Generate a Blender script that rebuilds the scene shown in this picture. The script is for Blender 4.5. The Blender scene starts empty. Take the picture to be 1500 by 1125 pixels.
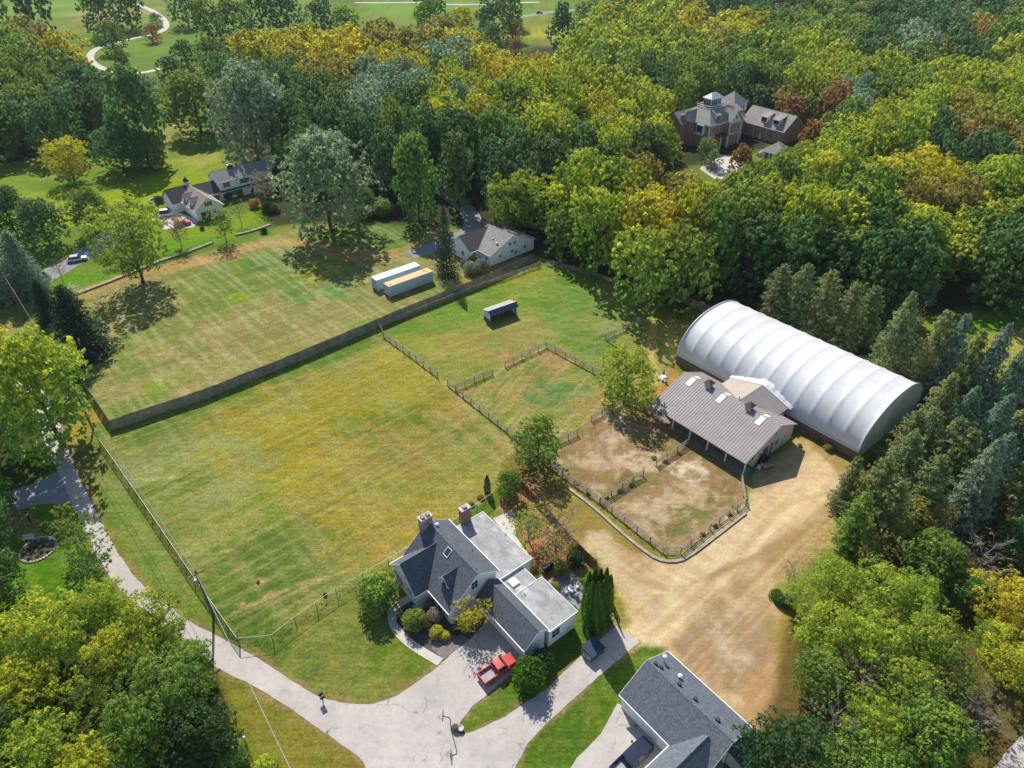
import bpy, bmesh, math, random
import numpy as np
from mathutils import Vector, Matrix, noise as mnoise
random.seed(7)
SC = bpy.context.scene
COL = SC.collection
PI = math.pi
R = math.radians

# ------------------------------------------------------------------ camera model (pixel of the photo -> point of the ground)
FPX, PITCH, CAMH = 1025.0, R(36), 80.0
SP, CP = math.sin(PITCH), math.cos(PITCH)
def gp(u, v, z=0.0):
    d = (u-750)/FPX; e = (562.5-v)/FPX
    t = (CAMH-z)/(SP-e*CP)
    return (d*t, t*(CP+e*SP))
def px(x, y, z=0.0):
    dz = z-CAMH
    dep = y*CP-dz*SP
    return (750+FPX*x/dep, 562.5-FPX*(y*SP+dz*CP)/dep)
def ab(a, b, phi):
    c, s = math.cos(R(phi)), math.sin(R(phi))
    return (a*c+b*s, a*s-b*c)

cam = bpy.data.cameras.new('camera'); co = bpy.data.objects.new('camera', cam); COL.objects.link(co)
co.location = (0, 0, CAMH); co.rotation_euler = (R(54), 0, 0)
cam.sensor_width = 36; cam.lens = FPX/1500*36; cam.clip_start = 1; cam.clip_end = 9000
SC.camera = co

# ------------------------------------------------------------------ light
SUN = Vector((-0.32, 0.96, 1.0)).normalized()
w = bpy.data.worlds.new('World'); SC.world = w; w.use_nodes = True
nt = w.node_tree; nt.nodes.clear()
sky = nt.nodes.new('ShaderNodeTexSky'); sky.sky_type = 'NISHITA'; sky.sun_disc = False
sky.ozone_density = 3.0; sky.dust_density = 0.4; sky.sun_elevation = math.asin(SUN.z); sky.sun_rotation = math.atan2(SUN.x, SUN.y)
bg = nt.nodes.new('ShaderNodeBackground'); bg.inputs[1].default_value = 0.115
wo = nt.nodes.new('ShaderNodeOutputWorld')
nt.links.new(sky.outputs[0], bg.inputs[0]); nt.links.new(bg.outputs[0], wo.inputs[0])
sl = bpy.data.lights.new('sun', 'SUN'); sl.energy = 5.0; sl.angle = R(0.53); sl.color = (1.0, 0.945, 0.86)
so = bpy.data.objects.new('sun', sl); COL.objects.link(so)
so.rotation_euler = (-SUN).to_track_quat('-Z', 'Y').to_euler(); so.location = (-100, 200, 300)
SC.view_settings.view_transform = 'Standard'; SC.view_settings.look = 'None'
SC.view_settings.exposure = 0.24; SC.view_settings.gamma = 1
SC.cycles.max_bounces = 6; SC.cycles.diffuse_bounces = 3; SC.cycles.transparent_max_bounces = 12
SC.cycles.glossy_bounces = 2; SC.cycles.transmission_bounces = 3

# ------------------------------------------------------------------ materials
def srgb(r, g, b):
    f = lambda c: ((c/255+0.055)/1.055)**2.4 if c > 10.3 else c/255/12.92
    return (f(r), f(g), f(b))
MATS = {}
class NT:
    def __init__(s, name):
        s.m = bpy.data.materials.new(name); s.m.use_nodes = True; s.t = s.m.node_tree
        s.t.nodes.clear(); s.out = s.n('ShaderNodeOutputMaterial')
    def n(s, k, **kw):
        x = s.t.nodes.new(k)
        for a, v in kw.items(): setattr(x, a, v)
        return x
    def l(s, a, b): s.t.links.new(a, b)
    def val(s, sock, v): sock.default_value = v
    def noise(s, vec, scale, detail=4, rough=0.6):
        x = s.n('ShaderNodeTexNoise'); s.l(vec, x.inputs['Vector'])
        x.inputs['Scale'].default_value = scale; x.inputs['Detail'].default_value = detail; x.inputs['Roughness'].default_value = rough
        return x.outputs['Fac']
    def rng(s, sock, a, b, c, d):
        x = s.n('ShaderNodeMapRange'); s.l(sock, x.inputs[0])
        for i, v in enumerate((a, b, c, d)): x.inputs[i+1].default_value = v
        return x.outputs[0]
    def mul(s, col, fac):
        x = s.n('ShaderNodeVectorMath', operation='SCALE'); s.l(col, x.inputs[0])
        if isinstance(fac, (int, float)): x.inputs['Scale'].default_value = fac
        else: s.l(fac, x.inputs['Scale'])
        return x.outputs[0]
    def mix(s, fac, a, b):
        x = s.n('ShaderNodeMix', data_type='RGBA')
        for sock, v in ((x.inputs[0], fac), (x.inputs[6], a), (x.inputs[7], b)):
            if isinstance(v, tuple): sock.default_value = (*v, 1) if len(v) == 3 else v
            elif isinstance(v, (int, float)): sock.default_value = v
            else: s.l(v, sock)
        return x.outputs[2]
    def math(s, op, a, b):
        x = s.n('ShaderNodeMath', operation=op)
        for i, v in enumerate((a, b)):
            if isinstance(v, (int, float)): x.inputs[i].default_value = v
            else: s.l(v, x.inputs[i])
        return x.outputs[0]
    def co(s): return s.n('ShaderNodeTexCoord').outputs['Object']
    def mapping(s, vec, sc, rot=(0, 0, 0)):
        x = s.n('ShaderNodeMapping'); s.l(vec, x.inputs[0]); x.inputs['Scale'].default_value = sc; x.inputs['Rotation'].default_value = rot
        return x.outputs[0]
    def bsdf(s, col, rough=0.8, spec=0.3, metal=0.0, bump=None, bstr=0.3, bdist=0.05):
        b = s.n('ShaderNodeBsdfPrincipled')
        if isinstance(col, tuple): b.inputs['Base Color'].default_value = (*col[:3], 1)
        else: s.l(col, b.inputs['Base Color'])
        if isinstance(rough, (int, float)): b.inputs['Roughness'].default_value = rough
        else: s.l(rough, b.inputs['Roughness'])
        b.inputs['Specular IOR Level'].default_value = spec; b.inputs['Metallic'].default_value = metal
        if bump is not None:
            x = s.n('ShaderNodeBump'); s.l(bump, x.inputs['Height']); x.inputs['Strength'].default_value = bstr; x.inputs['Distance'].default_value = bdist
            s.l(x.outputs[0], b.inputs['Normal'])
        s.l(b.outputs[0], s.out.inputs[0]); return b
def M(name, col, rough=0.75, var=0.18, scale=2.0, spec=0.3, metal=0.0, dirt=None, fine=0.10, fscale=18, stretch=(1, 1, 1)):
    if name in MATS: return MATS[name]
    t = NT(name); c = t.mapping(t.co(), stretch)
    a = t.rng(t.noise(c, scale, 5), 0.3, 0.7, 1-var, 1+var)
    f = t.rng(t.noise(c, fscale, 3), 0.3, 0.7, 1-fine, 1+fine)
    k = t.math('MULTIPLY', a, f)
    rgb = t.n('ShaderNodeRGB'); rgb.outputs[0].default_value = (*col, 1)
    cc = t.mul(rgb.outputs[0], k)
    if dirt:
        d = t.rng(t.noise(c, scale*0.45, 6, 0.7), 0.48, 0.66, 0, 0.8); cc = t.mix(d, cc, dirt)
    t.bsdf(cc, rough, spec, metal); MATS[name] = t.m; return t.m

def shingle(name, col, col2):
    t = NT(name); c = t.co()
    v = t.n('ShaderNodeTexVoronoi'); t.l(t.mapping(c, (6, 6, 8)), v.inputs['Vector']); v.inputs['Scale'].default_value = 1.0
    sep = t.n('ShaderNodeSeparateColor'); t.l(v.outputs['Color'], sep.inputs[0])
    k = t.rng(sep.outputs[0], 0, 1, 0.72, 1.3)
    big = t.rng(t.noise(c, 0.35, 3), 0.3, 0.7, 0.2, 0.8)
    base = t.mix(big, col, col2)
    fine = t.rng(t.noise(c, 9, 3, 0.8), 0.3, 0.7, 0.8, 1.2)
    cc = t.mul(t.mul(base, k), fine)
    t.bsdf(cc, 0.85, 0.25, bump=t.noise(c, 12, 3), bstr=0.5, bdist=0.03); MATS[name] = t.m; return t.m

CHAR = shingle('charcoal_shingle', (0.088, 0.10, 0.122), (0.125, 0.135, 0.152))
GARS = shingle('slate_shingle', (0.105, 0.122, 0.145), (0.145, 0.16, 0.178))
BROWNS = shingle('weathered_brown_shingle', (0.25, 0.205, 0.165), (0.36, 0.30, 0.24))
GREYS = shingle('weathered_grey_shingle', (0.20, 0.19, 0.19), (0.31, 0.295, 0.28))
DARKS = shingle('dark_brown_shingle', (0.07, 0.06, 0.06), (0.11, 0.095, 0.09))
TANS = shingle('tan_shingle', (0.27, 0.248, 0.222), (0.35, 0.322, 0.285))
WHITE = M('white_siding', (0.90, 0.905, 0.91), 0.6, 0.05, 1.0, fine=0.04)
TRIM = M('white_trim', (0.82, 0.82, 0.81), 0.5, 0.04, 2)
CREAM = M('cream_paint', (0.72, 0.68, 0.58), 0.6, 0.06, 1)
FLAT = M('flat_roof_membrane', (0.33, 0.325, 0.32), 0.85, 0.25, 1.1, dirt=(0.56, 0.55, 0.54), fine=0.16, fscale=5, stretch=(1, 0.6, 1))
BRICK = M('red_brick', (0.34, 0.175, 0.13), 0.85, 0.22, 3, fine=0.25, fscale=9)
BRICKM = M('mansion_brick', (0.43, 0.245, 0.19), 0.85, 0.18, 1.5, fine=0.2, fscale=6)
BRICKP = M('pale_brick', (0.40, 0.33, 0.29), 0.85, 0.3, 3, dirt=(0.20, 0.10, 0.07), fine=0.2)
CONC = M('concrete', (0.55, 0.53, 0.49), 0.85, 0.15, 1.2, dirt=(0.35, 0.33, 0.29))
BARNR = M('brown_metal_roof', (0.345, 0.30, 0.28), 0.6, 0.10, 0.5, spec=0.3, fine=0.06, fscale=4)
BARNR_SUNLIT = M('sunlit_brown_metal_roof', (0.41, 0.34, 0.27), 0.55, 0.10, 0.5, spec=0.4, fine=0.06, fscale=4)  # brown roof metal in a lighter tan, sunlight put into the colour
BARNW = M('barn_siding', (0.62, 0.59, 0.53), 0.7, 0.12, 0.8, dirt=(0.42, 0.37, 0.30), fine=0.08)
FABRIC = M('white_arena_fabric', (0.68, 0.68, 0.68), 0.45, 0.05, 0.3, dirt=(0.56, 0.555, 0.54), fine=0.03, fscale=1.2, spec=0.5)
KNEE = M('brown_knee_wall', (0.17, 0.125, 0.095), 0.8, 0.15, 1, fine=0.15)
GLASS = M('window_glass', (0.03, 0.045, 0.06), 0.08, 0.1, 1, spec=0.6)
BLACK = M('black_paint', (0.02, 0.02, 0.023), 0.5, 0.1, 2)
GREENB = M('dark_green_blind', (0.025, 0.07, 0.06), 0.6)
SKYL = M('translucent_panel', (0.86, 0.86, 0.84), 0.4, 0.04, 1)
WOODG = M('weathered_fence_wood', (0.25, 0.23, 0.215), 0.9, 0.28, 0.9, fine=0.35, fscale=9, dirt=(0.13, 0.11, 0.09))
RAILW = M('rail_fence_wood', (0.36, 0.315, 0.265), 0.9, 0.25, 1.2, fine=0.25, dirt=(0.19, 0.155, 0.125))
BROWNW = M('brown_fence_wood', (0.15, 0.10, 0.065), 0.9, 0.25, 1.2, fine=0.3)
POLEW = M('pole_wood', (0.16, 0.125, 0.10), 0.9, 0.25, 2)
POLEP = M('pale_pole', (0.42, 0.41, 0.40), 0.8, 0.15, 2)
METAL = M('grey_metal', (0.40, 0.41, 0.42), 0.4, 0.1, 2, metal=0.6)
DMETAL = M('dark_metal', (0.055, 0.05, 0.055), 0.5, 0.1, 2)
BARK = M('bark', (0.105, 0.085, 0.068), 0.95, 0.3, 2, fine=0.3, fscale=10)
BARKG = M('grey_bark', (0.24, 0.22, 0.20), 0.95, 0.3, 2, fine=0.3, fscale=10)
CONTA = M('blue_grey_container_paint', (0.50, 0.62, 0.63), 0.5, 0.08, 0.8, dirt=(0.42, 0.50, 0.50))
CONTW = M('pale_blue_container_roof', (0.74, 0.82, 0.86), 0.5, 0.06, 0.8)
CONTO = M('rusty_tan_container_roof', (0.70, 0.47, 0.24), 0.7, 0.12, 0.8, dirt=(0.62, 0.40, 0.20))
RED = M('red_car_paint', (0.60, 0.05, 0.045), 0.25, 0.03, 2, spec=0.6, fine=0.02)
NAVY = M('navy_car_paint', (0.018, 0.025, 0.055), 0.25, 0.03, 2, spec=0.6, fine=0.02)
SILVER = M('silver_car_paint', (0.62, 0.65, 0.68), 0.25, 0.03, 2, spec=0.6, metal=0.3)
TYRE = M('tyre_rubber', (0.018, 0.018, 0.018), 0.85)
LAMPR = M('red_lens', (0.35, 0.02, 0.015), 0.25)
LAMPW = M('clear_lens', (0.75, 0.75, 0.72), 0.2)
BEDL = M('grey_bed_liner', (0.34, 0.35, 0.36), 0.7)
TEAL = M('dark_teal_bin_paint', (0.02, 0.075, 0.08), 0.5, 0.2, 1.5)
NAVYT = M('dark_blue_tarp', (0.025, 0.05, 0.085), 0.6, 0.2, 1.5)
REDF = M('red_cloth', (0.45, 0.03, 0.07), 0.8)
PINKF = M('red_and_white_cloth', (0.72, 0.32, 0.32), 0.8, 0.5, 3)
TANW = M('tan_wood', (0.50, 0.36, 0.21), 0.85, 0.15, 2)
STONE = M('pale_stone', (0.36, 0.31, 0.24), 0.9, 0.25, 1.5, fine=0.25)
SHEDW = M('pale_blue_shed_siding', (0.62, 0.70, 0.78), 0.7, 0.08, 1)
SHEDB = M('dark_kick_boards', (0.10, 0.12, 0.15), 0.8, 0.2, 2)
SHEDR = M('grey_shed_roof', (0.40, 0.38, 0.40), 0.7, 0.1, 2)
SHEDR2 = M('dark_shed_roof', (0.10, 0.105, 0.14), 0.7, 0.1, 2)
LGREY = M('white_plastic', (0.72, 0.74, 0.76), 0.5)
MULCH = M('dark_mulch', (0.10, 0.075, 0.07), 0.95, 0.3, 1.5, fine=0.4)

# ------------------------------------------------------------------ mesh builder
def tagp(o, label=None, cat=None, group=None, kind=None):
    if label: o['label'] = label
    if cat: o['category'] = cat
    if group: o['group'] = group
    if kind: o['kind'] = kind
    return o
class MB:
    def __init__(s): s.v = []; s.f = []
    def add(s, vs, fs):
        b = len(s.v); s.v += [tuple(p) for p in vs]; s.f += [tuple(i+b for i in f) for f in fs]; return s
    def box(s, x0, x1, y0, y1, z0, z1):
        return s.add([(x0, y0, z0), (x1, y0, z0), (x1, y1, z0), (x0, y1, z0), (x0, y0, z1), (x1, y0, z1), (x1, y1, z1), (x0, y1, z1)],
            [(3, 2, 1, 0), (4, 5, 6, 7), (0, 1, 5, 4), (1, 2, 6, 5), (2, 3, 7, 6), (3, 0, 4, 7)])
    def cb(s, x, y, z, dx, dy, dz): return s.box(x-dx/2, x+dx/2, y-dy/2, y+dy/2, z-dz/2, z+dz/2)
    def prism(s, poly, axis, c0, c1):
        # poly in the plane normal to axis ('x': (y,z), 'y': (x,z), 'z': (x,y))
        n = len(poly)
        def P(p, c): return (c, p[0], p[1]) if axis == 'x' else ((p[0], c, p[1]) if axis == 'y' else (p[0], p[1], c))
        vs = [P(p, c0) for p in poly]+[P(p, c1) for p in poly]
        return s.add(vs, [tuple(range(n))[::-1], tuple(range(n, 2*n))]+[(i, (i+1) % n, n+(i+1) % n, n+i) for i in range(n)])
    def slab(s, q, t):
        # q: planar polygon (top face), thickened straight down
        n = len(q); vs = [tuple(p) for p in q]+[(p[0], p[1], p[2]-t) for p in q]
        return s.add(vs, [tuple(range(n)), tuple(range(n, 2*n))[::-1]]+[(i, n+i, n+(i+1) % n, (i+1) % n) for i in range(n)])
    def tube(s, p, q, r0, r1=None, n=8, cap=True):
        r1 = r0 if r1 is None else r1
        p = Vector(p); q = Vector(q); d = (q-p).normalized()
        a = d.orthogonal().normalized(); b = d.cross(a)
        vs = []
        for c, r in ((p, r0), (q, r1)):
            for i in range(n):
                t = 2*PI*i/n; vs.append(c+a*math.cos(t)*r+b*math.sin(t)*r)
        fs = [(i, (i+1) % n, n+(i+1) % n, n+i) for i in range(n)]
        if cap: fs += [tuple(range(n))[::-1], tuple(range(n, 2*n))]
        return s.add(vs, fs)
    def path(s, pts, r0, r1=None, n=6):
        r1 = r0 if r1 is None else r1; k = len(pts)-1
        for i in range(k): s.tube(pts[i], pts[i+1], r0+(r1-r0)*i/k, r0+(r1-r0)*(i+1)/k, n)
        return s
    def lathe(s, prof, n=14, c=(0, 0)):
        vs = []; m = len(prof)
        for r, z in prof:
            for i in range(n): vs.append((c[0]+r*math.cos(2*PI*i/n), c[1]+r*math.sin(2*PI*i/n), z))
        fs = [(j*n+i, j*n+(i+1) % n, (j+1)*n+(i+1) % n, (j+1)*n+i) for j in range(m-1) for i in range(n)]
        fs += [tuple(range(n))[::-1], tuple(range((m-1)*n, m*n))]
        return s.add(vs, fs)
    def build(s, name, mat, parent=None, smooth=False, bevel=0, label=None):
        me = bpy.data.meshes.new(name); me.from_pydata(s.v, [], s.f)
        bm = bmesh.new(); bm.from_mesh(me); bmesh.ops.recalc_face_normals(bm, faces=bm.faces)
        if bevel: bmesh.ops.bevel(bm, geom=list(bm.edges), offset=bevel, segments=1, affect='EDGES', profile=0.6)
        bm.to_mesh(me); bm.free()
        if smooth:
            for p in me.polygons: p.use_smooth = True
        me.materials.append(mat)
        o = bpy.data.objects.new(name, me); COL.objects.link(o)
        if parent: o.parent = parent
        if label: o['label'] = label
        return o
def thing(name, label, cat, loc=(0, 0, 0), rz=0, group=None):
    o = bpy.data.objects.new(name, None); COL.objects.link(o); o.empty_display_size = 0.3
    o.location = loc if len(loc) == 3 else (*loc, 0); o.rotation_euler = (0, 0, R(rz))
    return tagp(o, label, cat, group)
def dup(root, loc=None, rz=None, label=None, group=None):
    r = root.copy(); COL.objects.link(r)
    if loc: r.location = loc if len(loc) == 3 else (*loc, 0)
    if rz is not None: r.rotation_euler = (0, 0, R(rz))
    if label: r['label'] = label
    if group: r['group'] = group
    for ch in list(root.children):
        c = ch.copy(); COL.objects.link(c); c.parent = r
        for gch in ch.children:
            d = gch.copy(); COL.objects.link(d); d.parent = c
    return r
def gable(mw, mr, axis, r0, r1, e0, e1, rc, ze0, ze1, zr, t=0.16, ih=0.3, ie=0.35, z0=-0.3):
    # ridge along axis from r0 to r1 at the cross coordinate rc; eaves at e0 (z ze0) and e1 (z ze1)
    def P(r, e, z): return (r, e, z) if axis == 'x' else (e, r, z)
    s0 = (zr-ze0)/(rc-e0); s1 = (zr-ze1)/(e1-rc)
    if mr is not None:
        mr.slab([P(r0, e0, ze0), P(r1, e0, ze0), P(r1, rc, zr), P(r0, rc, zr)], t)
        mr.slab([P(r0, rc, zr), P(r1, rc, zr), P(r1, e1, ze1), P(r0, e1, ze1)], t)
        a, b = r0-0.01, r1+0.01
        pts = [P(a, rc-0.12, zr-0.12*s0+0.03), P(b, rc-0.12, zr-0.12*s0+0.03), P(b, rc, zr+0.035), P(a, rc, zr+0.035)]
        mr.slab(pts, 0.05)
        pts = [P(a, rc, zr+0.035), P(b, rc, zr+0.035), P(b, rc+0.12, zr-0.12*s1+0.03), P(a, rc+0.12, zr-0.12*s1+0.03)]
        mr.slab(pts, 0.05)
    if mw is not None:
        d = t*0.6
        poly = [(e0+ie, z0), (e1-ie, z0), (e1-ie, ze1+ie*s1-d), (rc, zr-d), (e0+ie, ze0+ie*s0-d)]
        mw.prism(poly, axis, r0+ih, r1-ih)
def fascia(mb, axis, r0, r1, e0, e1, rc, ze0, ze1, zr, w=0.2, both=True, th=0.05):
    # white rake boards at the gable ends and gutters along the eaves
    def P(r, e, z): return (r, e, z) if axis == 'x' else (e, r, z)
    for r, sgn in ((r0, -1), (r1, 1)):
        for (ea, za, eb, zb) in ((e0, ze0, rc, zr), (rc, zr, e1, ze1)):
            q = [P(r, ea, za-0.02), P(r, eb, zb-0.02), P(r+sgn*th, eb, zb-0.02), P(r+sgn*th, ea, za-0.02)]
            mb.slab(q, w)
    for e, z, sgn in ((e0, ze0, -1), (e1, ze1, 1)):
        q = [P(r0, e, z-0.015), P(r1, e, z-0.015), P(r1, e+sgn*0.11, z-0.015), P(r0, e+sgn*0.11, z-0.015)]
        mb.slab(q, 0.13)
def window(parent, c, n, wd, h, frame=TRIM, shutters=None, bars=(1, 1), pane=GLASS, name='window'):
    # c: centre on the wall plane, n: outward axis (+x,-x,+y,-y)
    ax = n[1]; sg = 1 if n[0] == '+' else -1
    def bx(mb, u0, u1, z0, z1, d0, d1):
        d0, d1 = sorted((d0*sg, d1*sg))
        if ax == 'x': mb.box(c[0]+d0, c[0]+d1, c[1]+u0, c[1]+u1, c[2]+z0, c[2]+z1)
        else: mb.box(c[0]+u0, c[0]+u1, c[1]+d0, c[1]+d1, c[2]+z0, c[2]+z1)
    f = MB(); t = 0.09
    bx(f, -wd/2-t, wd/2+t, h/2, h/2+t, 0, 0.07); bx(f, -wd/2-t, wd/2+t, -h/2-t, -h/2, 0, 0.10)
    bx(f, -wd/2-t, -wd/2, -h/2, h/2, 0, 0.07); bx(f, wd/2, wd/2+t, -h/2, h/2, 0, 0.07)
    for i in range(1, bars[0]+1):
        u = -wd/2+wd*i/(bars[0]+1); bx(f, u-0.025, u+0.025, -h/2, h/2, 0.025, 0.05)
    for i in range(1, bars[1]+1):
        z = -h/2+h*i/(bars[1]+1); bx(f, -wd/2, wd/2, z-0.025, z+0.025, 0.022, 0.048)
    o = f.build(name, frame, parent)
    p = MB(); bx(p, -wd/2, wd/2, -h/2, h/2, -0.05, 0.018); p.build('pane', pane, o)
    if shutters:
        for sd in (-1, 1):
            m = MB(); u = sd*(wd/2+t+0.22); bx(m, u-0.2, u+0.2, -h/2-0.05, h/2+0.05, 0.0, 0.045); m.build('shutter', shutters, o)
    return o
def panel(parent, c, n, wd, h, mat, name='door', d=0.05, ribs=3, handle=True):
    ax = n[1]; sg = 1 if n[0] == '+' else -1
    def bx(mb, u0, u1, z0, z1, d0, d1):
        d0, d1 = sorted((d0*sg, d1*sg))
        if ax == 'x': mb.box(c[0]+d0, c[0]+d1, c[1]+u0, c[1]+u1, c[2]+z0, c[2]+z1)
        else: mb.box(c[0]+u0, c[0]+u1, c[1]+d0, c[1]+d1, c[2]+z0, c[2]+z1)
    m = MB(); bx(m, -wd/2, wd/2, -h/2, h/2, -0.05, d)
    for i in range(1, ribs+1):
        z = -h/2+h*i/(ribs+1); bx(m, -wd/2+0.05, wd/2-0.05, z-0.02, z+0.02, d*0.9, d+0.015)
    o = m.build(name, mat, parent)
    if handle:
        k = MB(); bx(k, wd*0.32, wd*0.32+0.12, -0.12, -0.06, d, d+0.06); k.build('handle', DMETAL, o)
    return o

# ------------------------------------------------------------------ numpy helpers
def np_mesh(name, v, quads, mat, attrs=None, smooth=False):
    me = bpy.data.meshes.new(name); nv, nf = len(v), len(quads); k = quads.shape[1]
    me.vertices.add(nv); me.vertices.foreach_set('co', np.asarray(v, np.float32).ravel())
    me.loops.add(nf*k); me.loops.foreach_set('vertex_index', np.asarray(quads, np.int32).ravel())
    me.polygons.add(nf); me.polygons.foreach_set('loop_start', np.arange(0, nf*k, k, dtype=np.int32))
    if smooth: me.polygons.foreach_set('use_smooth', np.ones(nf, bool))
    for nm, (typ, dom, arr) in (attrs or {}).items():
        at = me.attributes.new(nm, typ, dom)
        at.data.foreach_set('color' if 'COLOR' in typ else 'value', np.asarray(arr, np.float32).ravel())
    me.update(calc_edges=True); me.materials.append(mat); return me
def vnoise(x, y, seed=0):
    xi = np.floor(x).astype(np.int64); yi = np.floor(y).astype(np.int64); xf = x-xi; yf = y-yi
    def h(a, b):
        n = (a*374761393+b*668265263+seed*974711) & 0x7fffffff
        n = ((n ^ (n >> 13))*1274126177) & 0x7fffffff
        return ((n ^ (n >> 16)) & 0xffff)/65535.0
    u = xf*xf*(3-2*xf); v = yf*yf*(3-2*yf)
    return (h(xi, yi)*(1-u)+h(xi+1, yi)*u)*(1-v)+(h(xi, yi+1)*(1-u)+h(xi+1, yi+1)*u)*v
def fbm(x, y, scale, oct=4, seed=0):
    s = 0; a = 0.5; tot = 0
    for o in range(oct):
        s = s+a*vnoise(x/scale*2**o+17.3*o, y/scale*2**o+9.1*o, seed+o); tot += a; a *= 0.55
    return s/tot
def sdist(X, Y, poly):
    # signed distance, positive inside
    P = np.array(poly); n = len(P); d = np.full(X.shape, 1e9); ins = np.zeros(X.shape, bool)
    for i in range(n):
        a = P[i]; b = P[(i+1) % n]; e = b-a; L = max(e@e, 1e-9)
        t = np.clip(((X-a[0])*e[0]+(Y-a[1])*e[1])/L, 0, 1)
        d = np.minimum(d, (X-a[0]-t*e[0])**2+(Y-a[1]-t*e[1])**2)
        c = ((a[1] > Y) != (b[1] > Y))
        with np.errstate(divide='ignore', invalid='ignore'):
            xx = (b[0]-a[0])*(Y-a[1])/((b[1]-a[1]) if abs(b[1]-a[1]) > 1e-9 else 1e-9)+a[0]
        ins ^= c & (X < xx)
    return np.where(ins, 1, -1)*np.sqrt(d)
def ldist(X, Y, pts):
    d = np.full(X.shape, 1e9); P = np.array(pts)
    for i in range(len(P)-1):
        a = P[i]; b = P[i+1]; e = b-a; t = np.clip(((X-a[0])*e[0]+(Y-a[1])*e[1])/max(e@e, 1e-9), 0, 1)
        d = np.minimum(d, (X-a[0]-t*e[0])**2+(Y-a[1]-t*e[1])**2)
    return np.sqrt(d)
def sm(x): x = np.clip(x, 0, 1); return x*x*(3-2*x)
def G(pts, z=0): return [gp(u, v, z) for u, v in pts]
def inside(x, y, poly):
    c = False; n = len(poly)
    for i in range(n):
        a = poly[i]; b = poly[(i+1) % n]
        if (a[1] > y) != (b[1] > y) and x < (b[0]-a[0])*(y-a[1])/(b[1]-a[1])+a[0]: c = not c
    return c
def smooth(P, it=2):
    for _ in range(it):
        Q = [P[0]]
        for a, b in zip(P[:-1], P[1:]): Q += [(a[0]*.75+b[0]*.25, a[1]*.75+b[1]*.25), (a[0]*.25+b[0]*.75, a[1]*.25+b[1]*.75)]
        P = Q+[P[-1]]
    return P
# ================================================================== GROUND
def grade(lo, hi, step, far_lo, far_hi, k=1.12):
    a = list(np.arange(lo, hi+1e-6, step)); s = step; x = hi
    while x < far_hi: s *= k; x += s; a.append(x)
    s = step; x = lo
    while x > far_lo: s *= k; x -= s; a.insert(0, x)
    return np.array(a)
gx = grade(-95, 118, 0.45, -3000, 3000, 1.07); gy = grade(22, 185, 0.45, -600, 5200, 1.05)
GX, GY = np.meshgrid(gx, gy)
C = np.zeros(GX.shape+(3,))
n1 = fbm(GX, GY, 26, 4, 3)[..., None]; n2 = fbm(GX, GY, 7, 4, 11)[..., None]
gA = np.array(srgb(112, 134, 52)); gB = np.array(srgb(146, 146, 66)); gC = np.array(srgb(88, 116, 44))
C[:] = gA*(1-sm((n1-0.45)/0.25))+gB*sm((n1-0.45)/0.25)
C = C*(1-0.6*sm((n2-0.5)/0.2))+gC*0.6*sm((n2-0.5)/0.2)
def win(P, mg):
    P = np.array(P); i0, i1 = np.searchsorted(gx, [P[:, 0].min()-mg, P[:, 0].max()+mg]); j0, j1 = np.searchsorted(gy, [P[:, 1].min()-mg, P[:, 1].max()+mg])
    return slice(j0, j1), slice(i0, i1)
def paint(pp, col, soft=1.5, amt=1.0, wob=1.0, ws=5, seed=1, noise=None, line=None, P=None):
    P = P or G(pp); sl_ = win(P, soft+wob+(line or 0)+2); X, Y = GX[sl_], GY[sl_]
    if X.size == 0: return
    d = sdist(X, Y, P) if line is None else line-ldist(X, Y, P)
    d = d+(fbm(X, Y, ws, 4, seed)-0.5)*2.2*wob
    w = sm(d/soft+0.5)*amt
    if noise: sc, th, wd = noise; w = w*sm((0.65*fbm(X, Y, sc, 5, seed+5)+0.35*fbm(X, Y, max(0.8, sc*0.22), 3, seed+9)-th)/wd+0.5)
    col = np.array(srgb(*col)); C[sl_] = C[sl_]*(1-w[..., None])+col*w[..., None]
def streak(pp, ang, wid, amp, seed=1, length=14, col=None):
    P = G(pp); sl_ = win(P, 2); X, Y = GX[sl_], GY[sl_]
    d = sm(sdist(X, Y, P)/2+0.5); c, s = math.cos(R(ang)), math.sin(R(ang))
    al = X*c+Y*s; ac = -X*s+Y*c
    f = fbm(al/length*wid+fbm(X, Y, 12, 2, 4)*0.5, ac, wid, 3, seed)
    if col is None: C[sl_] *= (1+(f-0.5)*2*amp*d)[..., None]
    else:
        w = (sm((f-0.52)/0.16)*amp*d)[..., None]; C[sl_] = C[sl_]*(1-w)+np.array(srgb(*col))*w
def blob(u, v, r, col, amt=0.9, soft=1.5, wob=1.0, seed=1, sx=1.0, noise=None):
    x, y = gp(u, v); rr = r*1.1; wob = max(wob, r*0.55); noise = noise or (max(0.9, r*0.45), 0.44, 0.26)
    pts = [px(x+rr*sx*math.cos(t*PI/8), y+rr*math.sin(t*PI/8)) for t in range(16)]
    paint(pts, col, soft, amt, wob, 3, seed, noise)

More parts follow.
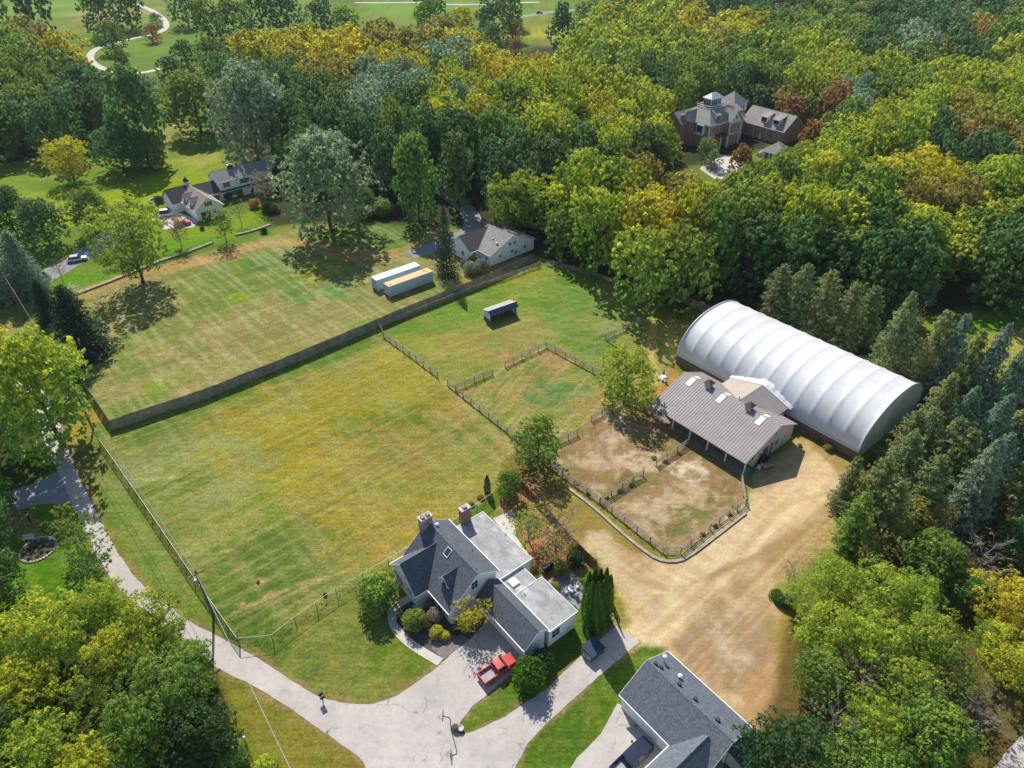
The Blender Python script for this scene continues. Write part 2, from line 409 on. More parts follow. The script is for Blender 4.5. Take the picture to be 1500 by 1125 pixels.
# far golf lawns
paint([(-60, 60), (250, 40), (480, 20), (420, 330), (240, 400), (60, 440), (-60, 460)], (108, 138, 52), 8, 0.8, 5, 30)
for i, (u, v, r, c) in enumerate([(60, 270, 22, (140, 165, 45)), (150, 300, 14, (165, 180, 30)), (250, 285, 16, (160, 175, 40)), (235, 200, 12, (178, 165, 90)), (330, 15, 60, (120, 160, 60)), (240, 235, 14, (150, 155, 75)),
        (40, 310, 14, (150, 165, 60)), (110, 260, 12, (98, 128, 50)), (270, 250, 12, (150, 170, 50)), (290, 232, 9, (172, 168, 80)), (300, 215, 8, (110, 145, 55)), (80, 240, 10, (150, 150, 70)), (20, 255, 10, (125, 150, 55)), (190, 258, 9, (120, 150, 60)), (60, 15, 50, (140, 175, 75)), (200, 70, 20, (130, 165, 60)), (175, 20, 22, (195, 160, 115)), (600, 12, 40, (130, 170, 70)), (800, 48, 22, (185, 185, 60)), (795, 85, 16, (190, 190, 50)), (780, 22, 20, (130, 165, 60)), (130, 250, 8, (120, 150, 40)), (700, 6, 60, (125, 165, 65))]):
    blob(u, v, r, c, 0.8, r*0.6, r*0.4, 20+i)
paint([(-10, 300), (60, 262), (110, 252), (150, 240)], (176, 160, 96), 2, 0.6, 1.5, 8, 5, line=1.4)
paint([(220, 205), (240, 190), (262, 178), (285, 178)], (190, 165, 100), 2, 0.7, 1.5, 8, 6, line=1.6)
for u, v in ((90, 253), (125, 248)): blob(u, v, 4, (150, 110, 75), 0.8, 2, 1.5, 7)
# white house yard, verges
paint([(210, 330), (300, 330), (420, 290), (420, 320), (340, 350), (230, 380)], (138, 160, 42), 3, 0.75, 2, 8, 31)
paint([(235, 350), (330, 345), (410, 310), (400, 330), (330, 352), (235, 378)], (100, 150, 45), 2, 0.7, 2, 6, 32)
paint([(60, 425), (130, 440), (190, 410), (230, 385), (190, 400), (90, 405)], (98, 150, 40), 2, 0.7, 2, 6, 33)
# upper mown field
F0 = [(107, 540), (165, 628), (780, 383), (690, 355), (640, 300), (560, 310), (430, 338), (330, 362), (235, 390), (170, 415), (100, 450), (95, 500)]
paint(F0, (147, 144, 82), 2, 1, 1, 6, 2)
paint(F0, (105, 136, 52), 3, 0.85, 1, 8, 41, noise=(24, 0.53, 0.25))
paint(F0, (168, 152, 100), 3, 0.6, 1, 8, 42, noise=(9, 0.55, 0.2))
paint([(440, 345), (560, 322), (640, 300), (680, 330), (640, 360), (560, 370)], (98, 135, 55), 4, 0.8, 2, 8, 43)
paint([(240, 420), (330, 385), (440, 365), (500, 380), (420, 420), (280, 470)], (112, 140, 55), 6, 0.75, 4, 9, 44)
paint([(125, 430), (200, 400), (300, 380), (380, 360), (430, 352), (500, 372), (560, 378), (620, 355), (650, 345)], (188, 155, 98), 2.2, 0.9, 2, 7, 45, line=2.6)
for u, v, r, c in ((440, 430, 5, (95, 140, 65)), (345, 435, 2.2, (150, 178, 35)), (190, 470, 3, (140, 165, 40)), (390, 385, 5, (80, 125, 65)), (470, 395, 6, (165, 165, 55)), (230, 570, 3, (125, 150, 40)), (170, 480, 5, (150, 140, 90)), (500, 425, 5, (100, 140, 70))): blob(u, v, r, c, 0.8, 3, 2, 46)
streak(F0, 41, 0.7, 0.26, 51, 16); streak(F0, -48, 0.55, 0.42, 52, 9, (200, 188, 142)); streak(F0, 41, 2.4, 0.15, 53, 20)
for k in range(60):
    a, b = random.random(), random.random(); u = 230+a*260; v = 560-a*80-b*110
    x, y = gp(u, v); x -= (x*0.7+y*0.7) % 3.2*0.7; L = random.uniform(0.8, 2.4)
    paint([px(x, y), px(x+L*0.66, y-L*0.72)], (212, 202, 156), 0.6, 0.55, 0.3, 2, k, line=0.16)
# big field
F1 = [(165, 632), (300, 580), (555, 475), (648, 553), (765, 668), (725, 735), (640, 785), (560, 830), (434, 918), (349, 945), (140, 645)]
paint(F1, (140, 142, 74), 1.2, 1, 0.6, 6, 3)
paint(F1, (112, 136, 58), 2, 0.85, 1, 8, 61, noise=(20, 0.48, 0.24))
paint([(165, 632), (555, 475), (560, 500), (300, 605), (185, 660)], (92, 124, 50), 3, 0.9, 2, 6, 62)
for u, v, r, sx, c in ((470, 620, 12, 1.5, (164, 150, 58)), (420, 665, 9, 1.3, (168, 152, 58)), (540, 590, 10, 1.6, (160, 148, 62)), (600, 735, 9, 1.8, (164, 148, 70)), (560, 770, 7, 1.6, (168, 148, 70)), (370, 640, 7, 1.4, (160, 150, 60)),
        (620, 520, 7, 1, (185, 165, 95)), (590, 540, 7, 1.2, (165, 155, 65)), (280, 690, 9, 1.3, (150, 160, 100)), (230, 675, 6, 1, (155, 160, 105)), (580, 620, 5, 2.2, (100, 125, 45)), (350, 850, 7, 1.5, (95, 120, 55)), (420, 810, 6, 1.4, (98, 125, 55)), (240, 720, 6, 1, (110, 125, 50)), (370, 900, 5, 1.5, (85, 115, 45)), (680, 600, 4, 1.5, (180, 150, 90)), (560, 660, 6, 1.8, (160, 140, 80)), (700, 700, 6, 1.5, (150, 145, 70))):
    blob(u, v, r, c, 0.75, r*0.7, r*0.4, int(u), sx)
paint([(655, 560), (700, 610), (770, 680)], (186, 162, 108), 1.6, 0.8, 0.8, 4, 64, line=1.1)
paint([(640, 600), (700, 650), (760, 695)], (190, 168, 112), 0.9, 0.6, 0.4, 4, 65, line=0.35)
streak(F1, 41, 0.8, 0.26, 71, 22); streak(F1, 41, 2.6, 0.18, 72, 30); streak(F1, -50, 1.0, 0.3, 73, 10, (178, 170, 110)); streak(F1, 40, 0.6, 0.35, 74, 20, (186, 170, 104))
paint([(340, 900), (440, 855), (480, 845)], (196, 178, 120), 0.7, 0.7, 0.3, 3, 66, line=0.18)
paint([(345, 905), (470, 850), (600, 800)], (200, 184, 128), 0.7, 0.55, 0.3, 3, 67, line=0.16)
for u, v in ((381, 852), (395, 872), (352, 885), (250, 700)): blob(u, v, 0.6, (205, 170, 120), 0.9, 0.6, 0.3, 8)
# verge between road and field
VG = [(100, 560), (160, 630), (140, 650), (345, 945), (560, 1031), (440, 1012), (320, 935), (215, 850), (120, 690), (92, 620)]
paint(VG, (112, 138, 62), 1.5, 1, 0.8, 5, 4); paint(VG, (148, 140, 78), 2, 0.8, 1, 6, 81, noise=(8, 0.55, 0.2))
paint([(95, 560), (160, 610), (130, 640), (100, 650)], (176, 152, 72), 2, 0.9, 1, 5, 82)
streak(VG, -50, 0.5, 0.28, 83, 16); streak(VG, -50, 1.5, 0.4, 84, 16, (146, 160, 90))
# shed paddock
P1 = [(556, 474), (795, 386), (850, 400), (960, 440), (1005, 480), (960, 500), (905, 520), (880, 548), (800, 500), (655, 558)]
paint(P1, (122, 146, 62), 1.5, 1, 0.8, 5, 5)
paint(P1, (158, 152, 84), 2, 0.75, 1, 6, 91, noise=(12, 0.56, 0.22))
for u, v, r, sx, c in ((750, 410, 7, 1.5, (178, 160, 70)), (640, 500, 6, 1.2, (168, 160, 75)), (720, 505, 6, 1.8, (176, 152, 92)), (800, 480, 5, 1.6, (170, 160, 95)), (820, 430, 8, 1.2, (96, 138, 58)), (670, 470, 5, 1.2, (108, 150, 58)), (740, 430, 6, 1.4, (112, 150, 50)), (870, 460, 8, 1.2, (118, 152, 80)), (860, 505, 5, 1.6, (96, 140, 62)), (690, 535, 5, 1.5, (150, 150, 75)), (610, 480, 4, 1.4, (112, 140, 60)), (900, 480, 4, 1, (160, 165, 100)), (745, 500, 4, 1.5, (140, 145, 80))): blob(u, v, r, c, 0.7, r*0.7, r*0.4, int(u), sx)
streak(P1, 30, 0.8, 0.24, 92, 12); streak(P1, -20, 1.6, 0.3, 93, 9, (172, 164, 104))
# side lane beside the arena
P1b = [(905, 520), (960, 480), (1040, 468), (1000, 500), (990, 560), (950, 575), (900, 560)]
paint(P1b, (150, 146, 78), 1.5, 0.9, 0.8, 5, 6)
paint([(960, 470), (950, 510), (962, 560)], (206, 182, 118), 1, 0.7, 0.5, 4, 95, line=0.9); paint([(985, 465), (980, 500), (990, 530)], (198, 176, 112), 1, 0.6, 0.5, 4, 96, line=0.7)
streak(P1b, 78, 0.6, 0.3, 97, 12, (204, 184, 124)); paint([(985, 540), (1000, 560), (985, 600), (955, 590), (960, 565)], (196, 148, 92), 1.2, 0.8, 0.8, 3, 98)
# second paddock
P2 = [(656, 563), (800, 505), (880, 552), (912, 588), (830, 642), (758, 645)]
paint(P2, (150, 148, 82), 1, 1, 0.5, 5, 7)
paint([(690, 560), (800, 508), (870, 550), (830, 545), (720, 580)], (118, 142, 62), 2.5, 0.8, 1.5, 5, 101)
blob(790, 530, 5, (186, 150, 104), 0.8, 3, 1.5, 102, 1.5); blob(740, 570, 4, (176, 152, 96), 0.7, 3, 1.5, 103, 1.6); blob(815, 578, 4.4, (104, 138, 78), 0.9, 1.6, 2.2, 104, 1.3); blob(880, 590, 4, (184, 150, 100), 0.8, 3, 1.5, 105, 1.3); blob(770, 620, 4, (132, 142, 66), 0.7, 3, 1.5, 106, 1.3); blob(720, 600, 4, (128, 142, 64), 0.7, 3, 1.5, 107)
streak(P2, 60, 0.7, 0.45, 108, 10, (196, 176, 120)); streak(P2, 30, 0.9, 0.2, 109, 10)
# dirt paddocks
P3 = [(828, 642), (905, 590), (968, 600), (1100, 695), (1092, 738), (998, 808), (972, 810), (805, 683)]
paint(P3, (168, 140, 102), 1, 1, 0.6, 4, 8)
paint(P3, (134, 130, 72), 1.5, 0.75, 0.8, 4, 111, noise=(3.2, 0.55, 0.14))
paint(P3, (208, 184, 150), 1.5, 0.8, 0.8, 4, 112, noise=(4, 0.56, 0.14))
paint(P3, (128, 102, 72), 1.5, 0.5, 0.8, 4, 113, noise=(3, 0.58, 0.16))
for u, v, r, sx, c in ((1015, 690, 2.4, 1.3, (232, 214, 182)), (898, 640, 1.6, 1.4, (214, 190, 156)), (945, 675, 2.2, 1.8, (216, 192, 160)), (875, 680, 1.5, 1.3, (205, 180, 148)), (968, 745, 3, 1.4, (206, 184, 150)), (1005, 725, 2.2, 1.4, (206, 182, 148)), (990, 775, 1.6, 1.2, (120, 125, 72)), (1010, 755, 2, 1.8, (128, 128, 70)), (905, 615, 1.5, 1.6, (206, 184, 150)), (1030, 668, 1.6, 1.2, (118, 124, 62))): blob(u, v, r, c, 0.9, 0.8, 0.9, int(u), sx)
# lane and dirt yard
paint([(757, 650), (806, 690), (985, 832), (960, 900), (905, 912), (868, 822), (760, 705), (735, 690)], (160, 140, 78), 1.2, 1, 0.8, 5, 9)
paint([(757, 650), (800, 690), (830, 730), (800, 750), (735, 690)], (128, 112, 56), 2, 0.7, 1.5, 4, 121)
YARD = [(900, 800), (985, 830), (1092, 745), (1110, 690), (1175, 640), (1258, 682), (1222, 760), (1170, 810), (1130, 860), (1150, 900), (1165, 1000), (1110, 1080), (960, 950), (918, 912), (920, 860), (880, 800)]
paint(YARD, (204, 174, 132), 1.5, 1, 1.2, 5, 10)
paint(YARD, (186, 154, 116), 1.5, 0.75, 1, 5, 122, noise=(7, 0.53, 0.2))
paint(YARD, (230, 204, 164), 1.5, 0.7, 1, 5, 123, noise=(5, 0.56, 0.18))
paint([(930, 925), (985, 870), (1040, 820), (1110, 765), (1180, 720)], (238, 212, 168), 5, 0.95, 1.5, 5, 124, line=3.2)
paint([(1095, 745), (1185, 660), (1240, 690), (1190, 750), (1110, 780)], (232, 202, 156), 3, 0.9, 1.5, 5, 125)
paint([(870, 790), (925, 860), (960, 880)], (222, 200, 160), 2, 0.85, 1.6, 3, 126, line=1.8)
paint([(990, 940), (1060, 890), (1130, 905), (1140, 980), (1080, 1010), (1010, 970)], (178, 150, 116), 2.5, 0.9, 1.5, 4, 127)
paint([(1030, 900), (1075, 890), (1090, 960), (1080, 1000), (1055, 990)], (226, 206, 176), 2.5, 0.8, 1.6, 3, 128, noise=(3, 0.5, 0.2))
paint([(1085, 1000), (1140, 950), (1165, 1010), (1110, 1080), (1080, 1050)], (190, 150, 108), 2, 0.8, 1.2, 4, 129)
paint([(1120, 900), (1170, 880), (1190, 1000), (1150, 1020)], (168, 150, 70), 2, 0.8, 1.5, 4, 130)
paint([(985, 960), (1005, 960), (1000, 990), (985, 985)], (150, 140, 60), 1.2, 0.8, 1, 3, 131)
paint([(1160, 618), (1200, 625), (1258, 680), (1230, 690), (1180, 650)], (170, 150, 84), 1.2, 0.9, 1.2, 3, 132)
paint([(1115, 800), (1170, 780), (1215, 740), (1230, 790), (1140, 860)], (186, 160, 108), 2, 0.9, 1.5, 4, 133)
paint([(868, 808), (905, 870), (925, 915), (910, 920), (880, 850)], (146, 146, 62), 0.9, 0.9, 0.6, 3, 134)
paint([(905, 868), (930, 890), (945, 900)], (228, 200, 140), 0.7, 0.8, 0.5, 3, 135, line=0.35)
paint([(980, 940), (990, 965), (993, 985)], (220, 190, 130), 0.7, 0.8, 0.5, 3, 136, line=0.35)
streak(YARD, 42, 0.7, 0.14, 137, 16); streak(YARD, 42, 2.0, 0.10, 138, 22); streak(YARD, 42, 0.45, 0.30, 139, 18, (240, 212, 164)); streak(YARD, -45, 0.5, 0.25, 140, 4, (160, 124, 84))
for pp, wd, cl in (([(945, 925), (1010, 868), (1075, 805), (1130, 745), (1190, 690)], 0.30, (250, 226, 184)), ([(962, 940), (1030, 880), (1095, 815), (1150, 755), (1212, 700)], 0.30, (250, 226, 184)), ([(950, 930), (1020, 872), (1085, 808), (1140, 750)], 0.35, (206, 172, 128)),
        ([(1000, 860), (1060, 835), (1120, 810), (1175, 770), (1215, 735)], 0.4, (186, 152, 110)), ([(1070, 880), (1110, 845), (1150, 800), (1185, 770)], 0.35, (176, 142, 102)), ([(1040, 845), (1100, 815), (1140, 800)], 0.25, (180, 146, 106)), ([(905, 830), (935, 850), (975, 862)], 0.4, (186, 150, 108)), ([(930, 900), (945, 885), (970, 872)], 0.3, (190, 150, 106)),
        ([(1110, 760), (1160, 735), (1225, 720)], 0.5, (214, 182, 136)), ([(1130, 700), (1180, 690), (1235, 700)], 0.5, (214, 184, 140))): paint(pp, cl, 0.9, 0.6, 0.5, 3, int(pp[0][0]), line=wd)
# back garden, litter
paint([(722, 735), (775, 690), (868, 822), (838, 862), (800, 850), (765, 790)], (186, 150, 108), 0.8, 1, 0.6, 3, 141)
paint([(765, 770), (815, 800), (840, 850), (800, 845), (770, 810)], (200, 146, 98), 0.8, 0.7, 0.6, 3, 142, noise=(2, 0.5, 0.15))
paint([(640, 775), (700, 740), (722, 725), (745, 700), (755, 705), (722, 752), (695, 770)], (96, 128, 48), 0.9, 0.9, 0.5, 3, 143)
# front lawn
FL = [(349, 948), (401, 943), (434, 917), (494, 875), (570, 831), (580, 890), (645, 975), (600, 1008), (545, 1032), (470, 1024), (400, 978)]
paint(FL, (136, 140, 72), 1, 1, 0.6, 4, 11); paint(FL, (108, 126, 58), 1.5, 0.8, 0.8, 4, 151, noise=(5, 0.52, 0.2)); paint(FL, (158, 148, 76), 1.5, 0.5, 0.8, 4, 152, noise=(3, 0.57, 0.15))
blob(585, 960, 3, (100, 128, 42), 0.8, 2, 1.2, 153, 1.3); blob(375, 950, 3, (78, 112, 42), 0.8, 2, 1, 154, 1.3); blob(560, 870, 2, (170, 140, 90), 0.7, 1.5, 1, 155); streak(FL, 35, 0.4, 0.2, 156, 8)
for pp in ([(690, 1036), (748, 992), (800, 960), (862, 945), (900, 905), (845, 962), (800, 1008), (740, 1048), (675, 1072)], [(755, 1130), (775, 1088), (880, 990), (940, 945), (975, 950), (905, 1030), (880, 1075), (840, 1120)]):
    paint(pp, (112, 130, 56), 0.8, 1, 0.4, 3, 12); paint(pp, (82, 116, 40), 1, 0.8, 0.5, 3, 161, noise=(3, 0.5, 0.2)); streak(pp, 35, 0.4, 0.2, 162, 8)
# lower left verge and garden
paint([(300, 960), (345, 992), (430, 1042), (540, 1128), (400, 1200), (280, 1150)], (142, 134, 62), 1, 1, 0.6, 4, 13); paint([(300, 960), (345, 992), (430, 1042), (540, 1128), (400, 1200), (280, 1150)], (106, 124, 48), 1.5, 0.8, 0.6, 4, 171, noise=(5, 0.52, 0.2))
LG = [(-40, 770), (20, 745), (110, 755), (150, 830), (185, 900), (60, 980), (-60, 980)]
paint(LG, (92, 132, 36), 1.2, 1, 0.6, 4, 14); paint(LG, (112, 142, 48), 1.5, 0.6, 0.6, 4, 181, noise=(4, 0.52, 0.2)); paint([(0, 765), (25, 748), (60, 760), (58, 790), (10, 790)], (172, 142, 90), 1, 0.8, 0.8, 3, 182); streak(LG, -55, 0.4, 0.35, 183, 8, (150, 170, 100))
paint([(-80, 560), (60, 590), (72, 690), (20, 740), (-100, 740)], (70, 84, 38), 2, 0.9, 1, 5, 15)  # dark olive ground: shade of the roadside trees put into the colour
paint([(-40, 470), (45, 470), (20, 520), (-40, 560)], (176, 150, 100), 2, 0.8, 1, 5, 16)
# right-hand clearing and the wood floors
paint([(1360, 470), (1560, 430), (1560, 560), (1440, 545)], (110, 146, 50), 4, 0.9, 2, 8, 17); paint([(1420, 490), (1560, 480), (1560, 550), (1450, 545)], (176, 168, 88), 4, 0.8, 3, 8, 191)
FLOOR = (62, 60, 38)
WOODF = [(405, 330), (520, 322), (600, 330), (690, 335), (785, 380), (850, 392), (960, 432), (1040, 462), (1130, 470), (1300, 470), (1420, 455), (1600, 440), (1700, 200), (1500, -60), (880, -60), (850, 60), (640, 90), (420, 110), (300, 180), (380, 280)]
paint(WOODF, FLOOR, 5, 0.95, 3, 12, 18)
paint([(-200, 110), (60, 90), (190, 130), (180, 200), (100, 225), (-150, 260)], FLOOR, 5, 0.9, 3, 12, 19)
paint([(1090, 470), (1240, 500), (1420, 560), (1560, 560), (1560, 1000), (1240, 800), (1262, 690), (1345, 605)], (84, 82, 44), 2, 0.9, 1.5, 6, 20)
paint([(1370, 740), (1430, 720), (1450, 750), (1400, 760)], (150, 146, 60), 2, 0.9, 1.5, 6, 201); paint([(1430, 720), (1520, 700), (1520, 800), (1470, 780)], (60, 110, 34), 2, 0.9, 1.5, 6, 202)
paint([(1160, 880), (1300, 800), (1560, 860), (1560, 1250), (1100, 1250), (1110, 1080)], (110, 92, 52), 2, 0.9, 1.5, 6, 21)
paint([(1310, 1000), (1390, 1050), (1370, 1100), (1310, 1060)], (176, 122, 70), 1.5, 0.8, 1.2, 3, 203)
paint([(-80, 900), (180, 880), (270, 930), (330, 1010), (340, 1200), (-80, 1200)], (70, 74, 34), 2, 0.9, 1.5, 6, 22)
EDGE = smooth(G([(84, 610), (108, 680), (132, 732), (160, 790), (200, 850), (240, 882), (275, 910), (310, 927), (350, 948), (400, 978), (440, 1006), (470, 1023), (520, 1032), (560, 1030), (605, 1003), (645, 974)]), 1)
EDG2 = smooth(G([(135, 800), (160, 845), (182, 872), (230, 906), (265, 930), (290, 958), (330, 986), (380, 1008), (430, 1041), (480, 1076), (530, 1112), (560, 1140)]), 1)
for e_ in (EDGE, EDG2):
    paint(None, (168, 142, 102), 0.5, 0.85, 0.7, 2, 301, P=e_, line=0.35); paint(None, (150, 132, 78), 0.8, 0.6, 0.9, 3, 302, P=e_, line=0.8, noise=(2.5, 0.5, 0.2))
for l_, w0 in (([(676, 1076), (692, 1072), (740, 1050), (800, 1009), (850, 962)], .3), ([(674, 1058), (692, 1034), (716, 1015), (748, 988)], .35), ([(752, 1130), (772, 1090), (800, 1060), (880, 988), (937, 941)], .3)): paint(l_, (160, 136, 96), 0.5, 0.8, 0.6, 2, 303, line=w0)
# mansion grounds
paint([(985, 250), (1130, 215), (1230, 225), (1230, 270), (1060, 290)], (120, 140, 60), 3, 0.9, 2, 8, 23)

GR = np.ones_like(GX)
for pp, k in ((YARD, 0.62), (P3, 0.3), ([(760, 705), (800, 700), (985, 840), (900, 910), (868, 822)], 0.3)):
    P_ = G(pp); sl_ = win(P_, 4); GR[sl_] -= k*sm(sdist(GX[sl_], GY[sl_], P_)/2.5+0.4)*GR[sl_]
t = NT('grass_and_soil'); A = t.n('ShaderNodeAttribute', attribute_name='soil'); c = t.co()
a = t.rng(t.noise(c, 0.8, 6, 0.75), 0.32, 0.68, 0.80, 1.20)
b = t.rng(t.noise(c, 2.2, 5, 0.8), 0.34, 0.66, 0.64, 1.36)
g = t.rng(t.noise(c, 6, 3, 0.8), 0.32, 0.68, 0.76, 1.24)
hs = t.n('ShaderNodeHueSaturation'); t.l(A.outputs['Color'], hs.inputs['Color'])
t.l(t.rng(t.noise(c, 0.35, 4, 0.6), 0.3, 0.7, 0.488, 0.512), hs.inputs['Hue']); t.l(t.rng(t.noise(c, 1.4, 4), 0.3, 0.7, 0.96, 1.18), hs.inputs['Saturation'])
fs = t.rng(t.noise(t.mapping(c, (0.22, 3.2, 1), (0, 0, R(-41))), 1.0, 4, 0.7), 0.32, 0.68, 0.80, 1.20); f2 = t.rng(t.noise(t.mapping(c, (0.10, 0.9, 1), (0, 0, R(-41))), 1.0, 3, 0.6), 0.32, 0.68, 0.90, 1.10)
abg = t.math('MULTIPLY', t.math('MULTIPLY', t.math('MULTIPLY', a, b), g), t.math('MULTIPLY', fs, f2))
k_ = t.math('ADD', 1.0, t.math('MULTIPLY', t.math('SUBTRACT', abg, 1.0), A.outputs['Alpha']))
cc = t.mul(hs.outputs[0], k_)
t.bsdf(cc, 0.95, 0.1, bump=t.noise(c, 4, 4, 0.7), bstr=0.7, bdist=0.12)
ny, nx = GX.shape
idx = np.arange(ny*nx).reshape(ny, nx)
quads = np.stack([idx[:-1, :-1], idx[:-1, 1:], idx[1:, 1:], idx[1:, :-1]], -1).reshape(-1, 4)
GZ = np.zeros_like(GX)
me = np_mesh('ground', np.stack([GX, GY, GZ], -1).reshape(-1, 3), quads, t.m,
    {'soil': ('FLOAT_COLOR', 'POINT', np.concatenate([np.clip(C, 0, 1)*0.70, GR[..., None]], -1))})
go = bpy.data.objects.new('ground', me); COL.objects.link(go); go['kind'] = 'structure'

# ------------------------------------------------------------------ paved surfaces
def paved(name, base, base2, crack=True, cs=0.16):
    t = NT(name); c = t.co()
    big = t.rng(t.noise(c, 0.12, 5, 0.65), 0.35, 0.65, 0, 1)
    cc = t.mix(big, base, base2)
    cc = t.mul(cc, t.rng(t.noise(c, 1.3, 6, 0.75), 0.25, 0.75, 0.86, 1.13)); cc = t.mul(cc, t.rng(t.noise(c, 14, 2), 0.3, 0.7, 0.93, 1.07))
    sn = t.rng(t.noise(c, 0.5, 6, 0.7), 0.54, 0.70, 0, 0.45); cc = t.mix(sn, cc, (0.24, 0.22, 0.20))
    if crack:
        wn = t.n('ShaderNodeTexNoise'); t.l(c, wn.inputs['Vector']); wn.inputs['Scale'].default_value = 0.7; wn.inputs['Detail'].default_value = 5
        ad = t.n('ShaderNodeVectorMath', operation='MULTIPLY_ADD'); t.l(wn.outputs['Color'], ad.inputs[0]); ad.inputs[1].default_value = (2.2, 2.2, 0); t.l(c, ad.inputs[2])
        v = t.n('ShaderNodeTexVoronoi', feature='DISTANCE_TO_EDGE'); t.l(ad.outputs[0], v.inputs['Vector']); v.inputs['Scale'].default_value = cs
        k = t.rng(v.outputs['Distance'], 0.002, 0.010, 0.75, 0.0)
        k = t.math('MULTIPLY', k, t.rng(t.noise(c, 0.25, 3), 0.46, 0.60, 0, 1))
        cc = t.mix(k, cc, (0.10, 0.085, 0.065))
    t.bsdf(cc, 0.9, 0.2, bump=t.noise(c, 9, 4), bstr=0.25, bdist=0.02); return t.m
ASPH = paved('worn_pale_asphalt', (0.53, 0.475, 0.425), (0.41, 0.375, 0.34))
ASPD = paved('grey_asphalt', (0.30, 0.295, 0.30), (0.23, 0.225, 0.23), False)
CONP = paved('pale_concrete', (0.60, 0.55, 0.475), (0.50, 0.455, 0.39), True, 0.3)
def sheet(name, pp, mat, z=0.02, wob=0.12, closed=True, world=None):
    P = world or G(pp); out = []
    n = len(P)
    for i in range(n):
        a = Vector(P[i]); b = Vector(P[(i+1) % n]); L = (b-a).length; k = max(1, int(L/0.7))
        for j in range(k):
            q = a.lerp(b, j/k); d = (b-a).normalized(); o = (mnoise.noise((q.x*0.7, q.y*0.7, 3.3))+0.5*mnoise.noise((q.x*2.1, q.y*2.1, 1.3)))*wob if j else 0
            out.append((q.x-d.y*o, q.y+d.x*o, z))
    bm = bmesh.new(); vs = [bm.verts.new(p) for p in out]; f = bm.faces.new(vs)
    bmesh.ops.triangulate(bm, faces=[f])
    if sum(fc.normal.z for fc in bm.faces) < 0: bmesh.ops.reverse_faces(bm, faces=bm.faces)
    me = bpy.data.meshes.new(name); bm.to_mesh(me); bm.free(); me.materials.append(mat)
    o = bpy.data.objects.new(name, me); COL.objects.link(o); o['kind'] = 'structure'; return o
def ribbon(pp, w, closed=False):
    P = smooth(G(pp), 2); L = []; Rr = []
    for i, p in enumerate(P):
        a = Vector(P[max(0, i-1)]); b = Vector(P[min(len(P)-1, i+1)]); d = (b-a).normalized()
        L.append((p[0]-d.y*w/2, p[1]+d.x*w/2)); Rr.append((p[0]+d.y*w/2, p[1]-d.x*w/2))
    return L+Rr[::-1]
rl = smooth(G([(20, 560), (50, 600), (70, 660), (104, 735), (135, 800), (160, 845), (182, 872), (230, 906), (265, 930), (290, 958), (330, 986), (380, 1008), (430, 1041), (480, 1076), (530, 1112), (560, 1140), (600, 1190)]), 1)
rr = smooth(G([(60, 560), (84, 610), (108, 680), (132, 732), (160, 790), (200, 850), (240, 882), (275, 910), (310, 927), (350, 948), (400, 978), (440, 1006), (470, 1023), (520, 1032), (560, 1030), (640, 1190)]), 1)
sheet('road', None, ASPH, 0.012, 0.18, world=rl+rr[::-1])
dr = [(545, 1032), (580, 1020), (605, 1003), (645, 974), (668, 952), (690, 936), (718, 903), (768, 958), (748, 988), (716, 1015), (692, 1034), (674, 1058), (668, 1071), (676, 1076), (692, 1072), (740, 1050), (800, 1009), (850, 962), (903, 917), (937, 941), (880, 988), (800, 1060), (772, 1090), (752, 1130), (740, 1180), (560, 1180), (530, 1112), (490, 1082), (512, 1032)]
sheet('driveway', dr, ASPH, 0.024, 0.10)
sheet('garage_apron', [(905, 1030), (984, 1090), (960, 1150), (820, 1150), (845, 1110), (880, 1075)], ASPH, 0.02, 0.08)
sheet('side_drive', [(8, 748), (-40, 770), (-60, 740), (40, 712), (66, 700), (84, 690), (106, 738), (60, 738), (18, 750)], ASPD, 0.02, 0.08)
sheet('lane_corner', [(1440, 1150), (1470, 1105), (1500, 1075), (1560, 1040), (1560, 1160)], ASPH, 0.02, 0.15)
sheet('house_drive', [(40, 405), (88, 385), (112, 368), (140, 352), (166, 340), (190, 335), (196, 345), (172, 360), (132, 378), (100, 398), (60, 420)], ASPD, 0.02, 0.1)
sheet('gravel_court', [(222, 322), (245, 305), (270, 315), (292, 322), (284, 333), (240, 336)], CONP, 0.02, 0.2)
sheet('lane', None, ASPD, 0.02, 0.1, world=ribbon([(600, 373), (625, 366), (660, 352), (690, 340), (694, 322), (684, 308), (672, 296), (655, 285), (640, 270)], 5.2))
sheet('turning_bay', [(598, 370), (640, 352), (690, 346), (690, 356), (640, 366), (606, 378)], ASPD, 0.03, 0.08)
sheet('path', None, CONP, 0.02, 0.1, world=ribbon([(200, 6), (225, 16), (243, 30), (244, 42), (228, 50), (205, 54), (175, 61), (145, 69), (132, 78), (132, 90), (148, 100), (180, 108), (215, 106), (235, 100)], 4.0))
sheet('path.001', None, CONP, 0.02, 0.1, world=ribbon([(520, 4), (580, 4), (612, 3), (640, 6), (690, 7), (730, 5), (790, 3)], 5))
sheet('golf_road', None, ASPD, 0.025, 0.1, world=ribbon([(740, 27), (775, 23), (800, 18), (830, 16), (860, 12)], 7))
sheet('courtyard', [(1025, 248), (1040, 226), (1085, 228), (1090, 250), (1070, 262), (1046, 262)], CONP, 0.02, 0.1)
sheet('patio', [(722, 760), (750, 747), (756, 786), (778, 818), (768, 812)], CONP, 0.02, 0.05)
sheet('patio_paving', [(800, 852), (840, 835), (858, 868), (848, 893), (828, 876)], ASPD, 0.02, 0.05)
sheet('walkway', None, CONP, 0.03, 0.04, world=ribbon([(604, 874), (592, 880), (580, 888), (573, 900), (577, 918), (592, 936), (614, 952), (645, 970)], 1.15))
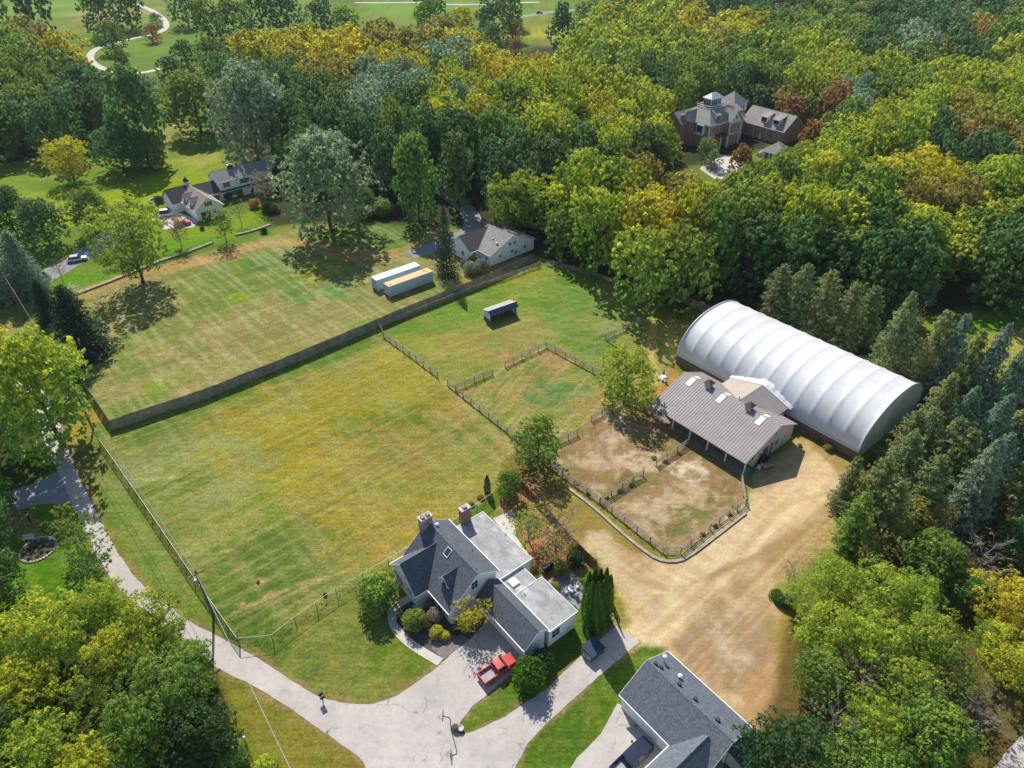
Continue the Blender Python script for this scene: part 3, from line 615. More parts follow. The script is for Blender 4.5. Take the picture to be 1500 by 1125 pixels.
sheet('mulch_bed', [(592, 884), (628, 868), (668, 905), (716, 905), (690, 935), (672, 948), (648, 964), (600, 936), (582, 912)], MULCH, 0.014, 0.12)
sheet('gravel_bed', [(640, 930), (672, 928), (688, 936), (666, 952), (650, 966), (632, 950)], M('grey_gravel', (0.20, 0.175, 0.165), 0.95, 0.35, 2.5, fine=0.4, fscale=9), 0.018, 0.12)
sheet('barn_walk', [(965, 612), (982, 604), (1100, 688), (1090, 702)], M('packed_earth', (0.25, 0.215, 0.17), 0.95, 0.3, 1), 0.02, 0.1)
# ================================================================== VEGETATION
def leaf_mat(name, attr=False):
    t = NT(name)
    tint = t.n('ShaderNodeAttribute', attribute_name='tint').outputs['Fac']
    if attr:
        base = t.n('ShaderNodeAttribute', attribute_name='hue').outputs['Color']
        cc = base
    else:
        oi = t.n('ShaderNodeObjectInfo')
        k = t.math('MULTIPLY', t.rng(tint, 0.35, 0.85, 0, 1), oi.outputs['Alpha'])
        cc = t.mix(k, oi.outputs['Color'], (0.60, 0.55, 0.035))
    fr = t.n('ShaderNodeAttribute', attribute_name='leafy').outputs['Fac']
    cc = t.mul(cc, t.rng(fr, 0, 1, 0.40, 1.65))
    b = t.n('ShaderNodeBsdfPrincipled'); t.l(cc, b.inputs['Base Color']); b.inputs['Roughness'].default_value = 0.55; b.inputs['Specular IOR Level'].default_value = 0.10
    tr = t.n('ShaderNodeBsdfTranslucent'); t.l(t.mul(cc, 1.35), tr.inputs['Color'])
    mx = t.n('ShaderNodeMixShader'); mx.inputs[0].default_value = 0.40
    t.l(b.outputs[0], mx.inputs[1]); t.l(tr.outputs[0], mx.inputs[2]); t.l(mx.outputs[0], t.out.inputs[0]); return t.m
LEAF = leaf_mat('foliage')
LEAFS = leaf_mat('distant_foliage', True)
def quads_at(P, N, size, rng, asp=0.7):
    n = len(P); N = N/np.linalg.norm(N, axis=1, keepdims=True)
    a = np.cross(N, rng.normal(size=(n, 3))); a /= np.linalg.norm(a, axis=1, keepdims=True); b = np.cross(N, a)
    s = (size*rng.uniform(0.65, 1.35, n))[:, None]; a = a*s; b = b*s*asp
    V = np.stack([P-a, P-b*0.9+a*0.1, P+a, P+b+N*s*0.15], 1).reshape(-1, 3)
    return V, np.arange(4*n).reshape(n, 4)
def unit(v): return v/np.maximum(np.linalg.norm(v, axis=-1, keepdims=True), 1e-9)
def crown(seed, nl, nq, leaf, zb=0.14, shape='round', lr=(0.15, 0.25), open_=0.0, rough=0.55, flat=0.85, irregular=0.15, tuft=9, tr=0.030):
    # unit tree: crown width 1, tip at z = 1, crown base at z = zb
    rng = np.random.default_rng(seed); cz = []; ga = 2.39996
    hgt = 1-zb
    for i in range(nl):
        t = ((i+0.5)/nl)**0.85; t = min(max(t+rng.normal()*0.03, 0.03), 0.97)
        if shape == 'round': r = math.sqrt(max(0, 1-((t-0.42)/0.60)**2)) if t > 0.42 else math.sqrt(max(0, 1-((t-0.42)/0.50)**2))
        elif shape == 'tall': r = (1-abs(t-0.38)/0.64)**0.5 if t > 0.38 else (0.55+0.45*t/0.38)
        elif shape == 'vase': r = 0.45+0.55*min(1, t/0.6) if t < 0.7 else math.sqrt(max(0, 1-((t-0.7)/0.32)**2))
        else: r = 1
        rr = 0.5*r*(0.66+rng.normal()*irregular*0.7); ph = i*ga+rng.normal()*0.35
        q = rng.uniform(*lr)*(0.75 if t > 0.85 else 1)
        cz.append((rr*math.cos(ph), rr*math.sin(ph), zb+t*hgt*0.93, q))
    for k in range(max(2, nl//8)):
        ph = rng.uniform(0, 2*PI); rr = rng.uniform(0, 0.22); cz.append((rr*math.cos(ph), rr*math.sin(ph), zb+hgt*rng.uniform(0.35, 0.86), rng.uniform(*lr)*1.15))
    cz = np.array(cz); wts = cz[:, 3]**2; cnt = np.maximum(6, (nq*wts/wts.sum()).astype(int))
    Ps, Ns, Ti, Le = [], [], [], []
    mid = np.array([0, 0, zb+hgt*0.42])
    for c, m in zip(cz, cnt):
        per = tuft; k = max(3, int(m/per)); out = unit(np.array(c[:3])-mid+np.array([0, 0, 0.12]))
        d = unit(rng.normal(size=(int(k*2.4), 3))); d = d[(np.maximum(d@out, d[:, 2]*0.9) > 0.0)][:k]
        rad = c[3]*rng.uniform(0.70, 1.10, len(d))[:, None]
        cen = c[:3]+d*rad*np.array([1, 1, flat]); lobe = rng.uniform(); tl = rng.uniform(size=len(cen))
        cen = np.repeat(cen, per, 0); dd = np.repeat(d, per, 0); tl = np.repeat(tl, per)
        off = rng.normal(size=cen.shape); off = unit(off)*rng.uniform(0.3, 1.0, len(cen))[:, None]*tr*rng.uniform(0.7, 1.3, len(cen))[:, None]
        off = off*np.array([1.15, 1.15, 0.7]); p = cen+off
        Ps.append(p); Ns.append(unit(off)*0.75+dd*0.7+rng.normal(size=dd.shape)*rough*0.6+np.array([0, 0, 0.3]))
        Ti.append(np.clip(0.36*lobe+0.20*tl+0.12*rng.uniform(size=len(p))+0.62*(p[:, 2]-0.42), 0, 1)); Le.append(np.clip(0.30*lobe+0.35*tl+0.35*rng.uniform(size=len(p)), 0, 1))
    P = np.concatenate(Ps); N = np.concatenate(Ns); T = np.concatenate(Ti); L = np.concatenate(Le)
    if open_: k = rng.uniform(size=len(P)) > open_; P, N, T, L = P[k], N[k], T[k], L[k]
    V, Q = quads_at(P, N, leaf, rng); return V, Q, T, L
def conifer(seed, tiers, per, nq, leaf, droop=0.25, zb=0.05, power=0.85, rag=0.2, up=0.0):
    rng = np.random.default_rng(seed); Ps, Ns, Ti, Le = [], [], [], []
    for i in range(tiers):
        t = (i+rng.uniform(-0.3, 0.3))/tiers; t = min(max(t, 0), 0.985); z = zb+(1-zb)*t; R_ = 0.5*(1-t)**power*(0.86+0.14*min(1, t/0.1))
        nb = max(4, int(per*(1-0.55*t)))
        for j in range(nb):
            ph = 2*PI*(j+rng.uniform(-0.4, 0.4))/nb+i*1.1; L_ = R_*rng.uniform(1-rag*1.6, 1+rag*0.6)
            m = max(3, int(nq*(0.35+1.6*R_))); s = rng.uniform(0.12, 1, m)**0.75
            wd = 0.055*(1-s*0.6)*(0.4+R_*1.6)
            lat = rng.normal(size=m)*wd
            x = math.cos(ph)*s*L_-math.sin(ph)*lat; y = math.sin(ph)*s*L_+math.cos(ph)*lat
            zz = z-droop*L_*s**1.4*0.6+up*s*L_+rng.normal(size=m)*0.007-np.abs(lat)*0.35
            Ps.append(np.stack([x, y, zz], 1)); nn = rng.normal(size=(m, 3))*0.45+np.array([math.cos(ph)*0.45, math.sin(ph)*0.45, 0.9]); Ns.append(nn)
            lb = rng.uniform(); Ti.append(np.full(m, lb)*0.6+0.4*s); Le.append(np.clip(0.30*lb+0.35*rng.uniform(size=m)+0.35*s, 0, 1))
    P = np.concatenate(Ps); V, Q = quads_at(P, np.concatenate(Ns), leaf, rng, 0.6); return V, Q, np.concatenate(Ti), np.concatenate(Le)
def column(seed, nq, leaf):
    rng = np.random.default_rng(seed); t = rng.uniform(0.0, 1, nq)**0.9; ph = rng.uniform(0, 2*PI, nq)
    r = 0.5*np.where(t < 0.3, 0.88+0.12*t/0.3, np.maximum(0, 1-((t-0.3)/0.71)**1.9)**0.75)*(0.86+0.16*np.sin(ph*5+t*9)*np.sin(t*23+ph*2))*rng.uniform(0.86, 1.04, nq)
    P = np.stack([r*np.cos(ph), r*np.sin(ph), t], 1); N = np.stack([np.cos(ph), np.sin(ph), 0.5+t*0.6], 1)+rng.normal(size=(nq, 3))*0.45
    V, Q = quads_at(P, N, leaf, rng, 0.6); return V, Q, rng.uniform(size=nq), np.clip(0.5*rng.uniform(size=nq)+0.25*np.sin(ph*5+t*9)+0.25, 0, 1)
def bushy(seed, nl, nq, leaf):
    rng = np.random.default_rng(seed); c = []
    for i in range(nl):
        ph = i*2.4+rng.normal()*0.3; t = ((i+0.5)/nl); rr = 0.30*math.sqrt(1-t*0.85); c.append((rr*math.cos(ph), rr*math.sin(ph), 0.22+0.5*t, rng.uniform(0.17, 0.25)))
    Ps, Ns, T, L = [], [], [], []
    for q in c:
        d = unit(rng.normal(size=(nq//nl, 3))); p = np.array(q[:3])+d*q[3]*rng.uniform(0.8, 1.08, len(d))[:, None]*np.array([1, 1, 1.1]); lb = rng.uniform()
        Ps.append(p); Ns.append(d+rng.normal(size=d.shape)*0.5); T.append(0.5*lb+0.5*rng.uniform(size=len(d))); L.append(0.4*lb+0.6*rng.uniform(size=len(d)))
    P = np.concatenate(Ps); P[:, 2] = np.maximum(P[:, 2], 0.015); V, Q = quads_at(P, np.concatenate(Ns), leaf, rng, 0.75); return V, Q, np.concatenate(T), np.concatenate(L)
def cmesh(name, V, Q, T, L, mat=None):
    return np_mesh(name, V, Q, mat or LEAF, {'tint': ('FLOAT', 'FACE', T), 'leafy': ('FLOAT', 'FACE', L)})
def trunk_mesh(seed, top=0.62, limbs=6, r=0.026, mat=BARK, spread=0.3, twigs=0, lift=0.3, rad2=0.011, n=6):
    rng = random.Random(seed); m = MB(); p = (0, 0, -0.02); pts = [p]
    for i in range(4): pts.append((pts[-1][0]+rng.uniform(-.015, .015), pts[-1][1]+rng.uniform(-.015, .015), -0.02+(top+0.02)*(i+1)/4))
    m.path(pts, r, r*0.45, n); m.tube((0, 0, -0.03), (0, 0, 0.03), r*1.5, r, n)
    for k in range(limbs):
        t = 0.3+0.7*k/max(1, limbs-1); i = min(3, int(t*4)); f = t*4-i; a = Vector(pts[i]).lerp(Vector(pts[min(4, i+1)]), min(1, f))
        ph = k*2.4+rng.uniform(-.4, .4); L = spread*rng.uniform(0.75, 1.2)*(1.1-0.5*t)
        q = [tuple(a)]
        for s in (0.35, 0.7, 1.0): q.append((a.x+math.cos(ph)*L*s+rng.uniform(-.02, .02), a.y+math.sin(ph)*L*s+rng.uniform(-.02, .02), a.z+lift*L*1.6*s**0.8))
        m.path(q, rad2, rad2*0.35, 5)
        for w_ in range(twigs):
            s = rng.choice((1, 2, 3)); b = Vector(q[s]); p2 = ph+rng.uniform(-1.1, 1.1); l2 = L*rng.uniform(.25, .55)
            e = b+Vector((math.cos(p2)*l2, math.sin(p2)*l2, l2*rng.uniform(.2, 1.0))); m.tube(b, e, rad2*0.42, rad2*0.12, 4, False)
            for y_ in range(2):
                p3 = p2+rng.uniform(-1, 1); l3 = l2*0.55; b3 = b.lerp(e, rng.uniform(.4, .9)); m.tube(b3, b3+Vector((math.cos(p3)*l3, math.sin(p3)*l3, l3*rng.uniform(.1, .8))), rad2*0.2, rad2*0.06, 3, False)
    me = bpy.data.meshes.new('trunk'); me.from_pydata(m.v, [], m.f); me.materials.append(mat); me.update(); return me
FAM = {}
def fam(k, meshes, trunks): FAM[k] = (meshes, trunks)
TR = [trunk_mesh(i) for i in range(3)]; TRV = [trunk_mesh(20+i, 0.5, 7, 0.022, spread=0.42, lift=0.55) for i in range(2)]
TRC = [trunk_mesh(40, 0.97, 0, 0.02)]; TRB = [trunk_mesh(60+i, 0.72, 13, 0.015, BARKG, 0.42, 10, 0.5, 0.0075) for i in range(2)]
TRS = [trunk_mesh(50+i, 0.6, 9, 0.017, BARKG, 0.40, 4, 0.55, 0.008) for i in range(2)]
fam('oak', [cmesh('crown', *crown(i, 44, 15000, 0.017, rough=0.55, irregular=0.2)) for i in (1, 2, 3)], TR)
fam('tall', [cmesh('crown', *crown(i, 42, 9000, 0.022, 0.06, 'tall', (0.14, 0.22))) for i in (11, 12)], TR)
fam('locust', [cmesh('crown', *crown(i, 60, 13000, 0.0135, 0.16, 'vase', (0.09, 0.17), 0.10, 0.55, 0.6, 0.26)) for i in (21, 22, 23)], TRV)
fam('willow', [cmesh('crown', *crown(i, 50, 10000, 0.015, 0.05, 'round', (0.09, 0.17), 0.05, 0.6, 0.9, 0.22)) for i in (25, 26)], TRV)
fam('sparse', [cmesh('crown', *crown(i, 34, 3600, 0.016, 0.22, 'vase', (0.09, 0.17), 0.15, 0.9, 0.7, 0.3)) for i in (31, 32)], TRS)
fam('woak', [cmesh('crown', *crown(i, 26, 5200, 0.027, 0.08, 'round', (0.15, 0.25), rough=0.48, irregular=0.22)) for i in (41, 42, 43, 44)], TR)
fam('wtall', [cmesh('crown', *crown(i, 32, 5200, 0.027, 0.05, 'tall', (0.13, 0.22), rough=0.48, irregular=0.2)) for i in (51, 52)], TR)
fam('wloc', [cmesh('crown', *crown(i, 36, 5600, 0.023, 0.14, 'vase', (0.11, 0.20), 0, 0.55, 0.65, 0.25)) for i in (61, 62, 63)], TRV)
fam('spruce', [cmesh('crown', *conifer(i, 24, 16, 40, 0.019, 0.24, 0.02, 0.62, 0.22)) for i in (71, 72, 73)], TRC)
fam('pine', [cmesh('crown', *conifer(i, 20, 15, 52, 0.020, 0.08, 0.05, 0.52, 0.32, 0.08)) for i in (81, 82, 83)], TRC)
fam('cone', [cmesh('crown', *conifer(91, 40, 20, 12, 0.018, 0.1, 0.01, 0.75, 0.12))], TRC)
fam('column', [cmesh('crown', *column(i, 3600, 0.034)) for i in (101, 102, 103)], TRC)
fam('bush', [cmesh('bush', *bushy(i, 16, 3600, 0.030)) for i in (111, 112, 113)], None)
fam('bare', [cmesh('crown', *crown(i, 16, 450, 0.014, 0.3, 'vase', (0.10, 0.2), 0, 0.9)) for i in (121, 122)], TRB)
FARM = [crown(i, 18, 720, 0.052, 0.10, s, (0.18, 0.28), rough=0.45, tuft=6, tr=0.045) for i, s in ((201, 'round'), (202, 'round'), (203, 'vase'), (204, 'tall'))]

FARN = [crown(i, 26, 2300, 0.034, 0.10, s, (0.14, 0.25), rough=0.45, tuft=7, tr=0.034) for i, s in ((211, 'round'), (212, 'round'), (213, 'vase'), (214, 'vase'), (215, 'tall'))]
CODES = {'D': (0.135, 0.240, 0.074), 'G': (0.175, 0.295, 0.062), 'B': (0.30, 0.39, 0.225), 'L': (0.270, 0.400, 0.060), 'Y': (0.50, 0.46, 0.045), 'O': (0.30, 0.275, 0.085), 'R': (0.38, 0.21, 0.085),
    'S': (0.215, 0.290, 0.195), 'K': (0.036, 0.072, 0.042), 'P': (0.225, 0.275, 0.115), 'T': (0.30, 0.24, 0.16), 'A': (0.085, 0.190, 0.022), 'H': (0.065, 0.135, 0.045), 'W': (0.55, 0.50, 0.34), 'Q': (0.26, 0.30, 0.23), 'M': (0.46, 0.35, 0.25)}
YEL = {'D': 0.02, 'G': 0.30, 'B': 0.0, 'L': 0.72, 'Y': 0.5, 'O': 0.45, 'R': 0.3, 'S': 0, 'K': 0, 'P': 0.10, 'T': 0.1, 'A': 0.05, 'H': 0.0, 'W': 0, 'Q': 0, 'M': 0}
WORD = {'D': 'dark-green', 'G': 'mid-green', 'B': 'grey-green', 'L': 'yellow-green', 'Y': 'yellow', 'O': 'olive-gold', 'R': 'russet'}
VR = random.Random(99)
NCH = {}
def grow(family, x, y, w_, h_, code, label, name='tree', cat='tree', group=None, jit=0.12, tilt=0, yel=None):
    meshes, trunks = FAM[family]; i = VR.randrange(len(meshes)); c = CODES[code]; j = lambda: 1+VR.uniform(-jit, jit)
    k = j(); col = (c[0]*k*j(), c[1]*k, c[2]*k*j(), YEL[code]*VR.uniform(0.7, 1.3) if yel is None else yel)
    sw = (w_*VR.uniform(0.94, 1.06), w_*VR.uniform(0.94, 1.06), h_)
    if trunks is None:
        o = bpy.data.objects.new(name, meshes[i]); COL.objects.link(o)
        o.location = (x, y, 0); o.rotation_euler = (0, 0, VR.uniform(0, 6.28)); o.scale = sw; o.color = col
        return tagp(o, label, cat, group)
    r = thing(name, label, cat, (x, y, 0), 0, group); rot = VR.uniform(0, 6.28)
    o = bpy.data.objects.new('crown', meshes[i]); COL.objects.link(o); o.parent = r; o.color = col; o.scale = sw; o.rotation_euler = (0, 0, rot)
    tk = bpy.data.objects.new('trunk', trunks[i % len(trunks)]); COL.objects.link(tk); tk.parent = r; tk.scale = sw; tk.rotation_euler = (0, 0, rot)
    return r
def at_px(u, v, wpx, asp, zf):
    h = 10
    for _ in range(6):
        x, y = gp(u, v, h*zf); dep = y*CP+(CAMH-h*zf)*SP; w_ = wpx*dep/FPX; h = w_*asp
    return x, y, w_, h
def tpx(u, v, wpx, family, code, label, asp=1.3, zf=0.58, **k):
    x, y, w_, h = at_px(u, v, wpx, asp, zf); return grow(family, x, y, w_, h, code, label, **k)
def bpx(u, v, utop, vtop, wpx, family, code, label, **k):
    # base pixel and top pixel (only the height of the top is used)
    x, y = gp(u, v); lo, hi = 0.2, 60
    for _ in range(40):
        m = (lo+hi)/2
        if px(x, y, m)[1] > vtop: lo = m
        else: hi = m
    dep = y*CP+(CAMH-lo*0.4)*SP; return grow(family, x, y, wpx*dep/FPX, lo, code, label, **k)
GT = 'trees on the golf lawns'
tpx(95, 228, 64, 'locust', 'Y', 'small yellowing tree on the golf lawn left of the large dark tree', 1.05, yel=0.7)
tpx(194, 158, 82, 'tall', 'D', 'tall dark round-topped tree in the middle of the golf lawn', 1.7)
tpx(170, 212, 66, 'oak', 'D', 'dark dense low tree at the left foot of the tall golf-lawn tree', 0.95)
tpx(212, 218, 56, 'oak', 'D', 'dark dense low tree at the right foot of the tall golf-lawn tree', 0.95)
tpx(180, 195, 40, 'oak', 'B', 'pale grey-green small tree in front of the tall golf-lawn tree', 1.0)
tpx(280, 138, 82, 'oak', 'G', 'spreading green oak with open trunk right of the tall golf-lawn tree', 1.05, 0.66)
tpx(365, 160, 105, 'oak', 'B', 'large grey-green tree above the right end of the white house', 1.35)
tpx(474, 262, 132, 'oak', 'B', 'broad grey-green tree shading the mown field right of the white house', 1.08)
tpx(425, 225, 40, 'oak', 'L', 'small yellow-green tree tucked behind the broad grey-green tree', 1.0)
tpx(528, 290, 40, 'oak', 'G', 'low green tree at the right foot of the broad grey-green tree', 1.0); tpx(560, 300, 34, 'bush', 'G', 'green shrub left of the narrow pointed conifer, by the wood', 0.8, name='bush', cat='bush')
tpx(608, 252, 76, 'tall', 'G', 'tall leafy green tree rising behind the narrow pointed conifer', 1.75)
bpx(655, 404, 653, 300, 46, 'cone', 'K', 'narrow pointed dark conifer between containers and grey-roofed house', name='conifer')
tpx(752, 282, 80, 'locust', 'L', 'pale-trunked light green tree behind the grey-roofed house', 1.25, 0.66, yel=0.25)
tpx(184, 340, 116, 'locust', 'L', 'large thinning green tree shading the corner of the upper mown field', 1.15, 0.62, yel=0.3)
tpx(48, 562, 152, 'oak', 'L', 'large yellow-green maple overhanging the road at the left', 1.32, 0.6, yel=0.75)
tpx(-68, 620, 120, 'oak', 'G', 'green tree at the left edge shading the road below the large maple', 1.2); tpx(-78, 520, 120, 'oak', 'G', 'green tree at the left edge behind the large roadside maple', 1.2)
bpx(128, 520, 78, 415, 100, 'spruce', 'K', 'large dark spruce at the corner of the upper mown field', name='spruce', cat='conifer')
bpx(76, 470, 40, 408, 52, 'spruce', 'K', 'smaller dark spruce just left of the large field-corner spruce', name='spruce', cat='conifer')
bpx(48, 430, 22, 335, 74, 'spruce', 'S', 'bluish spruce beside the driveway at the left', name='spruce', cat='conifer'); bpx(12, 440, -12, 345, 70, 'spruce', 'S', 'bluish spruce at the left edge beside its twin', name='spruce', cat='conifer')
tpx(58, 322, 62, 'oak', 'D', 'dark tree with visible trunk at the left end of the driveway', 1.15); tpx(8, 308, 60, 'oak', 'D', 'dark tree cut by the left edge above the blue spruces', 1.3); tpx(128, 305, 56, 'oak', 'G', 'green tree left of the large thinning field-corner tree', 1.25)
tpx(108, 428, 28, 'sparse', 'W', 'tiny pale cream-leaved tree beside the dark field-corner spruce', 1.1); tpx(84, 392, 32, 'bare', 'T', 'bare brown little tree below the white parked car', 1.2)
tpx(258, 332, 36, 'sparse', 'T', 'thin brown tree in front of the cars at the white house', 1.5); tpx(324, 326, 46, 'sparse', 'G', 'small green tree on the lawn below the white house', 1.2); tpx(349, 308, 30, 'bare', 'T', 'bare little tree on the lawn right of the white house garage', 1.3); tpx(384, 272, 44, 'sparse', 'T', 'brown-leaved tree before the right end of the white house', 1.2)
tpx(788, 640, 76, 'willow', 'G', 'green tree at the left corner of the dirt paddock', 1.15, 0.6, yel=0.35)
tpx(920, 543, 92, 'willow', 'L', 'yellow-green willow-like tree beside the left end of the barn', 1.05, 0.6, yel=0.55)
tpx(746, 706, 38, 'oak', 'G', 'small green tree behind the brick chimneys of the main house', 1.2, yel=0.25); bpx(714, 722, 712, 696, 12, 'column', 'H', 'small narrow evergreen shrub by the wire fence', name='evergreen_shrub', cat='shrub')
tpx(775, 765, 62, 'sparse', 'L', 'thin green tree over the pale patio behind the flat roof', 1.1, yel=0.3); tpx(815, 770, 90, 'bare', 'L', 'nearly bare tree with grey limbs over the back garden', 1.1); tpx(815, 800, 62, 'sparse', 'O', 'thin olive tree beside the nearly bare garden tree', 0.9)
tpx(108, 772, 76, 'sparse', 'G', 'small dark-barked tree hanging over the road', 1.15, yel=0.3); tpx(128, 818, 88, 'sparse', 'G', 'spreading tree between the round flower bed and the road', 1.1, yel=0.15)
for u, v, w_, c, lb in ((-26, 770, 70, 'D', 'dark tree at the left edge beside the round flower bed'), (-26, 845, 84, 'D', 'dark tree at the left edge beside the bright green lawn'), (-18, 725, 56, 'G', 'green tree at the left edge beside the shaded side drive')): tpx(u, v, w_, 'oak', c, lb, 1.25)
# lower-left grove
for u, v, w_, f, c, lb in ((60, 925, 130, 'locust', 'L', 'golden-green locust with forked dark trunk, lower-left grove'), (150, 885, 80, 'locust', 'L', 'yellow-green locust at the upper tip of the lower-left grove'), (222, 905, 96, 'locust', 'L', 'yellow-green locust leaning over the road, lower-left grove'),
        (165, 955, 90, 'locust', 'L', 'golden locust in the centre of the lower-left grove'), (30, 1010, 110, 'locust', 'L', 'golden locust at the left edge of the lower-left grove'), (120, 1010, 80, 'sparse', 'L', 'thin olive tree in the middle of the lower-left grove'),
        (240, 1010, 130, 'locust', 'G', 'broad green locust at the roadside edge of the lower-left grove'), (190, 1070, 120, 'locust', 'G', 'broad green locust at the bottom of the lower-left grove'), (290, 1075, 100, 'oak', 'H', 'dark green tree at the bottom beside the garden lamp'),
        (60, 1100, 120, 'locust', 'L', 'yellow-green locust in the bottom left corner'), (130, 1130, 110, 'locust', 'L', 'golden locust cut by the bottom edge, lower-left grove'), (280, 965, 60, 'oak', 'G', 'small green tree right of the leaning roadside locust'), (-30, 950, 110, 'locust', 'L', 'yellow-green locust cut by the left edge, lower-left grove'), (-20, 1080, 110, 'oak', 'G', 'green tree cut by the bottom left corner')):
    tpx(u, v, w_, f, c, lb, 1.1, 0.6, yel=(1.1 if 'olden' in lb else {'G': 0.22, 'H': 0.05, 'L': 0.6}.get(c)), group='trees of the lower-left grove')
for u, v, w_, c, lb in ((292, 992, 46, 'Y', 'bright yellow-green roadside bush beside the utility pole'), (335, 1110, 60, 'G', 'green bush below the white globe garden lamp'), (390, 1120, 40, 'L', 'yellow-green bush at the bottom edge beside the lawn')): tpx(u, v, w_, 'bush', c, lb, 0.8, name='bush', cat='bush')
# planting around the main house
for u, v, w_, c, lb, a_ in ((552, 866, 70, 'G', 'large round green shrub at the corner of the main house', 0.85), (607, 906, 40, 'G', 'round green shrub between the walkway and the main house', 0.9), (637, 900, 27, 'M', 'brown-pink hydrangea bush under the main house eave', 0.85), (629, 884, 18, 'Q', 'small pale green shrub above the hydrangea', 0.9),
        (640, 925, 26, 'Y', 'golden ornamental grass clump in the front bed', 0.7), (652, 930, 18, 'Y', 'smaller golden grass clump beside the first in the front bed', 0.7), (667, 926, 12, 'H', 'dark little shrub at the edge of the gravel bed', 0.9), (587, 908, 14, 'H', 'dark shrub inside the bend of the walkway', 0.7),
        (776, 985, 60, 'A', 'large round glossy shrub beside the red pickup', 0.9), (795, 964, 40, 'H', 'dark shrub in the shade of the garage gable', 0.9), (843, 817, 30, 'H', 'dark green round shrub beside the brown garden fence', 0.85), (822, 832, 26, 'O', 'olive shrub left of the dark green round shrub', 0.8), (813, 858, 16, 'Y', 'golden little shrub at the corner of the back roof', 0.9), (840, 800, 20, 'O', 'small olive shrub against the brown garden fence', 0.9), (782, 830, 14, 'R', 'rust-coloured little shrub beside the flat roof wall', 0.8)):
    tpx(u, v, w_, 'bush', c, lb, a_, 0.5, name='shrub', cat='shrub')
tpx(693, 898, 66, 'sparse', 'Y', 'small golden-leaved tree at the front of the main house', 1.0, 0.6, yel=0.2); tpx(680, 912, 36, 'sparse', 'Y', 'low golden-leaved tree below the main house gable window', 1.0, yel=0.2)
for i, (u, v, vt, w_) in enumerate(((858, 900, 838, 16), (866, 893, 834, 15), (874, 893, 833, 15), (882, 896, 832, 15), (861, 922, 852, 19), (869, 926, 853, 19), (876, 922, 852, 18), (881, 912, 843, 17), (887, 908, 842, 16))):
    bpx(u, v, u, vt, w_*1.15, 'column', 'A', 'columnar arborvitae, %s of the clump beside the flat-roofed wing' % ['rear-left one', 'rear second', 'rear third', 'rear-right one', 'front-left one', 'front-middle one', 'front-right one', 'right-hand tall one', 'rightmost one'][i], name='arborvitae', cat='conifer', group='arborvitae clump by the house')
# conifers and shrubs behind and right of the arena
SG = 'conifers around the arena'
for u, v, vt, w_, f, c, lb in ((1130, 470, 386, 54, 'pine', 'P', 'leftmost olive pine behind the arena roof'), (1160, 480, 386, 58, 'pine', 'P', 'olive pine behind the arena, second from left'), (1192, 495, 394, 60, 'pine', 'P', 'olive pine behind the arena, third from left'), (1225, 515, 412, 56, 'pine', 'P', 'olive pine behind the middle of the arena roof'),
        (1290, 560, 425, 74, 'spruce', 'P', 'tall green spruce behind the right half of the arena'), (1318, 520, 438, 26, 'bare', 'T', 'dead brown conifer behind the tall green spruce'), (1340, 580, 452, 56, 'pine', 'P', 'green pine right of the dead brown conifer'), (1362, 590, 456, 50, 'pine', 'S', 'blue-green pine behind the arena right end'), (1410, 620, 468, 62, 'spruce', 'S', 'blue spruce on the near side of the grassy clearing'), (1440, 640, 494, 62, 'spruce', 'S', 'blue spruce just right of the clearing spruce'), (1385, 610, 480, 48, 'pine', 'P', 'olive pine between two blue spruces'),
        (1480, 700, 540, 84, 'spruce', 'S', 'big blue spruce at the right edge below the clearing'), (1530, 680, 560, 84, 'spruce', 'S', 'blue spruce cut by the right edge'), (1425, 690, 575, 68, 'spruce', 'S', 'blue-grey spruce right of the arena gable'), (1400, 770, 640, 76, 'spruce', 'S', 'big blue spruce in front of the small sunny gap'), (1455, 690, 600, 60, 'pine', 'P', 'tan-tipped pine beside the big blue spruce'),
        (1330, 700, 598, 66, 'pine', 'P', 'green pine at the near corner of the arena gable'), (1300, 730, 630, 64, 'pine', 'P', 'olive-green pine beyond the dirt yard corner'), (1360, 720, 610, 62, 'pine', 'P', 'green pine right of the arena gable'), (1262, 770, 668, 66, 'pine', 'P', 'green pine at the edge of the dirt yard'), (1285, 790, 700, 66, 'pine', 'P', 'shaggy pine right of the dirt yard'), (1335, 770, 665, 66, 'pine', 'P', 'shaggy olive pine in the thicket right of the yard'), (1240, 800, 720, 50, 'pine', 'G', 'small green pine at the tip of the dirt yard thicket')):
    bpx(u, v, u, vt, w_*1.18, f, c, lb, name='spruce' if f == 'spruce' else 'pine', cat='conifer', group=SG)
for u, v, vt, w_, f, c, lb in ((1350, 655, 545, 56, 'pine', 'P', 'olive pine between the arena gable and the blue-grey spruce'), (1385, 668, 562, 58, 'spruce', 'S', 'blue-grey spruce behind the pine by the arena gable'), (1462, 625, 508, 62, 'spruce', 'S', 'blue spruce between the clearing pair and the right edge'), (1500, 640, 520, 70, 'spruce', 'S', 'blue spruce at the right edge beside the clearing'), (1425, 745, 632, 70, 'spruce', 'S', 'blue-grey spruce right of the big blue spruce'), (1375, 735, 625, 62, 'pine', 'P', 'green pine left of the big blue spruce'), (1468, 770, 655, 70, 'pine', 'P', 'green pine at the right above the bare grey tree'), (1310, 690, 600, 56, 'pine', 'P', 'dark pine in the shade of the arena gable'), (1255, 505, 418, 56, 'pine', 'P', 'olive pine left of the tall green spruce'), (1230, 745, 668, 44, 'pine', 'P', 'low green pine where the dirt yard meets the arena')):
    bpx(u, v, u, vt, w_*1.2, f, c, lb, name='spruce' if f == 'spruce' else 'pine', cat='conifer', group=SG)
tpx(1275, 395, 50, 'oak', 'L', 'bright green small tree between the pines and the wood', 1.1, yel=0.1)
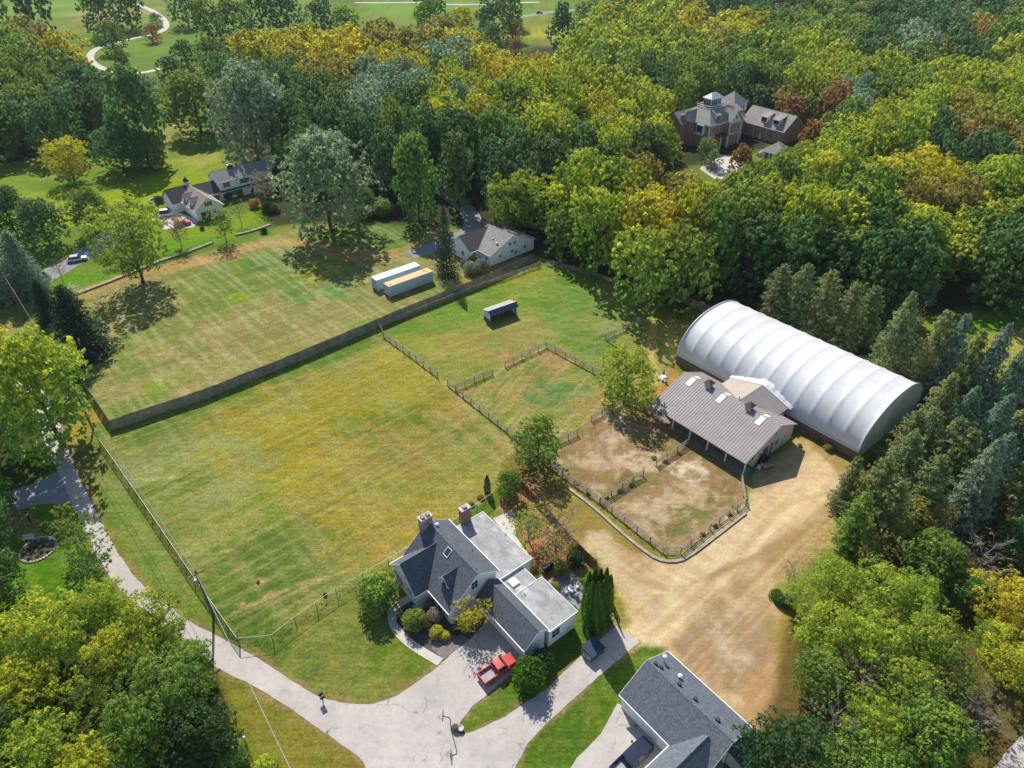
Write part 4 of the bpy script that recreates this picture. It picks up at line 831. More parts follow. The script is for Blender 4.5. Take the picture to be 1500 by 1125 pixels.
for u, v, w_, f, c, lb in ((1355, 745, 80, 'locust', 'O', 'brown-olive tree in the thicket right of the yard'), (1310, 775, 70, 'sparse', 'O', 'thin brown-olive tree in the thicket right of the yard'), (1370, 812, 84, 'oak', 'G', 'round mid-green tree in the thicket right of the yard'), (1280, 810, 60, 'sparse', 'O', 'thin olive tree above the yellow-green thicket'),
        (1170, 870, 60, 'sparse', 'L', 'thin yellow-green tree at the left tip of the right thicket'), (1225, 850, 84, 'locust', 'L', 'yellow-green locust at the upper left of the right thicket'), (1290, 865, 96, 'locust', 'L', 'yellow-green locust at the top of the right thicket'), (1345, 870, 80, 'locust', 'L', 'green-gold locust below the round mid-green tree'), (1210, 920, 90, 'locust', 'L', 'yellow-green locust beside the reddish soil'), (1280, 935, 104, 'locust', 'L', 'broad yellow-green locust in the middle of the right thicket'), (1360, 935, 104, 'locust', 'L', 'broad olive locust right of the middle of the thicket'),
        (1265, 990, 84, 'bare', 'L', 'leafless grey tree in the middle of the right thicket'), (1205, 985, 76, 'oak', 'G', 'green tree at the left foot of the right thicket'), (1330, 1000, 96, 'locust', 'L', 'olive locust below the middle of the right thicket'), (1225, 1050, 84, 'bare', 'L', 'leafless grey tree near the bottom of the right thicket'), (1285, 1060, 100, 'locust', 'L', 'pale yellow-green locust near the bottom of the right thicket'), (1370, 1070, 110, 'oak', 'G', 'green tree at the bottom of the right thicket'), (1420, 1000, 80, 'sparse', 'G', 'thin green tree left of the yellow trees'), (1440, 1050, 80, 'bare', 'T', 'bare grey tree above the pale lane in the corner'),
        (1478, 880, 96, 'locust', 'Y', 'bright yellow tree at the right edge, upper one'), (1492, 965, 96, 'locust', 'Y', 'bright yellow tree at the right edge, lower one'), (1455, 930, 60, 'locust', 'L', 'yellow-green tree left of the bright yellow pair'), (1440, 815, 84, 'bare', 'T', 'bare grey tree above the bright yellow trees'), (1290, 1120, 100, 'oak', 'G', 'green tree cut by the bottom edge, right thicket'), (1230, 1120, 80, 'oak', 'G', 'green tree at the bottom beside the dark pine'), (1185, 940, 44, 'sparse', 'L', 'small thin tree on the reddish soil edge'), (1495, 790, 70, 'oak', 'D', 'dark tree at the right edge above the bare grey tree'), (1430, 870, 60, 'oak', 'D', 'dark tree left of the bright yellow pair')):
    tpx(u, v, w_, f, c, lb, 1.0, 0.6, group='trees of the right-hand thicket', yel={'G': 0.2, 'L': 0.42, 'Y': 0.3, 'O': 0.25}.get(c))
tpx(1160, 1104, 146, 'willow', 'H', 'dark dense bushy pine beside the slate-roofed garage', 1.05, 0.6, name='pine', cat='conifer', yel=0.0)
for u, v, w_, c, lb in ((1138, 872, 26, 'A', 'bright green bush at the edge of the dirt yard'), (1150, 880, 30, 'H', 'dark bush behind the bright green bush'), (1200, 640, 22, 'O', 'olive weeds between the barn and the arena wall'), (1215, 655, 18, 'O', 'olive weeds farther along the arena wall'), (1180, 630, 18, 'O', 'yellowing weeds at the barn rear corner'), (1172, 652, 8, 'G', 'small green weed clump beside the barn shadow')): tpx(u, v, w_, 'bush', c, lb, 0.6, 0.4, name='bush', cat='bush')
tpx(1160, 835, 34, 'bare', 'T', 'bare stems beside the bright green yard bush', 1.4)
# shrubs along the houses and fences
for u, v, w_, c, lb in ((690, 392, 26, 'Q', 'pale silvery shrub before the grey-roofed house'), (706, 388, 24, 'Q', 'silvery shrub against the wall of the grey-roofed house'), (692, 380, 16, 'L', 'yellow-green shrub before the grey-roofed house'), (680, 385, 14, 'Q', 'small silvery shrub beside the pointed conifer'), (232, 292, 16, 'H', 'dark shrub in the stone ring left of the white house'), (208, 303, 8, 'H', 'tiny dark evergreen left of the gravel court'), (296, 334, 8, 'H', 'tiny dark shrub below the white house garage'), (334, 288, 14, 'H', 'dark shrub by the white house front wall'), (350, 283, 12, 'G', 'green shrub by the white house door'), (372, 298, 18, 'R', 'rust-brown shrub right of the white house lawn'), (392, 302, 22, 'H', 'dark shrub right of the rust-brown one'), (402, 304, 18, 'G', 'green shrub below the broad grey-green tree'), (386, 337, 12, 'H', 'dark shrub on the stone wall'), (316, 292, 12, 'R', 'brown potted plants on the white house terrace'), (62, 405, 20, 'H', 'dark rounded shrub beside the blue spruces')): tpx(u, v, w_, 'bush', c, lb, 0.8, 0.45, name='shrub', cat='shrub')

# ---------------------------------------------------------------- the wood
ANC = [(420,70,'Y'),(460,75,'Y'),(500,70,'Y'),(540,75,'Y'),(575,60,'O'),(600,50,'O'),(640,60,'O'),(520,40,'G'),(480,30,'G'),(560,90,'Y'),(600,80,'Y'),(640,75,'Y'),(450,100,'O'),(490,95,'O'),(420,95,'G'),(400,120,'D'),(430,130,'D'),(470,120,'G'),(510,110,'D'),(550,105,'B'),(590,100,'B'),(640,90,'B'),(670,80,'B'),(690,75,'Y'),(720,85,'Y'),(750,90,'Y'),(780,105,'Y'),(660,110,'L'),(700,115,'L'),(735,120,'L'),(680,145,'B'),(640,140,'L'),(620,160,'L'),(560,140,'B'),(530,150,'B'),(590,150,'D'),(480,150,'D'),(450,170,'D'),(410,180,'D'),(500,190,'D'),(560,190,'G'),(600,180,'D'),(540,215,'D'),(650,200,'D'),(690,175,'O'),(705,165,'Y'),(730,150,'G'),(760,150,'R'),(745,175,'G'),(700,215,'D'),(740,230,'D'),(670,240,'D'),(780,130,'L'),(820,110,'L'),(850,120,'L'),(790,170,'L'),(830,160,'L'),(870,130,'L'),(880,160,'Y'),(850,190,'D'),(810,190,'L'),(790,220,'D'),(830,235,'B'),(870,220,'D'),(900,180,'L'),(930,150,'L'),(940,180,'Y'),(920,210,'L'),(950,190,'L'),(980,200,'G'),(960,225,'D'),(900,240,'G'),(930,250,'O'),(880,60,'L'),(900,40,'L'),(940,30,'L'),(980,30,'L'),(1020,30,'Y'),(1000,60,'L'),(950,70,'L'),(900,90,'G'),(960,110,'D'),(1000,90,'G'),(1050,60,'O'),(1080,45,'Y'),(1110,40,'Y'),(1090,70,'G'),(1040,110,'G'),(1070,120,'D'),(1110,90,'G'),(1060,20,'D'),(1120,10,'D'),(1180,10,'D'),(1150,40,'G'),(1200,30,'G'),(1170,70,'L'),(1210,80,'L'),(1230,100,'L'),(1250,40,'G'),(1300,30,'D'),(1290,70,'D'),(1350,20,'D'),(1340,60,'B'),(1400,50,'D'),(1420,45,'R'),(1450,20,'D'),(1490,40,'G'),(1430,80,'D'),(1380,75,'O'),(1300,100,'L'),(1350,100,'G'),(1400,100,'L'),(1450,110,'L'),(1480,100,'L'),(1320,130,'G'),(1380,140,'L'),(1270,140,'B'),(1215,150,'R'),(1240,170,'G'),(1290,160,'L'),(1320,170,'L'),(1260,190,'L'),(1300,200,'L'),(1370,190,'D'),(1340,220,'G'),(1420,180,'O'),(1430,200,'R'),(1460,170,'L'),(1490,160,'L'),(1480,220,'O'),(1430,230,'D'),(1250,230,'L'),(1300,245,'L'),(1200,260,'L'),(1160,265,'G'),(1130,270,'L'),(1110,240,'G'),(1345,260,'Y'),(1390,260,'Y'),(1420,270,'O'),(1450,280,'L'),(1490,270,'L'),(1230,270,'G'),(1180,300,'L'),(1130,310,'L'),(1150,340,'D'),(1230,330,'L'),(1200,350,'D'),(1290,320,'D'),(1320,310,'L'),(1350,300,'O'),(1380,330,'L'),(1420,330,'G'),(1470,330,'L'),(1500,350,'D'),(1100,300,'G'),(1060,300,'O'),(1030,280,'L'),(1000,270,'O'),(960,290,'Y'),(920,290,'L'),(880,280,'L'),(850,290,'L'),(820,310,'G'),(780,330,'L'),(900,310,'L'),(940,320,'Y'),(980,310,'Y'),(1000,330,'L'),(1040,330,'G'),(1070,360,'G'),(1090,395,'O'),(1050,380,'G'),(1010,370,'G'),(970,370,'Y'),(930,360,'L'),(890,350,'L'),(860,340,'L'),(1250,380,'D'),(1330,390,'D'),(1400,390,'D'),(1460,380,'D'),(20,70,'G'),(60,60,'O'),(90,70,'Y'),(30,100,'G'),(80,100,'D'),(20,130,'G'),(60,140,'G'),(100,140,'D'),(30,170,'D'),(70,180,'D'),(130,130,'D')]
W1 = [(415,205),(400,130),(300,105),(330,75),(400,55),(480,50),(560,45),(640,50),(700,55),(715,85),(770,95),(830,75),(850,40),(880,20),(900,-25),(1800,-25),(1750,330),(1560,395),(1450,372),(1330,378),(1280,388),(1180,378),(1090,385),(1040,390),(1000,385),(950,388),(905,362),(855,335),(800,310),(765,262),(700,240),(640,222),(560,232),(500,208)]
W2 = [(-120,60),(40,40),(100,60),(112,90),(150,110),(140,160),(100,168),(60,180),(-120,200)]
HOLE = [(985,140),(1010,122),(1120,128),(1195,156),(1200,190),(1185,215),(1150,230),(1120,228),(1095,243),(1062,262),(1040,238),(1024,205),(988,178)]
WR = random.Random(5); pts = []
def spacing(y): return 9.6 if y < 300 else (10.6 if y < 420 else 12.5)
yy = 130.0; row = 0
while yy < 760:
    s = spacing(yy); xx = -330.0+(row % 2)*s*0.5
    while xx < 560:
        x = xx+WR.uniform(-.36, .36)*s; y = yy+WR.uniform(-.36, .36)*s; h = WR.uniform(12.5, 22.5)
        u, v = px(x, y, h*0.72)
        if -60 < u < 1570 and (inside(u, v, W1) or inside(u, v, W2)):
            # keep the mansion in view: nothing whose crown covers the clearing
            bad = inside(u, v, HOLE) or any(inside(*px(x+dx, y, z), HOLE) for dx in (-3.5, 3.5) for z in (h*0.3, h*0.92))
            lx = (x-70.0)*math.cos(R(37.5))+(y-253.6)*math.sin(R(37.5)); ly = -(x-70.0)*math.sin(R(37.5))+(y-253.6)*math.cos(R(37.5))
            if lx > 43 or ly > 22 or (ly > 17 and lx > 8): bad = False
            if -9 < lx < 44 and -18 < ly < 20 and not (lx < -3 and ly < 4): bad = True
            if not bad: pts.append((x, y, h, u, v, s))
        xx += s
    yy += s*0.92; row += 1
pts.sort(key=lambda p: math.hypot(p[0], p[1]))
print('forest trees', len(pts))
NIND = 160
def code_at(u, v):
    d = sorted((((u-a)**2+((v-b)*1.4)**2)*WR.uniform(0.6, 1.6), c) for a, b, c in ANC)[:1]; c = d[0][1]; return ('G' if WR.random() < 0.65 else 'O') if c == 'R' and WR.random() < 0.7 else c
def zone(u, v):
    if u < 240: return 'by the left golf lawn'
    if u < 560 and v < 125: return 'above the white house'
    if u < 700 and v >= 125: return 'right of the white house'
    if u < 960 and v >= 225: return 'edging the fenced grass paddock'
    if u < 985: return 'left of the brick mansion'
    if u < 1225 and v >= 170: return 'between mansion and arena'
    if u < 1225: return 'behind the brick mansion'
    if v < 215: return 'right of the brick mansion'
    return 'beyond the arena right end'
ORD = ['first', 'second', 'third', 'fourth', 'fifth', 'sixth', 'seventh', 'eighth', 'ninth', 'tenth', 'eleventh', 'twelfth', 'thirteenth', 'fourteenth', 'fifteenth', 'sixteenth', 'seventeenth', 'eighteenth']
spec = [(p, code_at(p[3], p[4])) for p in pts[:NIND]]
Z = {}
for p, c in spec: Z.setdefault(zone(p[3], p[4]), []).append((p, c))
def far_wood_dims(h, s, c): return s*WR.uniform(1.1, 1.75)
for zn, L in Z.items():
    L.sort(key=lambda q: -q[0][4]); k = max(1, math.ceil(len(L)/9)); n = math.ceil(len(L)/k)
    for r in range(k):
        cnt = {}
        for p, c in sorted(L[r*n:(r+1)*n], key=lambda q: q[0][3]):
            cnt[c] = cnt.get(c, 0)+1
            lb = '%s %s tree from the left, %s row of the wood %s' % (ORD[cnt[c]-1], WORD[c], 'front' if r == 0 else ORD[r], zn)
            f = 'wloc' if c in 'LYO' and WR.random() < 0.75 else ('wtall' if WR.random() < 0.3 else 'woak')
            grow(f, p[0], p[1], far_wood_dims(p[2], p[5], c), p[2], c, lb, group='trees of the wood', jit=0.16)
for u, v, w_, c, lb in ((1150, 236, 34, 'G', 'green tree in front of the mansion pavilion'), (1178, 226, 34, 'L', 'yellow-green tree right of the mansion pavilion'), (1112, 250, 32, 'L', 'yellow-green tree below the mansion garden wall'), (1092, 262, 34, 'G', 'green tree below the mansion forecourt'), (976, 208, 36, 'L', 'yellow-green tree against the left end of the mansion'), (1205, 215, 40, 'G', 'green tree beside the russet tree at the mansion end')): tpx(u, v, w_, 'woak', c, lb, 1.25, group='trees hemming in the mansion')
# named accents inside the wood
tpx(1188, 202, 46, 'wtall', 'R', 'russet-topped round tree at the right end of the brick mansion', 1.35); tpx(1086, 236, 40, 'wtall', 'R', 'orange-topped tree in the mansion forecourt', 1.4); tpx(1046, 232, 22, 'woak', 'B', 'small grey-green tree left of the mansion forecourt', 1.3); tpx(1230, 335, 84, 'oak', 'L', 'large bright yellow-green round tree beyond the olive pines', 1.35, yel=0.75)
tpx(1036, 218, 30, 'woak', 'G', 'small green tree at the front left corner of the mansion', 1.2); tpx(1125, 130, 26, 'woak', 'O', 'golden small tree behind the mansion tower', 1.1); tpx(1040, 128, 24, 'woak', 'G', 'small green tree behind the mansion cupola', 1.1)
bpx(1358, 445, 1358, 408, 24, 'spruce', 'S', 'small blue spruce at the shady edge of the clearing', name='spruce', cat='conifer')
# golf-course trees
for i, (u, v, w_, f, c, a_, lb) in enumerate(((30, -6, 70, 'oak', 'D', 1.6, 'dark tree cut by the top edge at the far left'), (143, 18, 44, 'oak', 'D', 1.4, 'dark tree at the top, left of the sandy patch'), (182, 2, 48, 'oak', 'D', 1.4, 'dark tree standing over the sandy patch at the top'), (160, 52, 40, 'oak', 'G', 1.1, 'green tree left of the winding golf path'), (222, 48, 24, 'oak', 'R', 1.0, 'russet bush-like tree inside the golf path bend'), (228, 28, 18, 'oak', 'B', 1.0, 'grey-green bush tree by the path bend at the top'), (178, 92, 26, 'tall', 'G', 1.9, 'slim tree with bare stem beside the golf path'), (268, 2, 46, 'oak', 'D', 1.3, 'dark tree right of the golf path bend'), (300, 24, 48, 'oak', 'G', 1.2, 'green tree at the top right of the golf path'), (340, 26, 52, 'oak', 'G', 1.1, 'broad green tree in the copse right of the golf path'), (380, 14, 50, 'oak', 'D', 1.2, 'dark tree in the copse right of the golf path'), (420, 18, 44, 'oak', 'D', 1.2, 'dark tree at the top in the shaded copse'), (470, 26, 46, 'oak', 'D', 1.2, 'dark grey-green tree before the far bright lawn'), (505, 30, 40, 'oak', 'G', 1.1, 'green tree left of the far bright lawn'), (560, 46, 34, 'oak', 'G', 1.1, 'green small tree on the far bright lawn edge'), (630, 20, 50, 'oak', 'G', 1.2, 'green tree near the top, right of the far lawn'), (678, 30, 40, 'locust', 'Y', 1.1, 'gold-topped tree at the top before the far road'), (655, 45, 46, 'locust', 'O', 1.1, 'grey-gold tree beside the gold-topped one'), (722, 24, 48, 'oak', 'D', 1.2, 'dark tree left of the bright grass strip'), (748, 10, 44, 'oak', 'D', 1.2, 'dark tree at the top edge beside the bright strip'), (718, 52, 34, 'oak', 'D', 1.1, 'grey-green tree at the foot of the dark pair'), (755, 44, 26, 'oak', 'R', 1.2, 'reddish-brown tree left of the bright grass strip'), (756, 66, 20, 'oak', 'R', 1.0, 'low reddish tree below the reddish-brown one'), (825, 38, 42, 'tall', 'D', 1.7, 'tall dark tree right of the bright grass strip'), (845, 72, 26, 'oak', 'R', 1.0, 'russet small tree at the foot of the tall dark tree'), (250, 104, 40, 'oak', 'D', 1.1, 'dark tree beside the end of the golf path'), (215, 126, 34, 'oak', 'B', 1.0, 'grey-green tree between the oak and the tall tree'), (330, 110, 46, 'oak', 'G', 1.2, 'green tree right of the golf-lawn oak'), (88, 158, 30, 'oak', 'B', 1.0, 'pale grey-green tree at the foot of the far left wood'), (355, 70, 46, 'locust', 'O', 1.1, 'olive tree at the left end of the yellow wood'), (310, 80, 44, 'oak', 'G', 1.1, 'green tree left of the olive one'), (270, 78, 34, 'oak', 'D', 1.1, 'dark tree above the golf-lawn oak'), (118, 132, 50, 'wtall', 'D', 1.5, 'tall dark tree at the right end of the far left wood'), (900, 5, 50, 'oak', 'D', 1.2, 'dark tree at the top edge above the wood'), (860, 22, 40, 'oak', 'G', 1.1, 'green tree beside the far road at the top'))):
    tpx(u, v, w_, {'oak': 'woak', 'locust': 'wloc', 'tall': 'wtall'}.get(f, f), c, lb, a_, 0.55, group=GT)
# everything farther back reads as one wood
Vs, Qs, Ts, Ls, Hs = [], [], [], [], []; nv = 0
for x, y, h, u, v, s in pts[NIND:]:
    c = code_at(u, v); V, Q, T, L = (FARN[WR.choice((2, 3, 2, 3, 0) if c in 'LYO' else (0, 1, 4))] if y < 330 else FARM[WR.randrange(4)]); wd = far_wood_dims(h, s, c); a = WR.uniform(0, 6.28); ca, sa = math.cos(a), math.sin(a)
    P = np.stack([(V[:, 0]*ca-V[:, 1]*sa)*wd+x, (V[:, 0]*sa+V[:, 1]*ca)*wd+y, V[:, 2]*h], 1)
    col = np.array(CODES[c])*WR.uniform(0.82, 1.2)*np.array([WR.uniform(.88, 1.14), 1, 1]); k = np.clip((T-0.35)/0.5, 0, 1)*YEL[c]
    hue = col*(1-k[:, None])+np.array((0.60, 0.55, 0.035))*k[:, None]
    Vs.append(P); Qs.append(Q+nv); nv += len(V); Ts.append(T); Ls.append(L); Hs.append(np.concatenate([hue, np.ones((len(hue), 1))], 1))
me = np_mesh('distant_wood', np.concatenate(Vs), np.concatenate(Qs), LEAFS, {'tint': ('FLOAT', 'FACE', np.concatenate(Ts)), 'leafy': ('FLOAT', 'FACE', np.concatenate(Ls)), 'hue': ('FLOAT_COLOR', 'FACE', np.concatenate(Hs))})
o = bpy.data.objects.new('distant_wood', me); COL.objects.link(o); tagp(o, 'far mixed green and yellow wood stretching to the top of the photo', 'wood', None, 'stuff')
# ================================================================== BUILDINGS
def dormer(root, xf, xb, yc, hw, zb, ze, zr, roofm, wallm=WHITE, ww=0.8, wh=0.9, dirn=-1, shut=None):
    # gabled dormer whose face looks along dirn * local x
    d = MB(); s = sorted((xf, xb)); dd = MB()
    gable(None, dd, 'x', s[0], s[1], yc-hw-0.22, yc+hw+0.22, yc, ze-0.15, ze-0.15, zr, 0.1)
    xw = xf-dirn*0.18
    q = sorted((xw, xb)); d.prism([(yc-hw, zb), (yc+hw, zb), (yc+hw, ze-0.1), (yc, zr-0.15), (yc-hw, ze-0.1)], 'x', q[0], q[1])
    o = d.build('dormer', wallm, root); dd.build('dormer_roof', roofm, o)
    f = MB()
    for sg in (-1, 1):
        f.slab([(xf, yc+sg*(hw+0.22), ze-0.17), (xf, yc, zr-0.02), (xf+dirn*0.05, yc, zr-0.02), (xf+dirn*0.05, yc+sg*(hw+0.22), ze-0.17)], 0.14)
    f.build('trim', TRIM, o)
    m = MB(); x0, x1 = sorted((xw+dirn*0.03, xw-dirn*0.03)); m.box(x0, x1, yc-ww/2, yc+ww/2, (zb+ze)/2-wh/2+0.25, (zb+ze)/2+wh/2+0.25); m.build('pane', GLASS, o)
    return o
def chimney(root, x, y, dx, dy, z0, z1, mat, cap=CONC, pots=2):
    m = MB(); m.box(x-dx/2, x+dx/2, y-dy/2, y+dy/2, z0, z1-0.25); o = m.build('chimney', mat, root)
    c = MB(); c.box(x-dx/2-.08, x+dx/2+.08, y-dy/2-.08, y+dy/2+.08, z1-0.25, z1-0.08); c.build('cap', cap, o)
    p = MB()
    for i in range(pots): p.cb(x+(i-(pots-1)/2)*dx/(pots+0.2), y, z1+0.04, dx/(pots+1.4), dy*0.62, 0.24)
    p.build('flue', BRICKP, o); return o
def vent(root, x, y, z, mat=DMETAL, w_=0.38, h=0.28, name='roof_vent'):
    m = MB(); m.cb(x, y, z+h/2-0.1, w_, w_, h+0.2); return m.build(name, mat, root)
def pipe(root, x, y, z, h=0.9, r=0.09, mat=LGREY, cap=True):
    m = MB(); m.tube((x, y, z-0.2), (x, y, z+h), r)
    if cap: m.lathe([(r*2.4, z+h), (r*2.2, z+h+0.14), (0.02, z+h+0.26)], 10, (x, y))
    return m.build('vent_pipe', mat, root)

# ---- main house
o0 = ab(35, -50, 39)
H = thing('house', 'white house with charcoal shingle roof, two chimneys and flat rear roofs', 'house', o0, 39)
w_ = MB(); r_ = MB(); tr = MB()
gable(w_, r_, 'y', -1.6, 10.25, -6.3, 2.0, -1.5, 2.7, 5.0, 7.0); fascia(tr, 'y', -1.6, 10.25, -6.3, 2.0, -1.5, 2.7, 5.0, 7.0)
w_.build('wall', WHITE, H); ro = r_.build('roof', CHAR, H)
w2 = MB(); r2 = MB(); gable(w2, r2, 'x', -8.25, -2.0, 3.42, 9.75, 6.7, 2.72, 3.45, 6.25, 0.14); fascia(tr, 'x', -8.25, -6.0, 3.42, 9.75, 6.7, 2.72, 3.45, 6.25)
w2.build('front_wing_wall', WHITE, H); r2.build('front_wing_roof', CHAR, H)
w3 = MB(); r3 = MB(); gable(w3, r3, 'y', -11.75, -1.6, -2.05, 1.8, 0.2, 2.5, 3.6, 4.6, 0.14, 0.25); fascia(tr, 'y', -11.75, -1.65, -2.05, 1.8, 0.2, 2.5, 3.6, 4.6)
w3.build('garage_wall', WHITE, H); r3.build('garage_roof', CHAR, H)
tr.build('trim', TRIM, H)
def flat(x0, x1, y0, y1, z, name, wallname):
    m = MB(); m.box(x0+.15, x1-.2, y0+.2, y1-.2, -0.3, z-0.12); m.build(wallname, WHITE, H)
    m = MB(); m.box(x0, x1, y0, y1, z-0.2, z); o = m.build(name, FLAT, H)
    e = MB(); e.box(x1-0.05, x1+0.03, y0, y1, z-0.22, z+0.05); e.box(x0, x1-0.05, y0-0.03, y0+0.06, z-0.22, z+0.05); e.box(x0, x1-0.05, y1-0.06, y1+0.03, z-0.22, z+0.05); e.build('roof_edge', TRIM, o); return o
flat(1.7, 7.75, -1.7, 9.7, 3.2, 'flat_roof', 'rear_wing_wall'); flat(1.7, 6.6, -12.1, -5.0, 3.4, 'flat_roof', 'rear_wing_wall'); flat(1.75, 6.0, -5.05, -1.75, 2.85, 'flat_roof', 'link_wall')
e = MB(); e.box(1.66, 1.84, -12.1, -5.0, 3.36, 3.5); e.build('flashing', TRIM, H)
m = MB(); m.box(2.7, 3.9, -3.7, -2.5, 2.83, 3.1); sk = m.build('skylight', TRIM, H); m = MB(); m.box(2.8, 3.8, -3.6, -2.6, 3.1, 3.16); m.build('pane', SKYL, sk)
# roof skylight on the front slope
def on_front(x): return 7.0-(-1.5-x)*(4.3/4.8)
m = MB(); ya, yb, xa, xb = 3.75, 4.75, -2.7, -1.75
m.slab([(xa, ya, on_front(xa)+.14), (xb, ya, on_front(xb)+.14), (xb, yb, on_front(xb)+.14), (xa, yb, on_front(xa)+.14)], 0.25); sk = m.build('skylight', TRIM, H)
m = MB(); xa += .1; xb -= .1; m.slab([(xa, ya+.1, on_front(xa)+.17), (xb, ya+.1, on_front(xb)+.17), (xb, yb-.1, on_front(xb)+.17), (xa, yb-.1, on_front(xa)+.17)], 0.05); m.build('pane', GLASS, sk)
dormer(H, -4.85, -2.5, 1.55, 0.85, 3.6, 4.95, 6.1, CHAR, dirn=-1, ww=0.75, wh=0.95)
# small back gable over the link
m = MB(); m.prism([(-2.4, 3.0), (0.2, 3.0), (-1.1, 4.6)], 'y', -1.62, -1.4); 
chimney(H, -1.9, 10.0, 1.75, 0.95, -0.2, 8.5, BRICKP, pots=2); chimney(H, 4.6, 9.85, 1.5, 0.9, -0.2, 6.1, BRICK, pots=1)
pipe(H, -0.7, 9.0, 6.4, 0.4, 0.12); pipe(H, 1.0, 3.0, 5.5, 0.35, 0.07, DMETAL, False); pipe(H, -1.0, -0.6, 6.6, 0.3, 0.10, DMETAL, False); pipe(H, 3.0, -5.7, 3.3, 0.5, 0.08, LGREY, False)
window(H, (-1.9, -1.3, 4.9), '-y', 1.0, 1.3); window(H, (-7.95, 6.0, 4.2), '-x', 0.8, 1.1); window(H, (-7.95, 7.9, 1.6), '-x', 1.5, 1.4)
window(H, (-5.95, -0.2, 1.5), '-x', 1.2, 1.3); window(H, (-5.95, 2.2, 1.5), '-x', 1.2, 1.3); panel(H, (-5.95, 1.0, 1.05), '-x', 0.95, 2.1, REDF, 'front_door')
window(H, (3.0, -11.9, 2.0), '-y', 1.3, 1.4); window(H, (-1.7, -3.4, 1.6), '-x', 1.0, 1.1)
panel(H, (-1.7, -6.3, 1.15), '-x', 2.7, 2.2, TRIM, 'garage_door', 0.04, 3); panel(H, (-1.7, -9.6, 1.15), '-x', 2.7, 2.2, TRIM, 'garage_door', 0.04, 3)
for y in (-4.5, -7.95, -11.2):
    m = MB(); m.cb(-1.82, y, 2.0, 0.22, 0.2, 0.34); m.build('wall_lamp', BLACK, H)
m = MB(); m.box(-8.1, -6.3, 3.4, 3.5, 0.9, 1.0); m.box(-8.1, -6.3, 3.4, 3.5, 0.15, 0.25)
for i in range(10): m.box(-8.05+i*0.19, -8.0+i*0.19, 3.42, 3.48, 0.2, 0.95)
m.build('porch_railing', TRIM, H)
m = MB(); m.box(-8.4, -6.2, 3.2, 4.2, 0.0, 0.18); m.build('porch_step', CONC, H)
for (y, zc) in ((8.7, 2.5), (7.7, 2.45), (5.2, 2.1)):
    m = MB(); n = 10; pr = [(math.cos(PI+PI*i/n)*0.55, math.sin(PI+PI*i/n)*0.5) for i in range(n+1)]
    vs = [(0.03*(-1)**i, p[0], p[1]) for i, p in enumerate(pr)]; vs2 = [(v[0]+0.04, v[1], v[2]) for v in vs]; k = len(vs)
    m.add(vs+vs2, [tuple(range(k)), tuple(range(k, 2*k))[::-1]]+[(i, k+i, k+(i+1) % k, (i+1) % k) for i in range(k)])
    o = m.build('bunting', PINKF); x, y_ = ab(35-8.07, -50-y, 39); o.location = (x, y_, zc); o.rotation_euler = (0, 0, R(39))
    tagp(o, 'red and white bunting on the front gable, %s' % {8.7: 'the upper-left one', 7.7: 'the middle one', 5.2: 'the lower-right one'}[y], 'bunting', 'buntings on the front gable')

# ---- dark-roofed garage at the bottom
Gg = thing('garage', 'white garage with slate shingle roof and projecting cross gable at the bottom', 'garage', ab(42, -20, 39), 39)
w_ = MB(); r_ = MB(); tr = MB()
gable(w_, r_, 'y', -5.4, 6.9, -4.15, 4.3, 0.1, 2.75, 3.2, 5.5); fascia(tr, 'y', -5.4, 6.9, -4.15, 4.3, 0.1, 2.75, 3.2, 5.5, 0.16)
gable(w_, r_, 'x', -14.5, -1.2, -5.8, -0.7, -3.25, 2.72, 2.72, 5.05, 0.14); fascia(tr, 'x', -14.5, -4.3, -5.8, -0.7, -3.25, 2.72, 2.72, 5.05)
w_.build('wall', WHITE, Gg); r_.build('roof', GARS, Gg); tr.build('trim', TRIM, Gg)
m = MB(); m.box(0.6, 4.6, -7.0, -5.2, -0.2, 2.3); m.build('lean_to_wall', CREAM, Gg); m = MB(); m.slab([(0.4, -7.2, 2.2), (4.8, -7.2, 2.2), (4.8, -5.15, 2.75), (0.4, -5.15, 2.75)], 0.14); m.build('lean_to_roof', GARS, Gg)
for y, w0 in ((5.15, 2.3), (2.3, 2.6), (-0.1, 1.2)): panel(Gg, (-3.8, y, 1.12), '-x', w0, 2.15, TRIM, 'garage_door', 0.04, 3)
for y in (6.1, -0.55): m = MB(); m.cb(-3.93, y, 2.15, 0.22, 0.22, 0.34); m.build('wall_lamp', BLACK, Gg)
def gar_back(x): return 5.5-(x-0.1)*2.3/4.2
for x, y in ((0.75, 6.0), (0.95, 5.35), (0.95, 2.6), (0.95, 0.3), (0.95, -2.8)): vent(Gg, x, y, gar_back(x)+0.06)
pipe(Gg, 2.2, 5.9, gar_back(2.2), 1.0, 0.12); pipe(Gg, 2.0, 3.3, gar_back(2.0), 0.35, 0.12)

